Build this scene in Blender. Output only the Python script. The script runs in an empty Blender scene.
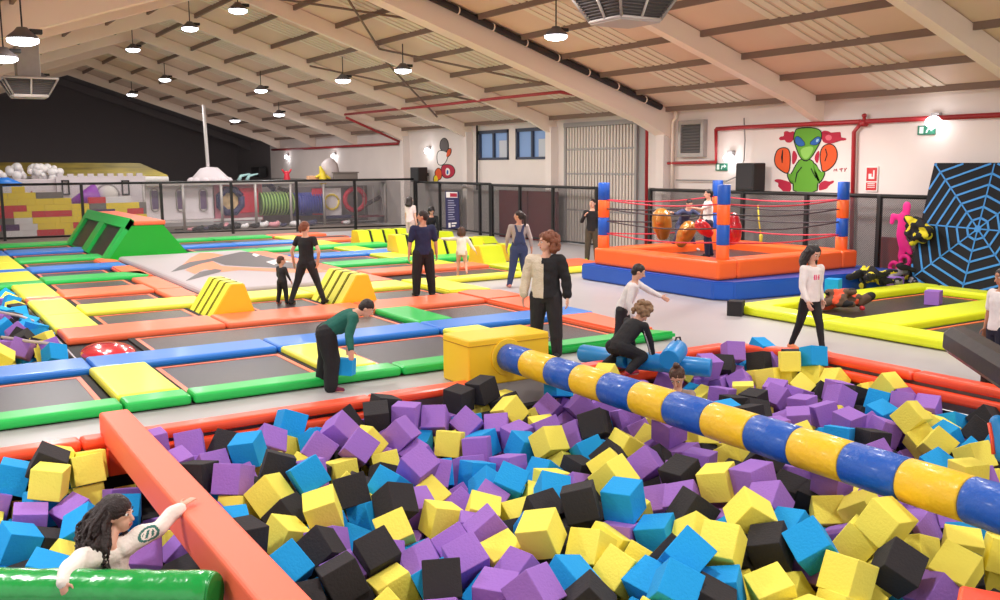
import bpy, bmesh, math, random
from mathutils import Vector, Matrix, Quaternion, Euler
random.seed(11)
PI = math.pi
SC = bpy.context.scene
COL = SC.collection

# ---------------------------------------------------------------- camera geometry (one calibration, used to place things in metres)
FPX, YAW, PITCH, ROLL, CH = 955.307, -0.559753, 0.142363, -0.008053, 2.7
_cy, _sy = math.cos(YAW), math.sin(YAW)
CF = Vector((-_sy*math.cos(PITCH), _cy*math.cos(PITCH), -math.sin(PITCH)))
_r = Vector((_cy, _sy, 0)); _u = _r.cross(CF)
CR = _r*math.cos(ROLL)+_u*math.sin(ROLL)
CU = _u*math.cos(ROLL)-_r*math.sin(ROLL)
CC = Vector((0, 0, CH))
def ray(x, y): return CF*FPX+CR*(x-500)-CU*(y-300)
def pz(x, y, z=0.0): d = ray(x, y); return CC+d*((z-CH)/d.z)
def pX(x, y, X): d = ray(x, y); return CC+d*(X/d.x)
def pY(x, y, Y): d = ray(x, y); return CC+d*(Y/d.y)
def pD(x, y, D): return CC+ray(x, y)*(D/FPX)
def proj(p):
    v = Vector(p)-CC; c = v.dot(CF)
    return (500+FPX*v.dot(CR)/c, 300-FPX*v.dot(CU)/c, c)

cd = bpy.data.cameras.new('camera'); cam = bpy.data.objects.new('camera', cd); COL.objects.link(cam)
cd.sensor_width = 36; cd.lens = FPX*36/1000; cd.clip_end = 300
M3 = Matrix((CR, CU, -CF)).transposed()
cam.matrix_world = Matrix.Translation(CC) @ M3.to_4x4()
SC.camera = cam

# ---------------------------------------------------------------- materials
def lin(c):
    def f(v):
        v /= 255.0
        return v/12.92 if v <= 0.04045 else ((v+0.055)/1.055)**2.4
    return (f(c[0]), f(c[1]), f(c[2]), 1)
MATS = {}
def mat(name, rgb, rough=0.6, metal=0.0, var=0.0, vscale=6.0, bump=0.0, bscale=30.0, emit=0.0, ergb=None, coat=0.0, spec=None):
    if name in MATS: return MATS[name]
    m = bpy.data.materials.new(name); m.use_nodes = True
    nt = m.node_tree; b = nt.nodes['Principled BSDF']
    c = lin(rgb)
    b.inputs['Base Color'].default_value = c
    b.inputs['Roughness'].default_value = rough
    b.inputs['Metallic'].default_value = metal
    if coat: b.inputs['Coat Weight'].default_value = coat; b.inputs['Coat Roughness'].default_value = 0.15
    if spec is not None: b.inputs['Specular IOR Level'].default_value = spec
    if emit:
        b.inputs['Emission Color'].default_value = lin(ergb or rgb); b.inputs['Emission Strength'].default_value = emit
    tc = None
    if var or bump:
        tc = nt.nodes.new('ShaderNodeTexCoord')
    if var:
        n = nt.nodes.new('ShaderNodeTexNoise'); n.inputs['Scale'].default_value = vscale; n.inputs['Detail'].default_value = 4
        nt.links.new(tc.outputs['Object'], n.inputs['Vector'])
        r = nt.nodes.new('ShaderNodeMapRange'); r.inputs['From Min'].default_value = .3; r.inputs['From Max'].default_value = .7
        r.inputs['To Min'].default_value = 1-var; r.inputs['To Max'].default_value = 1+var
        nt.links.new(n.outputs['Fac'], r.inputs['Value'])
        mx = nt.nodes.new('ShaderNodeVectorMath'); mx.operation = 'SCALE'
        mx.inputs[0].default_value = c[:3]
        nt.links.new(r.outputs[0], mx.inputs['Scale']); nt.links.new(mx.outputs[0], b.inputs['Base Color'])
    if bump:
        n = nt.nodes.new('ShaderNodeTexNoise'); n.inputs['Scale'].default_value = bscale; n.inputs['Detail'].default_value = 3
        nt.links.new(tc.outputs['Object'], n.inputs['Vector'])
        bp = nt.nodes.new('ShaderNodeBump'); bp.inputs['Strength'].default_value = bump; bp.inputs['Distance'].default_value = 0.02
        nt.links.new(n.outputs['Fac'], bp.inputs['Height']); nt.links.new(bp.outputs[0], b.inputs['Normal'])
    MATS[name] = m
    return m

# ---------------------------------------------------------------- mesh helpers (world coordinates; link() recentres on the object's base)
ORG = {}
def link(name, bm, m, parent=None, org=None, smooth=False, kind=None):
    me = bpy.data.meshes.new(name)
    if isinstance(m, (list, tuple)):
        for q in m: me.materials.append(q)
    elif m is not None: me.materials.append(m)
    if smooth:
        for f in bm.faces: f.smooth = True
    if parent is not None: o0 = ORG[parent.name]
    elif org is not None: o0 = Vector(org)
    else:
        xs = [v.co for v in bm.verts]
        lo = Vector((min(v.x for v in xs), min(v.y for v in xs), min(v.z for v in xs))); hi = Vector((max(v.x for v in xs), max(v.y for v in xs), max(v.z for v in xs)))
        o0 = Vector(((lo.x+hi.x)/2, (lo.y+hi.y)/2, lo.z))
    bmesh.ops.translate(bm, verts=bm.verts, vec=-o0)
    bm.normal_update(); bm.to_mesh(me); bm.free()
    o = bpy.data.objects.new(name, me); COL.objects.link(o)
    ORG[o.name] = o0.copy()
    if parent is not None: o.parent = parent
    else: o.location = o0
    if kind: o['kind'] = kind
    return o
def tag(o, label, cat, group=None):
    o['label'] = label; o['category'] = cat
    if group: o['group'] = group
    return o
def empty(name, loc, label, cat, group=None):
    o = bpy.data.objects.new(name, None); COL.objects.link(o); o.location = loc; o.empty_display_size = .2
    ORG[o.name] = Vector(loc); return tag(o, label, cat, group)
def struct(name, bm, m, smooth=False): return link(name, bm, m, org=(0, 0, 0), smooth=smooth, kind='structure')
def NB(): return bmesh.new()

def box(bm, lo, hi, bev=0.0, seg=2, mi=0, M=None):
    r = bmesh.ops.create_cube(bm, size=1)
    vs = r['verts']
    for v in vs:
        v.co = Vector(((lo[0]+hi[0])/2+v.co.x*(hi[0]-lo[0]), (lo[1]+hi[1])/2+v.co.y*(hi[1]-lo[1]), (lo[2]+hi[2])/2+v.co.z*(hi[2]-lo[2])))
    fs = {f for v in vs for f in v.link_faces}
    if bev:
        es = list({e for v in vs for e in v.link_edges})
        q = bmesh.ops.bevel(bm, geom=es, offset=bev, segments=seg, affect='EDGES', profile=.5)
        vs = list(q['verts']); fs = {f for v in vs for f in v.link_faces}
    for f in fs:
        if f.is_valid: f.material_index = mi
    if M is not None: bmesh.ops.transform(bm, matrix=M, verts=vs)
    return vs
def frame_of(d):
    d = d.normalized(); a = Vector((0, 0, 1)) if abs(d.z) < .9 else Vector((1, 0, 0))
    x = d.cross(a).normalized(); return x, d.cross(x).normalized()
def tube(bm, pts, rad, seg=8, mi=0, cap=True, smooth=True):
    pts = [Vector(p) for p in pts]; rings = []
    n = len(pts)
    rr = rad if isinstance(rad, (list, tuple)) else [rad]*n
    for i, p in enumerate(pts):
        d = (pts[min(i+1, n-1)]-pts[max(i-1, 0)])
        if i == 0: x, y = frame_of(d)
        else:
            dn = d.normalized(); x = (x-dn*x.dot(dn)).normalized(); y = dn.cross(x)
        rings.append([bm.verts.new(p+(x*math.cos(2*PI*k/seg)+y*math.sin(2*PI*k/seg))*rr[i]) for k in range(seg)])
    for a, b in zip(rings, rings[1:]):
        for k in range(seg):
            f = bm.faces.new((a[k], a[(k+1) % seg], b[(k+1) % seg], b[k])); f.material_index = mi; f.smooth = smooth
    if cap:
        f = bm.faces.new(rings[0][::-1]); f.material_index = mi
        f = bm.faces.new(rings[-1]); f.material_index = mi
def capsule(bm, a, b, ra, rb, seg=12, mi=0):
    a = Vector(a); b = Vector(b); d = b-a
    if d.length < 1e-6: d = Vector((0, 0, 1e-4))
    dn = d.normalized(); pts = []; rs = []
    for t in (-1, -.87, -.5, 0): pts.append(a+dn*ra*t); rs.append(max(ra*math.sqrt(max(0, 1-t*t)), ra*.08))
    for t in (0, .5, .87, 1): pts.append(b+dn*rb*t); rs.append(max(rb*math.sqrt(max(0, 1-t*t)), rb*.08))
    tube(bm, pts, rs, seg, mi)
def chain(bm, pts, rs, seg=12, mi=0):
    for i in range(len(pts)-1): capsule(bm, pts[i], pts[i+1], rs[i], rs[i+1], seg, mi)
def ell(bm, c, r, R=None, seg=14, mi=0):
    q = bmesh.ops.create_uvsphere(bm, u_segments=seg, v_segments=max(6, seg//2+2), radius=1)
    c = Vector(c)
    for v in q['verts']:
        p = Vector((v.co.x*r[0], v.co.y*r[1], v.co.z*r[2]))
        v.co = c+(R @ p if R is not None else p)
    for v in q['verts']:
        for f in v.link_faces: f.material_index = mi; f.smooth = True
    return q['verts']
def loft(bm, secs, seg=18, mi=0, cap=True):
    rings = []
    for c, ax, rx, ay, ry in secs:
        rings.append([bm.verts.new(Vector(c)+Vector(ax)*rx*math.cos(2*PI*k/seg)+Vector(ay)*ry*math.sin(2*PI*k/seg)) for k in range(seg)])
    for a, b in zip(rings, rings[1:]):
        for k in range(seg):
            f = bm.faces.new((a[k], a[(k+1) % seg], b[(k+1) % seg], b[k])); f.material_index = mi; f.smooth = True
    if cap: bm.faces.new(rings[0][::-1]); bm.faces.new(rings[-1])
    bmesh.ops.recalc_face_normals(bm, faces=bm.faces)
def prism(bm, poly, off, mi=0):
    """closed solid: polygon (3-D points) swept by the vector off"""
    off = Vector(off)
    a = [bm.verts.new(Vector(p)) for p in poly]; b = [bm.verts.new(Vector(p)+off) for p in poly]
    n = len(a); fs = [bm.faces.new(a[::-1]), bm.faces.new(b)]
    for k in range(n): fs.append(bm.faces.new((a[k], a[(k+1) % n], b[(k+1) % n], b[k])))
    for f in fs: f.material_index = mi
    bmesh.ops.recalc_face_normals(bm, faces=fs)
    return fs
def one(name, m, fn, parent=None, smooth=False, **k):
    bm = NB(); fn(bm); return link(name, bm, m, parent, smooth=smooth, **k)
def cyl(bm, a, b, r, seg=16, mi=0): tube(bm, [a, b], r, seg, mi)

# ================================================================= THE HALL
WX, RX, RZ, SL = 19.2, 8.0, 7.85, 0.33       # long wall, ridge, ridge height of the sheeting, slope
YE, YD = 63.0, 56.5
def roofz(x): return RZ-SL*abs(x-RX)
m_floor = mat('floor_paint', (174, 169, 171), .42, var=.04, vscale=.7, bump=.02, bscale=4)
m_wall = mat('white_wall_paint', (226, 214, 208), .8, var=.03, vscale=.8)
m_greyed = mat('net_greyed_wall', (158, 150, 146), .8, var=.05, vscale=1.5)  # lower wall greyed in colour for the net's darkening and a grey curtain
m_dark = mat('black_wall_paint', (112, 105, 106), .9)
m_roof = mat('tan_roof_sheet', (226, 198, 176), .6, var=.05, vscale=.5)
m_beam = mat('cream_steel_beam', (242, 224, 208), .55)
m_purl = mat('brown_purlin', (128, 106, 94), .7)
m_slat = mat('pale_translucent_roof_panel', (232, 218, 198), .5)
m_black = mat('black_steel', (28, 27, 28), .45)
m_galv = mat('galvanised_steel', (168, 160, 156), .45, metal=.3, var=.06)
m_red = mat('red_pipe_paint', (160, 34, 40), .45)
m_grey = mat('grey_metal', (150, 144, 142), .5)

bm = NB(); box(bm, (-14, -6, -.06), (WX, 9.9, 0)); bmesh.ops.delete(bm, geom=bm.faces, context='FACES_ONLY'); bm.free()
# floor with the foam pit's hole left open (pit: x -2.2..10.4, y 1.5..9.75) and the small pit's hole (x -2.5..1.95, y 14..22)
bm = NB()
for lo, hi in (((-14, 9.8, -.3), (WX, 14.05, 0)), ((10.55, -6, -.3), (WX, 9.8, 0)), ((1.95, 14.05, -.3), (WX, 22, 0)), ((-14, 22, -.3), (WX, YE, 0)),
               ((-14, 14.05, -.3), (-2.6, 22, 0)), ((-14, -6, -.3), (-2.2, 9.8, 0))):
    box(bm, lo, hi)
struct('floor', bm, m_floor)
m_pitwall = mat('black_pit_lining', (40, 38, 42), .8)
bm = NB()
box(bm, (-2.2, 1.2, -1.0), (10.6, 9.8, -.92)); box(bm, (-2.2, 9.66, -.92), (10.6, 9.8, -.3)); box(bm, (10.42, 1.2, -.92), (10.55, 9.66, -.31)); 
struct('floor_pit_lining', bm, m_pitwall)
bm = NB(); box(bm, (-2.6, 14.05, -.9), (1.95, 22, -.82)); box(bm, (1.87, 14.05, -.82), (1.95, 22, -.301)); box(bm, (-2.6, 21.9, -.82), (1.87, 22, -.301))
struct('floor_small_pit_lining', bm, m_pitwall)

bm = NB()
for lo, hi in (((-1.6, 10.86, .0005), (9.5, 14.04, .009)), ((1.98, 14.04, .0005), (9.5, 19.3, .009)), ((1.98, 19.3, .0005), (5.06, 36.4, .009)), ((8.62, 19.3, .0005), (12.7, 35.0, .009)), ((12.99, 6.0, .0005), (17.5, 12.0, .009))): box(bm, lo, hi)
struct('floor_shadow_base', bm, mat('black_pad_shadow', (34, 32, 34), .8))  # black base added to paint the dark shadows below and between the pads
bm = NB(); box(bm, (-6, 36.5, .0005), (18.4, 44, .008)); struct('floor_back_mat', bm, mat('brown_grey_carpet', (122, 110, 102), .9, var=.15, vscale=3))
# long wall on the right, with openings for two windows, the folding door and the louvre
def wall_with_holes(bm, x, y0, y1, z0, z1, holes, t=.25, mi=0):
    ys = sorted({y0, y1, *[h[0] for h in holes], *[h[1] for h in holes]})
    for a, b in zip(ys, ys[1:]):
        m = (a+b)/2; hs = sorted([h for h in holes if h[0] < m < h[1]], key=lambda h: h[2])
        z = z0
        for h in hs:
            if h[2] > z+1e-4: box(bm, (x, a, z), (x+t, b, h[2]), mi=mi)
            z = h[3]
        if z < z1: box(bm, (x, a, z), (x+t, b, z1), mi=mi)
def span(a, b, X=WX):
    p, q = pX(*a, X), pX(*b, X); return (min(p.y, q.y), max(p.y, q.y), min(p.z, q.z), max(p.z, q.z))
W1 = span((478.5, 131), (509, 160)); W2 = span((516, 130), (549, 160))
DO = (pX(646, 200, WX).y, pX(566, 200, WX).y, 0.0, 3.95)
LO = span((682, 121), (707, 157))
W1 = (W1[0], W1[1], 2.82, 3.93); W2 = (W2[0], W2[1], 2.82, 3.93)
bm = NB()
DZ = 1.93
wall_with_holes(bm, WX, -6, YD, DZ, 4.45, [W1, W2, (DO[0], DO[1], DZ-.01, 3.95)])
struct('wall_right', bm, m_wall)
bm = NB(); wall_with_holes(bm, WX-.01, -6, YD, 0, DZ, [(DO[0], DO[1], -.01, 3.95)], t=.26); struct('wall_right_lower', bm, m_greyed)
bm = NB(); box(bm, (WX, YD, 0), (WX+.25, YE, 4.45)); box(bm, (-14, YE, 0), (WX, YE+.2, 8.4)); struct('wall_far', bm, m_dark)

# sheeting of the two roof slopes, frames, purlins
bm = NB()
def slope_slab(bm, x0, x1, y0, y1, dz, th, mi=0):
    poly = [(x0, y0, roofz(x0)+dz), (x1, y0, roofz(x1)+dz), (x1, y0, roofz(x1)+dz+th), (x0, y0, roofz(x0)+dz+th)]
    prism(bm, poly, (0, y1-y0, 0), mi)
slope_slab(bm, RX, WX+.3, -6, 55.0, 0, .08); slope_slab(bm, -4, RX, -6, 55.0, 0, .08)
struct('ceiling', bm, m_roof)
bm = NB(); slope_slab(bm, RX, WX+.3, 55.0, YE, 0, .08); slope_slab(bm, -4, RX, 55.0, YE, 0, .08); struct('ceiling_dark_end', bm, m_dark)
FY = [4.9, 10.4, 15.9, 21.35, 27.0, 32.7, 38.2, 43.7, 49.2, 54.8, 60.2]
for i, y in enumerate(FY):
    big = (i == 3)
    w = (.26 if y < 21 else .17) if not big else .5; d = .42 if not big else .66
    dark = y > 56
    bm = NB()
    for s in (1, -1):
        def P(u, dz): x = RX+s*u; return (x, y-w/2, RZ-SL*u-dz)
        L = WX-RX
        prism(bm, [P(0, .02), P(L, .02), P(L, d+.14), P(L-.3, d+.12), P(L-1.2, d), P(0, d)], (0, w, 0))
        # bottom flange
        prism(bm, [P(0, d), P(L-1.2, d), P(L-1.2, d+.03), P(0, d+.03)], (0, w, 0))
        bmesh.ops.translate(bm, verts=[], vec=(0, 0, 0))
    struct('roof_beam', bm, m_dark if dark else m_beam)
    if y in (21.35, 27.0, 32.7, 38.2):
        bm = NB(); box(bm, (WX-.3, y-.17, 0), (WX-.005, y+.17, 3.9)); struct('wall_column', bm, m_wall)
for k in range(9):
    for s in (1, -1):
        u = .75+k*1.27
        if u > WX-RX-.2 or (s < 0 and u > 9): continue
        x = RX+s*u
        bm = NB(); box(bm, (x-.035, -3, roofz(x)-.13), (x+.035, 55, roofz(x)+.01)); struct('ceiling_purlin', bm, m_purl)
for i in range(len(FY)-2):
    y0, y1 = FY[i], FY[i+1]; c = (y0+y1)/2
    for s in (1, -1):
        bm = NB()
        for k in range(5):
            a, b = (RX, WX) if s > 0 else (-3, RX)
            slope_slab(bm, a, b, c-.75+k*.3, c-.75+k*.3+.2, -.02, .015, 0)
        struct('ceiling_rooflight', bm, m_slat)
# crossed wind braces in one bay
bm = NB()
for a, b in (((17.6, 27.1), (12.6, 32.5)), ((17.6, 32.5), (12.6, 27.1)), ((12.6, 21.6), (8.8, 26.8)), ((12.6, 26.8), (8.8, 21.6)), ((17.6, 21.6), (12.6, 26.8))):
    tube(bm, [(a[0], a[1], roofz(a[0])-.22), (b[0], b[1], roofz(b[0])-.22)], .035, 6)
struct('ceiling_wind_brace', bm, m_purl)
# black insulated duct with white ties along the big beam
bm = NB(); pts = [(x, 20.98, roofz(x)-.12) for x in (9, 12, 15, 17.5, 18.6)]
tube(bm, pts, .085, 10)
t = link('insulated_duct', bm, mat('black_foam_sleeve', (48, 42, 44), .8, bump=.5, bscale=14), org=(14, 20.95, roofz(14)-.3), smooth=True)
tag(t, 'black insulated duct running up the near side of the big sloping roof beam', 'duct')
for k in range(9):
    x = 10+k*1.0
    one('tie', m_beam, lambda b: tube(b, [(x, 20.98+.092*math.cos(a), roofz(x)-.12+.092*math.sin(a)) for a in [j*PI/5 for j in range(11)]], .02, 5), t)

# windows
m_glass = mat('blue_window_glass', (120, 142, 178), .12, emit=.35, ergb=(135, 160, 200))
m_wframe = mat('dark_blue_window_frame', (58, 64, 82), .5)
for n, w in enumerate((W1, W2)):
    bm = NB(); y0, y1, z0, z1 = w
    box(bm, (WX-.03, y0, z0), (WX+.08, y0+.1, z1)); box(bm, (WX-.03, y1-.1, z0), (WX+.08, y1, z1))
    box(bm, (WX-.03, y0, z0), (WX+.08, y1, z0+.09)); box(bm, (WX-.03, y0, z1-.12), (WX+.08, y1, z1)); box(bm, (WX-.02, (y0+y1)/2-.05, z0), (WX+.07, (y0+y1)/2+.05, z1))
    o = struct('window_%d' % (n+1), bm, m_wframe); ORG[o.name] = Vector((0, 0, 0))
    one('window_pane', m_glass, lambda b: box(b, (WX+.1, y0, z0), (WX+.13, y1, z1)), o)
    one('window_blind', mat('white_roller_blind', (196, 200, 210), .7), lambda b: box(b, (WX+.075, y0+.1, z0+.09), (WX+.095, (y0+y1)/2-.3, z1-.4)), o)
# folding metal door
y0, y1 = DO[0], DO[1]
bm = NB()
n = 20; x0 = WX+.0
poly = []
for k in range(n*2+1):
    y = y0+.5+(y1-y0-.5)*k/(n*2); poly.append((x0+(.09 if k % 2 else 0), y))
for (xa, ya), (xb, yb) in zip(poly, poly[1:]):
    f = [bm.verts.new((xa, ya, .02)), bm.verts.new((xb, yb, .02)), bm.verts.new((xb, yb, 3.9)), bm.verts.new((xa, ya, 3.9))]; bm.faces.new(f)
    f = [bm.verts.new((xa+.1, ya, .02)), bm.verts.new((xb+.1, yb, .02)), bm.verts.new((xb+.1, yb, 3.9)), bm.verts.new((xa+.1, ya, 3.9))]; bm.faces.new(f[::-1])
d = struct('door_1', bm, mat('groove_shade_steel', (120, 112, 108), .6, var=.04, vscale=2))  # backing coloured darker than the ribs, painting shade into the grooves
ORG[d.name] = Vector((0, 0, 0))
def dfr(b):
    box(b, (WX-.06, y1-.06, 0), (WX+.02, y1+.05, 3.95)); box(b, (WX-.06, y0+.4, 0), (WX+.02, y0+.5, 3.95)); box(b, (WX-.08, y0+.4, 3.86), (WX+.02, y1+.05, 4.0))
one('door_frame', m_grey, dfr, d)
def ribs(b):
    k = y0+.52
    while k < y1-.12: box(b, (WX-.03, k, .03), (WX+.04, k+.1, 3.85), .01, 1); k += .155
one('door_rib', mat('beige_door_rib', (206, 194, 184), .5), ribs, d)
for z in (1.1, 2.3, 3.1): one('door_rail', m_grey, lambda b: box(b, (WX-.04, y0+.5, z), (WX+.0, y1-.06, z+.06)), d)
one('door_jamb_panel', mat('pale_grey_steel', (150, 146, 146), .5), lambda b: box(b, (WX+.02, y0+.02, 0), (WX+.06, y0+.4, 3.9)), d)
# louvre
y0, y1, z0, z1 = LO
bm = NB()
for a, b_ in (((y0, z0), (y0+.12, z1)), ((y1-.12, z0), (y1, z1)), ((y0+.12, z0), (y1-.12, z0+.12)), ((y0+.12, z1-.12), (y1-.12, z1))):
    box(bm, (WX-.16, a[0], a[1]), (WX-.003, b_[0], b_[1]), .008)
v = link('wall_vent', bm, m_galv, org=(WX-.08, (y0+y1)/2, z0)); tag(v, 'grey louvred ventilation grille high on the white wall beside the red pipe', 'vent')
def sl(b):
    box(b, (WX-.03, y0+.12, z0+.12), (WX-.005, y1-.12, z1-.12))
    n = 9
    for k in range(n):
        z = z0+.14+(z1-z0-.28)*k/n
        prism(b, [(WX-.14, y0+.12, z), (WX-.13, y0+.12, z-.01), (WX-.04, y0+.12, z+.07), (WX-.05, y0+.12, z+.08)], (0, y1-y0-.24, 0))
one('louvre', mat('grey_louvre', (120, 116, 116), .5), sl, v)

# ---------------------------------------------------------------- red pipes (fixed to the wall)
PXX = WX-.12
def pipe(name, pts, r, label, m=m_red):
    bm = NB(); tube(bm, pts, r, 8); o = link(name, bm, m, smooth=True); tag(o, label, 'pipe', None); return o
def PW(x, y, X=PXX): return tuple(pX(x, y, X))
a, b_ = pX(300, 148.4, PXX), pX(1010, 114.5, PXX)
pipe('sprinkler_pipe', [PW(716, 205), PW(716.5, 129), PW(740, 127.5), PW(1040, 113)][1:], .055, 'long red pipe running level along the white wall above the alien mural to the right')
pipe('sprinkler_pipe', [PW(716, 129), PW(716, 162), PW(657, 163.5), PW(657, 236)], .05, 'red pipe stepping down left from the vent and then down behind the boxing ring')
pipe('sprinkler_pipe', [PW(862, 122), PW(854, 132), PW(851, 262)], .05, 'vertical red pipe dropping down the white wall right of the alien mural')
pipe('sprinkler_pipe', [tuple(pX(646, 245, WX-.4)), tuple(pX(647, 117, WX-.4)), tuple(pX(604, 99, WX-2)), tuple(pX(560, 92, WX-3)), tuple(pX(500, 98, WX-3)), tuple(pX(440, 105, WX-3)), tuple(pX(345, 114.5, WX-3))], .05, 'red pipe hanging under the roof and turning down beside the folding door')
pipe('sprinkler_pipe', [tuple(pX(346, 115, WX-3)+Vector((0,0,-.1))), tuple(pX(400, 142, PXX-.15)), ], .05, 'short slanting red pipe joining the roof pipe to the far wall pipe')
pipe('sprinkler_pipe', [PW(398, 143.5), PW(310, 148.3), PW(272, 149.8)], .06, 'long red pipe on the white wall far behind the play frame')
def coupler(x, y, label):
    p = Vector(PW(x, y)); bm = NB(); cyl(bm, p+Vector((0, -.07, 0)), p+Vector((0, .07, 0)), .085, 10); cyl(bm, p+Vector((0, 0, -.02)), p+Vector((0, 0, .16)), .04, 8); ell(bm, p+Vector((0, 0, .17)), (.06, .06, .05), seg=8)
    tag(link('pipe_valve', bm, m_red), label, 'valve')
coupler(864, 123, 'red valve at the top of the vertical pipe right of the alien mural')
# grey conduit pipes
bm = NB(); tube(bm, [PW(676, 108), PW(676, 118), PW(673, 122), PW(672, 190)], .045, 8); tag(link('drain_pipe', bm, m_beam, smooth=True), 'cream drain pipe coming down beside the louvred vent', 'pipe')
bm = NB(); tube(bm, [PW(477, 118), PW(477, 190)], .04, 6); tag(link('conduit_pipe', bm, m_black, smooth=True), 'thin dark conduit down the white wall left of the windows', 'pipe')
bm = NB(); tube(bm, [PW(553, 118), PW(552, 150), PW(551, 196)], .06, 6); tube(bm, [PW(549, 112), PW(553, 130), PW(549, 150), PW(551, 170), PW(549, 196)], .035, 6)
tag(link('cable_bundle', bm, mat('grey_cable', (110, 100, 92), .7), smooth=True), 'bundle of grey cables hanging between the windows and the folding door', 'cable')
bm = NB(); tube(bm, [PW(744, 118), PW(745, 140), PW(744, 160), PW(738, 176), PW(727, 181), PW(676, 180)], .02, 6)
tag(link('cable', bm, m_grey, smooth=True), 'thin grey cable looping along the wall to the loudspeaker by the ring', 'cable')

# ---------------------------------------------------------------- pendant lamps
m_lamp = mat('lamp_glow', (255, 255, 255), .5, emit=9, ergb=(246, 249, 255))
def lamp_pos(x, y, gap=.75):
    d = ray(x, y); lo, hi = 5, 90
    for _ in range(40):
        m = (lo+hi)/2; p = CC+d*(m/FPX)
        if roofz(p.x)-p.z > gap: lo = m
        else: hi = m
    return CC+d*(lo/FPX)
LAMPS = [(238, 11, 1.0, 'topmost pendant lamp left of centre, hanging near the roof ridge'), (190, 29, .95, 'pendant lamp hanging second from the top along the ridge row'), (133, 50, .85, 'small pendant lamp in the ridge row above the dark end'),
  (23, 41, 1.1, 'large pendant lamp by the left edge of the roof'), (4, 59, 1.1, 'pendant lamp cut by the left edge, beside the left air diffuser'), (556, 37, 1.0, 'pendant lamp hanging just before the big sloping beam'),
  (403, 71, .8, 'bright pendant lamp hanging between the big beam and the next'), (343, 81, .8, 'pendant lamp left of the brightest middle lamp'), (165, 80, .75, 'small pendant lamp over the far left bays'),
  (132, 95, .75, 'small pendant lamp nearest to the dark end wall'), (261, 91, .8, 'unlit looking dim pendant lamp in the middle bays'), (279, 115, .6, 'tiny pendant lamp over the far play frame'), (235, 121, .6, 'tiny pendant lamp above the white pole'), (41, 79, .9, 'tiny lamp behind the left air diffuser')]
LP = []
for x, y, gap, lab in LAMPS:
    p = lamp_pos(x, y, gap); LP.append(p)
    e = empty('pendant_lamp', p, lab, 'lamp', 'pendant lamps under the roof')
    top = roofz(p.x)-.02
    one('suspension_rod', m_black, lambda b: cyl(b, p+Vector((0, 0, .2)), (p.x, p.y, top), .015, 6), e)
    one('housing', mat('grey_lamp_housing', (96, 90, 92), .5), lambda b: (tube(b, [p+Vector((0, 0, .02)), p+Vector((0, 0, .07)), p+Vector((0, 0, .16)), p+Vector((0, 0, .22))], [.25, .24, .13, .08], 16)), e)
    one('driver_box', m_black, lambda b: box(b, (p.x+.1, p.y-.06, p.z+.12), (p.x+.3, p.y+.06, p.z+.2), .01), e)
    one('lens', m_lamp, lambda b: tube(b, [p+Vector((0, 0, .03)), p+Vector((0, 0, -.02)), p+Vector((0, 0, -.06)), p+Vector((0, 0, -.08))], [.25, .24, .17, .06], 16), e, smooth=True)
def area(name, loc, size, power, col=(1, .97, .95), rot=None):
    l = bpy.data.lights.new(name, 'AREA'); l.shape = 'DISK'; l.size = size; l.energy = power; l.color = col
    o = bpy.data.objects.new(name, l); COL.objects.link(o); o.location = loc
    if rot: o.rotation_euler = rot
    return o
for k, p in enumerate(LP):
    area('pendant_light', p+Vector((0, 0, -.09)), .4, 100)
# the unseen rows of the same lamps over the pit, the ring and behind the camera
for (x, y) in ((3, 12), (3, 4), (8.5, 8), (8.5, 1), (13.5, 4), (13.5, 10), (16.5, 15), (13.5, 17), (8, 14), (8.5, 21), (14.5, 24), (3, 20), (-1, 8), (14, 31), (8.5, 28), (3, 28), (14, 38), (9, 36)):
    p = Vector((x, y, roofz(x)-1.15))
    e = empty('pendant_lamp', p, 'one of the ceiling lamps outside the picture lighting the near part of the hall', 'lamp', 'pendant lamps outside the picture') if False else None
    area('hall_light', p, .5, 160)
# wall lamps
for x, y, s, lab in ((935, 122, 1.0, 'bright wall lamp above the green exit sign at the far right'), (730, 158, .9, 'glowing wall lamp between the exit sign and the loudspeaker by the ring'), (428, 151, .9, 'bright wall lamp left of the painted figure mural'), (334, 156, .8, 'far wall lamp behind the grey dome'), (287, 157, .8, 'far wall lamp left of the grey dome')):
    p = pX(x, y, WX-.1)
    e = empty('wall_lamp', p, lab, 'lamp', 'wall lamps')
    one('bracket', m_grey, lambda b: box(b, (p.x-.02, p.y-.1, p.z+.05), (p.x+.097, p.y+.1, p.z+.2), .01), e)
    one('lens', m_lamp, lambda b: ell(b, p+Vector((-.05, 0, 0)), (.09, .2*s, .13*s)), e)
    l = bpy.data.lights.new('wall_light', 'POINT'); l.energy = 9*s; l.shadow_soft_size = .12; l.color = (.95, .97, 1)
    o = bpy.data.objects.new('wall_light', l); COL.objects.link(o); o.location = p+Vector((-.28, 0, -.02))

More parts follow.
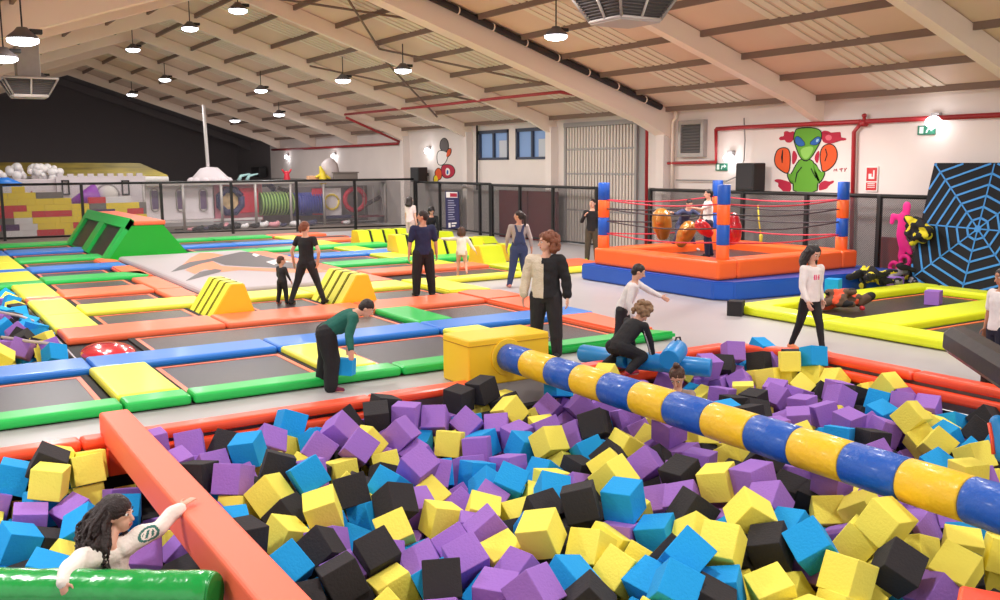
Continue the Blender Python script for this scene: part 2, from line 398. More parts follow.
# evaporative cooler outlets hanging from the roof
def diffuser(cx, cy, z0, s, label):
    e = empty('air_diffuser', (cx, cy, z0), label, 'air diffuser')
    one('duct', m_galv, lambda b: box(b, (cx-.42*s, cy-.42*s, z0+.72*s), (cx+.42*s, cy+.42*s, roofz(cx)+.0), .02), e)
    t, bt, h = .95*s, .62*s, .62*s
    c8 = [[(-1, -1), (1, -1)], [(1, -1), (1, 1)], [(1, 1), (-1, 1)], [(-1, 1), (-1, -1)]]
    for (a, b_) in c8:
        A, B = [Vector((cx+q[0]*t, cy+q[1]*t, z0+h)) for q in (a, b_)]
        C, D = [Vector((cx+q[0]*bt, cy+q[1]*bt, z0)) for q in (b_, a)]
        bm = NB()
        for p, q in ((A, B), (B, C), (C, D), (D, A), ((A+B)/2, (C+D)/2)): tube(bm, [p, q], .035*s, 6)
        f = link('outlet_frame', bm, mat('white_outlet_frame', (214, 204, 200), .5), e)
        ORG[f.name] = ORG[e.name]
        bm = NB()
        nrm = (B-A).cross(D-A).normalized()
        prism(bm, [v+nrm*.04 for v in (A, B, C, D)], nrm*.01)
        for k in range(1, 9):
            u = k/9; p, q = A.lerp(D, u), B.lerp(C, u); tube(bm, [p+nrm*.02, q+nrm*.02], .012, 4)
        link('grille', bm, mat('dark_grille', (98, 92, 92), .6), f)
    one('base_tray', mat('pale_tray', (188, 176, 172), .5), lambda b: box(b, (cx-bt, cy-bt, z0-.08*s), (cx+bt, cy+bt, z0), .02), e)
    one('top_plate', m_galv, lambda b: box(b, (cx-t, cy-t, z0+h), (cx+t, cy+t, z0+h+.05), .01), e)
p = pD(29.5, 96, 27); diffuser(p.x, p.y, p.z, .72, 'square flared air diffuser under the roof at the far left')
p = pD(625, 21, 15.5); diffuser(p.x, p.y, p.z, .66, 'large square air diffuser hanging at the top of the picture')

# ================================================================= TRAMPOLINE COURT
def vinyl(name, rgb): return mat(name, rgb, .42, bump=.12, bscale=5, coat=.15)
V = {'green': vinyl('green_vinyl', (28, 196, 84)), 'blue': vinyl('blue_vinyl', (38, 126, 224)), 'orange': vinyl('orange_vinyl', (255, 118, 74)), 'yellow': vinyl('lemon_vinyl', (248, 244, 70)),
     'lime': vinyl('lime_vinyl', (218, 236, 38)), 'amber': vinyl('amber_vinyl', (255, 208, 44)), 'deep_green': vinyl('grass_green_vinyl', (0, 176, 40)), 'red': vinyl('red_vinyl', (222, 20, 50))}
m_bed = mat('black_trampoline_mesh', (54, 48, 51), .38, var=.12, vscale=1.2, bump=.1, bscale=200)
m_gap = mat('black_under_pad', (16, 15, 16), .8)
PADZ = .13
def pad(col, x0, x1, y0, y1, label, z0=.012, z1=PADZ, m=None, poly=None):
    bm = NB(); g = .012
    if poly is None: box(bm, (x0+g, y0+g, z0), (x1-g, y1-g, z1), .045, 3)
    else:
        fs = prism(bm, [(x, y, z0) for x, y in poly], (0, 0, z1-z0))
        bmesh.ops.bevel(bm, geom=[e for e in bm.edges], offset=.035, segments=2, affect='EDGES')
    o = link('safety_pad', bm, m or V[col], smooth=False)
    return tag(o, label, 'pad', 'safety pads of the trampoline court')
NT = [0]
def tramp(x0, x1, y0, y1, label, trim='orange', z=.02):
    """bed of woven mesh inside a narrow padded frame, standing just over the floor"""
    e = empty('trampoline', ((x0+x1)/2, (y0+y1)/2, 0), label, 'trampoline', 'trampoline beds of the court')
    one('frame', m_gap, lambda b: [box(b, lo, hi) for lo, hi in (((x0, y0, .001), (x1, y0+.09, .05)), ((x0, y1-.09, .001), (x1, y1, .05)), ((x0, y0+.09, .001), (x0+.09, y1-.09, .05)), ((x1-.09, y0+.09, .001), (x1, y1-.09, .05)))], e)
    one('edge_trim', V[trim], lambda b: [box(b, lo, hi) for lo, hi in (((x0+.09, y0+.09, .03), (x1-.09, y0+.15, .052)), ((x0+.09, y1-.15, .03), (x1-.09, y1-.09, .052)), ((x0+.09, y0+.15, .03), (x0+.15, y1-.15, .052)), ((x1-.15, y0+.15, .03), (x1-.09, y1-.15, .052)))], e)
    one('bed', m_bed, lambda b: box(b, (x0+.15, y0+.15, .035), (x1-.15, y1-.15, .045)), e)
    return e

# front strip and first row
for a, b_, l in ((-1.6, 1.92, 'green pad at the left end of the front green strip'), (1.92, 2.66, 'short green pad below the first yellow square in the front strip'), (2.66, 5.3, 'long green pad behind the boy in the green sweater'), (5.3, 7.6, 'green pad of the front strip behind the yellow box')):
    pad('green', a, b_, 10.8, 11.22, l)
pad('green', 7.6, 10.0, 10.8, 11.22, 'pointed green pad at the right end of the front strip beside the boy in white', poly=[(7.62, 10.8), (9.95, 10.78), (9.7, 11.2), (7.62, 11.22)])
tramp(-1.2, 1.88, 11.22, 13.02, 'front row trampoline at the left edge of the picture')
tramp(2.62, 4.48, 11.22, 13.02, 'front row trampoline between the two yellow square pads')
tramp(5.14, 7.1, 11.22, 13.02, 'front row trampoline to the right of the bending boy')
tramp(7.8, 9.32, 11.22, 13.02, 'front row trampoline at the right, beside the cardigan woman')
pad('yellow', 1.9, 2.64, 11.22, 13.1, 'leftmost yellow square pad in the front trampoline row')
pad('yellow', 4.46, 5.16, 11.22, 13.1, 'yellow square pad right behind the bending boy')
pad('yellow', 7.1, 7.8, 11.22, 13.1, 'yellow pad seen just above the big yellow box')
pad('orange', 9.3, 9.98, 11.2, 13.1, 'orange pad at the front right corner of the court', poly=[(9.3, 11.22), (9.9, 11.22), (10.05, 13.05), (9.3, 13.1)])
for a, b_, l in ((-1.6, 1.98, 'blue pad at the left end of the front blue strip, before the small pit'), (1.98, 4.45, 'blue pad behind the first yellow square pad'), (4.45, 7.1, 'long blue pad behind the bending boy'), (7.1, 10.15, 'blue pad at the right end of the strip, behind the cardigan woman')):
    pad('blue', a, b_, 13.08, 13.88, l)
# second row
tramp(2.85, 7.05, 13.88, 15.45, 'long trampoline of the second row, left of the green pad')
tramp(7.8, 9.4, 13.88, 15.45, 'second row trampoline right of the green pad')
pad('green', 7.08, 7.8, 13.88, 15.6, 'green square pad in the second trampoline row')
pad('orange', 9.4, 10.25, 13.88, 15.5, 'slanting orange pad left of the cardigan woman', poly=[(9.38, 13.9), (10.1, 13.9), (10.3, 15.45), (9.38, 15.45)])
bm = NB(); vs = ell(bm, (2.42, 14.62, .0), (.38, .6, .15), seg=20); bmesh.ops.bisect_plane(bm, geom=bm.verts[:]+bm.edges[:]+bm.faces[:], plane_co=(0, 0, .003), plane_no=(0, 0, -1), clear_outer=True)
tag(link('bumper_cushion', bm, mat('glossy_red_vinyl', (224, 36, 58), .15, coat=.6), smooth=True), 'shiny red domed cushion beside the small foam pit', 'cushion')
for a, b_, l in ((1.98, 4.42, 'orange pad at the left end of the broad orange strip'), (4.42, 7.1, 'orange pad in front of the first striped wedge block'), (7.1, 9.4, 'orange pad of the broad strip at the feet of the man in navy')):
    pad('orange', a, b_, 15.5, 16.62, l)
pad('orange', 9.4, 10.35, 15.5, 16.9, 'orange corner pad at the right end of the broad strip', poly=[(9.42, 15.5), (10.32, 15.5), (10.36, 16.5), (9.8, 16.9), (9.42, 16.7)])
# third row
pad('yellow', 1.95, 2.66, 16.62, 18.2, 'yellow pad bordering the small pit, front one of its row')
tramp(2.7, 4.45, 16.66, 18.2, 'third row trampoline left of the first striped wedge block')
tramp(5.35, 6.8, 16.66, 18.2, 'trampoline under the toddler and the woman in black')
tramp(7.75, 9.35, 16.66, 18.2, 'trampoline on which the man in navy stands')
for a, b_, l in ((2.66, 4.9, 'yellow pad at the left end of the long yellow strip'), (4.9, 7.0, 'yellow pad behind the toddler'), (7.0, 9.35, 'yellow pad behind the legs of the man in navy')):
    pad('yellow', a, b_, 18.2, 19.3, l)
pad('yellow', 9.38, 10.25, 16.95, 19.25, 'yellow pad running back on the right of the man in navy', poly=[(9.4, 16.95), (9.8, 16.95), (10.3, 16.7), (10.25, 19.2), (9.4, 19.25)])
pad('yellow', 1.95, 2.66, 18.2, 20.4, 'yellow pad bordering the small pit, second of its row')
pad('orange', 4.42, 5.02, 19.32, 20.75, 'orange pad at the front left corner of the grey air bag')
tramp(2.7, 4.4, 19.32, 20.8, 'fourth row trampoline on the left')
for a, b_, l in ((2.66, 4.45, 'orange pad of the narrow strip left of the air bag'),): pad('orange', a, b_, 20.8, 21.9, l)
pad('orange', 4.45, 5.05, 20.8, 23.3, 'orange pad along the left side of the air bag, second from the front')
pad('orange', 1.95, 2.66, 20.42, 20.9, 'thin orange strip crossing the yellow column left of the orange narrow strip')
pad('yellow', 1.95, 2.66, 20.9, 23.4, 'yellow pad bordering the small pit, third of its row')
seq = [('green', 23.7, 24.75), ('blue', 26.3, 27.45), ('green', 29.1, 30.4), ('blue', 32.0, 33.4), ('green', 35.2, 36.4)]
py = 21.9
ords = ['nearest', 'second', 'third', 'fourth', 'farthest']
for i, (c, a, b_) in enumerate(seq):
    tramp(2.7, 4.45 if i < 2 else 4.85, py, a, 'far left trampoline in front of the %s of the green and blue strips' % ords[i])
    pad(c, 2.66, 5.0 if i < 3 else 5.0, a, b_, '%s pad left of the air bag and ramp, %s of the green and blue strips' % (c, ords[i]))
    py = b_
pad('green', 1.5, 2.66, 23.4, 24.1, 'thin green strip crossing the yellow column at the far left')
pad('blue', 1.5, 2.66, 26.4, 27.1, 'thin blue strip crossing the yellow column at the far left')
for i, (a, b_) in enumerate(((24.1, 26.4), (27.1, 29.1), (29.1, 31.4))):
    pad('yellow', 1.6, 2.66, a, b_, 'yellow pad at the far left, %s in the line beyond the small pit' % ['first', 'second', 'third'][i])
pad('blue', 1.6, 2.66, 31.4, 33.4, 'small blue pad at the far left edge beyond the yellow ones')
pad('orange', 5.0, 5.2, 23.4, 26.2, 'orange pad along the left side of the air bag, third from the front', poly=[(4.5, 24.8), (5.04, 23.4), (5.04, 26.3), (4.55, 26.3)])
pad('orange', 4.7, 5.9, 27.5, 28.9, 'orange pad at the foot of the green ramp', poly=[(4.5, 27.47), (5.04, 27.47), (5.04, 28.18), (4.7, 28.9), (4.5, 28.6)])

# grey air bag with printed graphic
m_bag = mat('grey_airbag_vinyl', (180, 170, 174), .5, bump=.15, bscale=1.5)
m_bagdark = mat('charcoal_print', (82, 74, 76), .5); m_bagor = mat('orange_print', (240, 138, 88), .5); m_bagwh = mat('white_print', (226, 220, 220), .5)
bm = NB(); box(bm, (5.08, 19.4, .012), (8.6, 28.2, .2), .09, 3)
bag = link('air_bag', bm, m_bag); tag(bag, 'large flat grey air bag with orange and charcoal swooshes printed on top', 'air bag')
ZB = .2035
def decal(pts, m, k=0, name='printed_graphic'):
    P = [tuple(pz(x, y, ZB)) for x, y in pts]
    P = [(min(max(p[0], 5.2), 8.48), min(max(p[1], 19.55), 28.05), ZB+k*.0015) for p in P]
    bm = NB(); f = bm.faces.new([bm.verts.new(p) for p in P]); bmesh.ops.triangulate(bm, faces=[f])
    r = bmesh.ops.extrude_face_region(bm, geom=bm.faces[:]); bmesh.ops.translate(bm, verts=[v for v in r['geom'] if isinstance(v, bmesh.types.BMVert)], vec=(0, 0, .0015))
    bmesh.ops.recalc_face_normals(bm, faces=bm.faces)
    return link(name, bm, m, bag)
decal([(180, 267), (190, 258), (200, 253), (212, 253), (224, 255), (208, 259), (195, 262), (186, 266)], m_bagor, 0)
decal([(185, 270), (198, 264), (212, 261), (222, 266), (240, 267), (262, 268), (300, 269), (338, 264), (352, 268), (330, 272), (300, 273), (262, 271), (240, 270), (222, 272), (205, 269), (195, 274)], m_bagor, 0)
decal([(171, 272), (180, 266), (190, 262), (210, 259), (222, 256), (240, 252), (262, 251), (290, 250), (315, 254), (338, 262), (325, 267), (300, 269), (262, 267), (240, 266), (225, 265), (213, 261), (200, 264), (185, 269)], m_bagdark, 1)
decal([(183, 281), (200, 272), (215, 269), (222, 270), (220, 272), (205, 276), (190, 280)], m_bagdark, 1)
decal([(252, 255), (262, 253), (274, 254), (268, 257), (262, 255), (256, 257)], m_bagwh, 2)
decal([(266, 262), (278, 259), (300, 259), (298, 262), (280, 262), (274, 265)], m_bagwh, 2)
# right side of the air bag
for a, b_, l in ((19.4, 22.3, 'orange pad along the right side of the air bag, front one'), (22.3, 25.2, 'orange pad along the right side of the air bag, middle one'), (25.2, 28.2, 'orange pad along the right side of the air bag, back one')):
    pad('orange', 8.65, 9.35, a, b_, l)
# right hand court, x 9.4 .. 13
py = 19.3
tramp(10.6, 12.75, 19.25, 20.75, 'trampoline on which the little girl in white runs')
pad('yellow', 10.25, 13.5, 18.75, 19.2, 'long yellow pad edging the right hand court, behind the overalls woman')
pad('lime', 12.8, 13.6, 19.25, 21.0, 'yellow pad at the foot of the nearest lime wedge block')
pad('orange', 9.4, 12.75, 20.8, 21.7, 'orange pad behind the running girl')
rows = [('green', 23.0, 24.0), ('blue', 25.6, 26.6), ('green', 28.3, 29.3), ('blue', 31.1, 32.0), ('green', 33.9, 34.9)]
py = 21.7
for i, (c, a, b_) in enumerate(rows):
    x0 = 9.4 if i < 3 else 7.4
    x0 = 9.4 if i < 2 else 7.6
    tramp(x0, 11.5, py, a, 'far right trampoline before the %s of the green and blue strips' % ords[i])
    pad(c, x0 if i < 2 else 9.35, 11.5, a, b_, '%s pad right of the air bag, %s of the green and blue strips' % (c, ords[i]))
    if i >= 2: pad(c, 7.2, 9.35, a, b_, '%s pad behind the air bag beside the green ramp, %s strip' % (c, ords[i]))
    pad('lime', 11.5, 12.3, py+.05, a-.05, 'flat yellow pad before the lime wedge blocks, %s from the front' % ords[i])
    pad('orange' if i > 2 else c, 11.5, 13.6, a, b_, 'end pad of the %s strip next to the lime wedge blocks' % ords[i])
    py = b_
tramp(12.35, 14.2, 32.1, 33.8, 'farthest trampoline on the right by the back fence')
pad('blue', 13.6, 15.2, 31.1, 32.0, 'blue pad right at the back before the lime wedge blocks')
pad('orange', 14.2, 15.6, 19.2, 20.8, 'orange pad on the floor left of the ring, near the youth in black', poly=[(13.9, 19.25), (15.3, 19.25), (15.6, 20.8), (13.9, 20.8)])
pad('yellow', 13.6, 15.4, 18.75, 19.2, 'yellow edging pad at the left corner of the ring platform')

# wedge blocks with black slots
def wedge_block(x0, x1, y0, y1, h, n, axis, label, topw=.38, off=.45, m=None, me=None, skirt=.0):
    """n foam slices side by side; the cross section is a trapezoid. axis 'Y': slices follow one another along y, slope faces -x; 'X': along x, slope faces -y"""
    e = empty('wedge_block', ((x0+x1)/2, (y0+y1)/2, .012), label, 'foam block', 'slotted wedge blocks')
    L = (y1-y0) if axis == 'Y' else (x1-x0)
    w = L/n
    for k in range(n):
        if axis == 'Y':
            a, b_ = y0+k*w+.03, y0+(k+1)*w-.04
            W = x1-x0
            poly = [(x0, a, .012), (x1, a, .012), (x1-.2, a, h), (x0+.4, a, h)]
            sw = (0, b_-a, 0)
        else:
            a, b_ = x0+k*w+.03, x0+(k+1)*w-.05
            W = y1-y0
            poly = [(a, y0, .012), (a, y1, .012), (a, y1-off*W*.3, h), (a, y0+off*W*.7, h)]
            sw = (b_-a, 0, 0)
        bm = NB(); prism(bm, poly, sw); bmesh.ops.bevel(bm, geom=bm.edges[:], offset=.015, segments=2, affect='EDGES')
        bm.normal_update()
        for f in bm.faces:
            ax = f.normal.y if axis == 'Y' else f.normal.x
            f.material_index = (1 if (k == 0 and ax < 0) or (k == n-1 and ax > 0) else 2) if abs(ax) > .8 else 0
        link('foam_slice', bm, [m or V['yellow'], me or V['amber'], m_gap], e)
    def core(b):
        if axis == 'Y': prism(b, [(x0+.05, y0+.05, .012), (x1-.05, y0+.05, .012), (x1-.23, y0+.05, h-.04), (x0+.43, y0+.05, h-.04)], (0, y1-y0-.1, 0))
        else: prism(b, [(x0+.05, y0+.05, .012), (x0+.05, y1-.05, .012), (x0+.05, y1-off*(y1-y0)*.3-.03, h-.04), (x0+.05, y0+off*(y1-y0)*.7+.03, h-.04)], (x1-x0-.1, 0, 0))
    one('slot_backing', m_gap, core, e)
wedge_block(4.46, 5.3, 16.66, 18.15, .62, 4, 'Y', 'yellow slotted wedge block on the left, beside the third row trampoline')
wedge_block(6.86, 7.7, 16.66, 18.15, .62, 4, 'Y', 'yellow slotted wedge block between the woman in black and the man in navy')
def far_block(px0, px1, yb, ht, n, label, ysh=0):
    p = pz(px0, yb, 0.012); q = pz(px1, yb, .012); y = p.y
    x0 = p.x; x1 = pY(px1, yb, y).x
    h = pY((px0+px1)/2, ht, y+.3).z
    wedge_block(x0, x1, y, y+.9, h, n, 'X', label, m=V['lime'], me=V['amber'])
far_block(360.5, 413, 246, 229.5, 4, 'lime wedge block at the back, left end of the row')
far_block(399, 424, 257, 234.5, 2, 'lime wedge block behind the man in navy, left of him')
far_block(437, 462, 258.5, 239, 2, 'lime wedge block between the man in navy and the running girl')
far_block(463, 488, 257, 238, 2, 'lime wedge block right behind the running girl')
far_block(484, 509, 266, 245.5, 1, 'nearest lime wedge block, left of the overalls woman')
far_block(510, 522, 262, 244, 1, 'lime wedge block half hidden by the overalls woman')
far_block(441, 458, 243, 231.5, 1, 'small lime wedge block at the back above the middle ones')
far_block(484, 500, 244, 236.5, 1, 'small lime wedge block at the back right of the running girl')

# green ramp with two inclined trampolines
e = empty('ramp_trampoline', (6.0, 31.8, 0), 'big green inclined ramp with two slanting trampolines and an orange top', 'ramp')
Y0, Y1, ZT = 28.5, 35.6, 1.12
def P3(x, y, z): return (x, y, z)
one('body', V['deep_green'], lambda b: prism(b, [(4.84, Y0-.02, .012), (7.2, Y0-.02, .012), (6.42, Y0-.02, ZT-.1), (5.56, Y0-.02, ZT-.1)], (0, Y1-Y0, 0)), e)
def slopeq(u0, u1, y0, y1, th0, th1, m, name):
    def pt(u, y, th): return (4.9+(5.66-4.9)*u-th*.8, y, .02+(ZT-.02)*u+th*.55)
    bm = NB(); a = [pt(u0, y0, th0), pt(u1, y0, th0), pt(u1, y1, th0), pt(u0, y1, th0)]; c = [pt(u0, y0, th1), pt(u1, y0, th1), pt(u1, y1, th1), pt(u0, y1, th1)]
    va = [bm.verts.new(p) for p in a]; vb = [bm.verts.new(p) for p in c]
    bm.faces.new(va[::-1]); bm.faces.new(vb)
    for k in range(4): bm.faces.new((va[k], va[(k+1) % 4], vb[(k+1) % 4], vb[k]))
    bmesh.ops.recalc_face_normals(bm, faces=bm.faces)
    link(name, bm, m, e)
slopeq(0, 1, Y0, Y1, 0, .03, m_gap, 'backing')
for a, b_ in ((Y0, Y0+.5), ((Y0+Y1)/2-.45, (Y0+Y1)/2+.45), (Y1-.5, Y1)): slopeq(0, 1, a, b_, .03, .16, V['green'], 'side_pad')
slopeq(.78, 1.02, Y0, Y1, .03, .17, V['green'], 'top_pad')
for a, b_ in ((Y0+.5, (Y0+Y1)/2-.45), ((Y0+Y1)/2+.45, Y1-.5)): slopeq(.03, .78, a+.05, b_-.05, .03, .06, m_bed, 'slanted_bed')
one('platform_pad', V['orange'], lambda b: box(b, (5.62, Y0-.02, ZT-.1), (6.5, Y1, ZT+.03), .04), e)
one('bottom_pad', V['green'], lambda b: box(b, (4.95, Y0-.3, .012), (7.3, Y0-.02, .1), .03), e)

# ================================================================= YELLOW TRAMPOLINES ON THE RIGHT
V['neon'] = vinyl('neon_yellow_vinyl', (236, 250, 30))
def npad(lo, hi, label, z1=.17):
    bm = NB(); box(bm, (lo[0], lo[1], .012), (hi[0], hi[1], z1), .05, 3); tag(link('safety_pad', bm, V['neon']), label, 'pad', 'neon yellow pads of the two right trampolines')
npad((12.5, 10.1), (12.98, 12.15), 'neon yellow pad at the left end of the right trampolines')
npad((12.98, 11.62), (17.9, 12.15), 'neon yellow pad at the back, under the piled velcro suits')
npad((17.35, 9.95), (17.85, 11.6), 'neon yellow pad along the foot of the spider web board')
npad((12.98, 9.1), (17.3, 9.95), 'broad neon yellow pad between the two right trampolines')
npad((12.4, 6.0), (12.98, 10.08), 'neon yellow pad along the walkway, ending at the black arm')
npad((17.35, 6.0), (17.85, 9.93), 'neon yellow pad at the far side of the right trampoline, by the right edge')
tramp(13.0, 17.3, 9.97, 11.6, 'black trampoline under the purple cube before the spider web board')
tramp(13.0, 17.3, 6.2, 9.08, 'black trampoline beside the girl at the right edge')

# ================================================================= BOXING RING
V['ringblue'] = vinyl('ring_blue_vinyl', (14, 84, 188)); V['ringor'] = vinyl('ring_orange_vinyl', (255, 104, 40))
m_ringtop = mat('lilac_blue_step_top', (92, 96, 196), .5)
RX0, RX1, RY0, RY1 = 13.36, 18.1, 12.75, 17.75
ring = empty('boxing_ring', (15.5, 15.3, 0), 'square inflatable boxing ring, blue step and orange padded rim with four banded posts', 'boxing ring')
def stepf(b):
    poly = [(RX0, RY1, .012), (RX0, RY0+.75, .012), (RX0+.28, RY0+.42, .012), (RX1, RY0-.1, .012), (RX1, RY1, .012)]
    fs = prism(b, poly, (0, 0, .36)); bmesh.ops.bevel(b, geom=b.edges[:], offset=.03, segments=2, affect='EDGES')
one('step', V['ringblue'], stepf, ring)
# seam between step blocks
ix0, ix1, iy0, iy1 = 13.5, 17.72, 13.5, 17.46
for lo, hi in (((ix0, iy0, .372), (ix0+.55, iy1, .76)), ((ix1-.5, iy0, .372), (ix1, iy1, .76)), ((ix0+.55, iy0, .372), (ix1-.5, iy0+.55, .76)), ((ix0+.55, iy1-.5, .372), (ix1-.5, iy1, .76))):
    one('rim_pad', V['ringor'], lambda b: box(b, lo, hi, .06, 3), ring)
one('ring_bed', m_bed, lambda b: box(b, (ix0+.5, iy0+.5, .5), (ix1-.45, iy1-.45, .56)), ring)
posts = [(pY(605, 200, 17.2).x, 17.15), (13.86, 13.74), (pY(845, 230, 13.75).x, 13.75), (16.4, 17.1)]
posts = [(13.66, 17.3), (13.86, 13.74), (17.46, 13.74), (17.05, 17.12)]
for i, (x, y) in enumerate(posts):
    zb = [(.6, 1.05, 1), (1.05, 1.45, 0), (1.45, 1.85, 1), (1.85, 2.24, 0)]
    bm = NB()
    for a, b_, k in zb: tube(bm, [(x, y, a), (x, y, a+.015), (x, y, b_-.015), (x, y, b_)], [.12, .13, .13, .12], 14, mi=k)
    link('corner_post', bm, [V['ringblue'], V['ringor']], ring, smooth=False)
m_rope = mat('red_rope', (206, 60, 78), .7); m_rope2 = mat('dark_rope', (70, 60, 66), .7)
for z, m in ((1.1, m_rope), (1.38, m_rope2), (1.66, m_rope2), (1.86, m_rope)):
    for a, b_ in ((0, 1), (1, 2), (2, 3), (3, 0)):
        if m is m_rope2 and a in (0, 3): z2 = z
        A = Vector((*posts[a], z)); B = Vector((*posts[b_], z))
        pts = [A.lerp(B, k/8)+Vector((0, 0, -.09*math.sin(PI*k/8))) for k in range(9)]
        one('rope', m, lambda b: tube(b, pts, .016, 5), ring, smooth=True)

# ================================================================= FENCES WITH NETTING
def net_mat(name, rgb, pitch, thread):
    m = bpy.data.materials.new(name); m.use_nodes = True; nt = m.node_tree; b = nt.nodes['Principled BSDF']
    b.inputs['Base Color'].default_value = lin(rgb); b.inputs['Roughness'].default_value = .8
    tc = nt.nodes.new('ShaderNodeTexCoord'); sp = nt.nodes.new('ShaderNodeSeparateXYZ'); nt.links.new(tc.outputs['Object'], sp.inputs[0])
    def line(sock_a, sock_b):
        ad = nt.nodes.new('ShaderNodeMath'); ad.operation = 'ADD'; nt.links.new(sock_a, ad.inputs[0]); nt.links.new(sock_b, ad.inputs[1])
        md = nt.nodes.new('ShaderNodeMath'); md.operation = 'PINGPONG'; md.inputs[1].default_value = pitch/2; nt.links.new(ad.outputs[0], md.inputs[0])
        lt = nt.nodes.new('ShaderNodeMath'); lt.operation = 'LESS_THAN'; lt.inputs[1].default_value = thread/2; nt.links.new(md.outputs[0], lt.inputs[0]); return lt.outputs[0]
    xy = nt.nodes.new('ShaderNodeMath'); xy.operation = 'ADD'; nt.links.new(sp.outputs[0], xy.inputs[0]); nt.links.new(sp.outputs[1], xy.inputs[1])
    ng = nt.nodes.new('ShaderNodeMath'); ng.operation = 'MULTIPLY'; ng.inputs[1].default_value = -1; nt.links.new(sp.outputs[2], ng.inputs[0])
    a = line(xy.outputs[0], sp.outputs[2]); c = line(xy.outputs[0], ng.outputs[0])
    mx = nt.nodes.new('ShaderNodeMath'); mx.operation = 'MAXIMUM'; nt.links.new(a, mx.inputs[0]); nt.links.new(c, mx.inputs[1])
    nt.links.new(mx.outputs[0], b.inputs['Alpha'])
    return m
m_net = net_mat('grey_safety_net', (92, 88, 90), .05, .0055)
m_net2 = net_mat('pale_safety_net', (150, 146, 150), .05, .0035)
def fence(name, pts, h, posts, label, net=m_net, group=None, r=.045):
    """pts: two floor points; posts: fractions along the run"""
    A, B = Vector((*pts[0], 0)), Vector((*pts[1], 0))
    e = empty(name, A.lerp(B, .5), label, 'fence', group)
    one('top_rail', m_black, lambda b: tube(b, [A+Vector((0, 0, h)), B+Vector((0, 0, h))], r, 8), e)
    one('bottom_rail', m_black, lambda b: tube(b, [A+Vector((0, 0, .12)), B+Vector((0, 0, .12))], r*.7, 8), e)
    for t in posts:
        p = A.lerp(B, t); one('post', m_black, lambda b: box(b, (p.x-.05, p.y-.05, 0), (p.x+.05, p.y+.05, h+.02), .008), e)
    d = (B-A).normalized(); nr = Vector((-d.y, d.x, 0))*.003
    one('netting', net, lambda b: prism(b, [A+Vector((0, 0, .14)), B+Vector((0, 0, .14)), B+Vector((0, 0, h-.03)), A+Vector((0, 0, h-.03))], nr), e)
    return e
FX = 18.6
def fy(px_, y=200): return pX(px_, y, FX).y
ya, yb = fy(650), 8.0
fence('net_fence', ((FX, ya), (FX, 12.3)), 1.9, [0.002, (ya-fy(707))/(ya-12.3), (ya-fy(743))/(ya-12.3), (ya-fy(807))/(ya-12.3), (ya-fy(880))/(ya-12.3), .998], 'black framed net fence along the right wall behind the boxing ring')
fence('net_fence', ((FX, fy(492)), (FX, fy(597))), 1.9, [.002, .3, .62, .998], 'black framed net fence before the maroon panels and the folding door')
fence('net_fence', ((FX, 36.3), (FX, fy(492)+.1)), 1.94, [.002, (36.3-fy(440))/(36.2-fy(492)), (36.3-fy(480))/(36.2-fy(492)), .998], 'net fence panel holding the dark printed banner')
bx = 38.4
def onl(px_):
    a, b_ = Vector((18.6, 36.35)), Vector((1.0, 39.8)); lo, hi = 0, 1
    for _ in range(30):
        m = (lo+hi)/2; q_ = a.lerp(b_, m)
        if proj((q_.x, q_.y, 1))[0] > px_: lo = m
        else: hi = m
    return lo
fence('net_fence', ((18.6, 36.35), (1.0, 39.8)), 2.06, [.002, onl(355), onl(297), onl(232), onl(162), onl(83), onl(3)], 'long black framed net fence across the back before the play frame', net=m_net2)
# door leaf bars of the folding door gate
# maroon boards
def board(px0, px1, ztop, label, X=18.85):
    a, b_ = pX(px0, 210, X).y, pX(px1, 210, X).y
    bm = NB(); box(bm, (X, b_, .002), (X+.12, a, ztop), .01); return tag(link('leaning_board', bm, mat('maroon_board', (98, 26, 34), .5)), label, 'board')
board(499, 527, 1.72, 'maroon board standing behind the fence, left one'); board(528, 556, 1.72, 'maroon board standing behind the fence, beside the grey door')
b = board(878, 905, .98, 'dark red mat leaning behind the fence right of the ring', X=18.75); 
b.data.materials.clear(); b.data.materials.append(mat('dark_red_mat', (128, 14, 20), .5))
# loudspeakers
def speaker(p, w, h, d, label):
    e = empty('loudspeaker', p, label, 'loudspeaker')
    one('cabinet', mat('black_plastic', (30, 29, 31), .5), lambda b: box(b, (p.x-d/2, p.y-w/2, p.z), (p.x+d/2, p.y+w/2, p.z+h), .03), e)
    one('grille', mat('speaker_grille', (44, 43, 46), .7, bump=.3, bscale=200), lambda b: box(b, (p.x-d/2-.012, p.y-w/2+.04, p.z+.05), (p.x-d/2+.002, p.y+w/2-.04, p.z+h-.05), .01), e)
    one('bracket', m_black, lambda b: box(b, (p.x+d/2-.01, p.y-.05, p.z+h*.4), (WX-.003, p.y+.05, p.z+h*.6)), e)
p = pX(750, 191, 18.75); speaker(p, .62, .72, .45, 'black loudspeaker on the wall left of the alien mural')
p = pX(419, 182, 18.75); speaker(p, .75, .62, .45, 'black loudspeaker above the corner of the back fence')
p = pX(259, 177, 18.75); speaker(p, 1.5, .62, .45, 'far black loudspeaker at the edge of the dark wall')
p = pX(728, 187, 18.75)
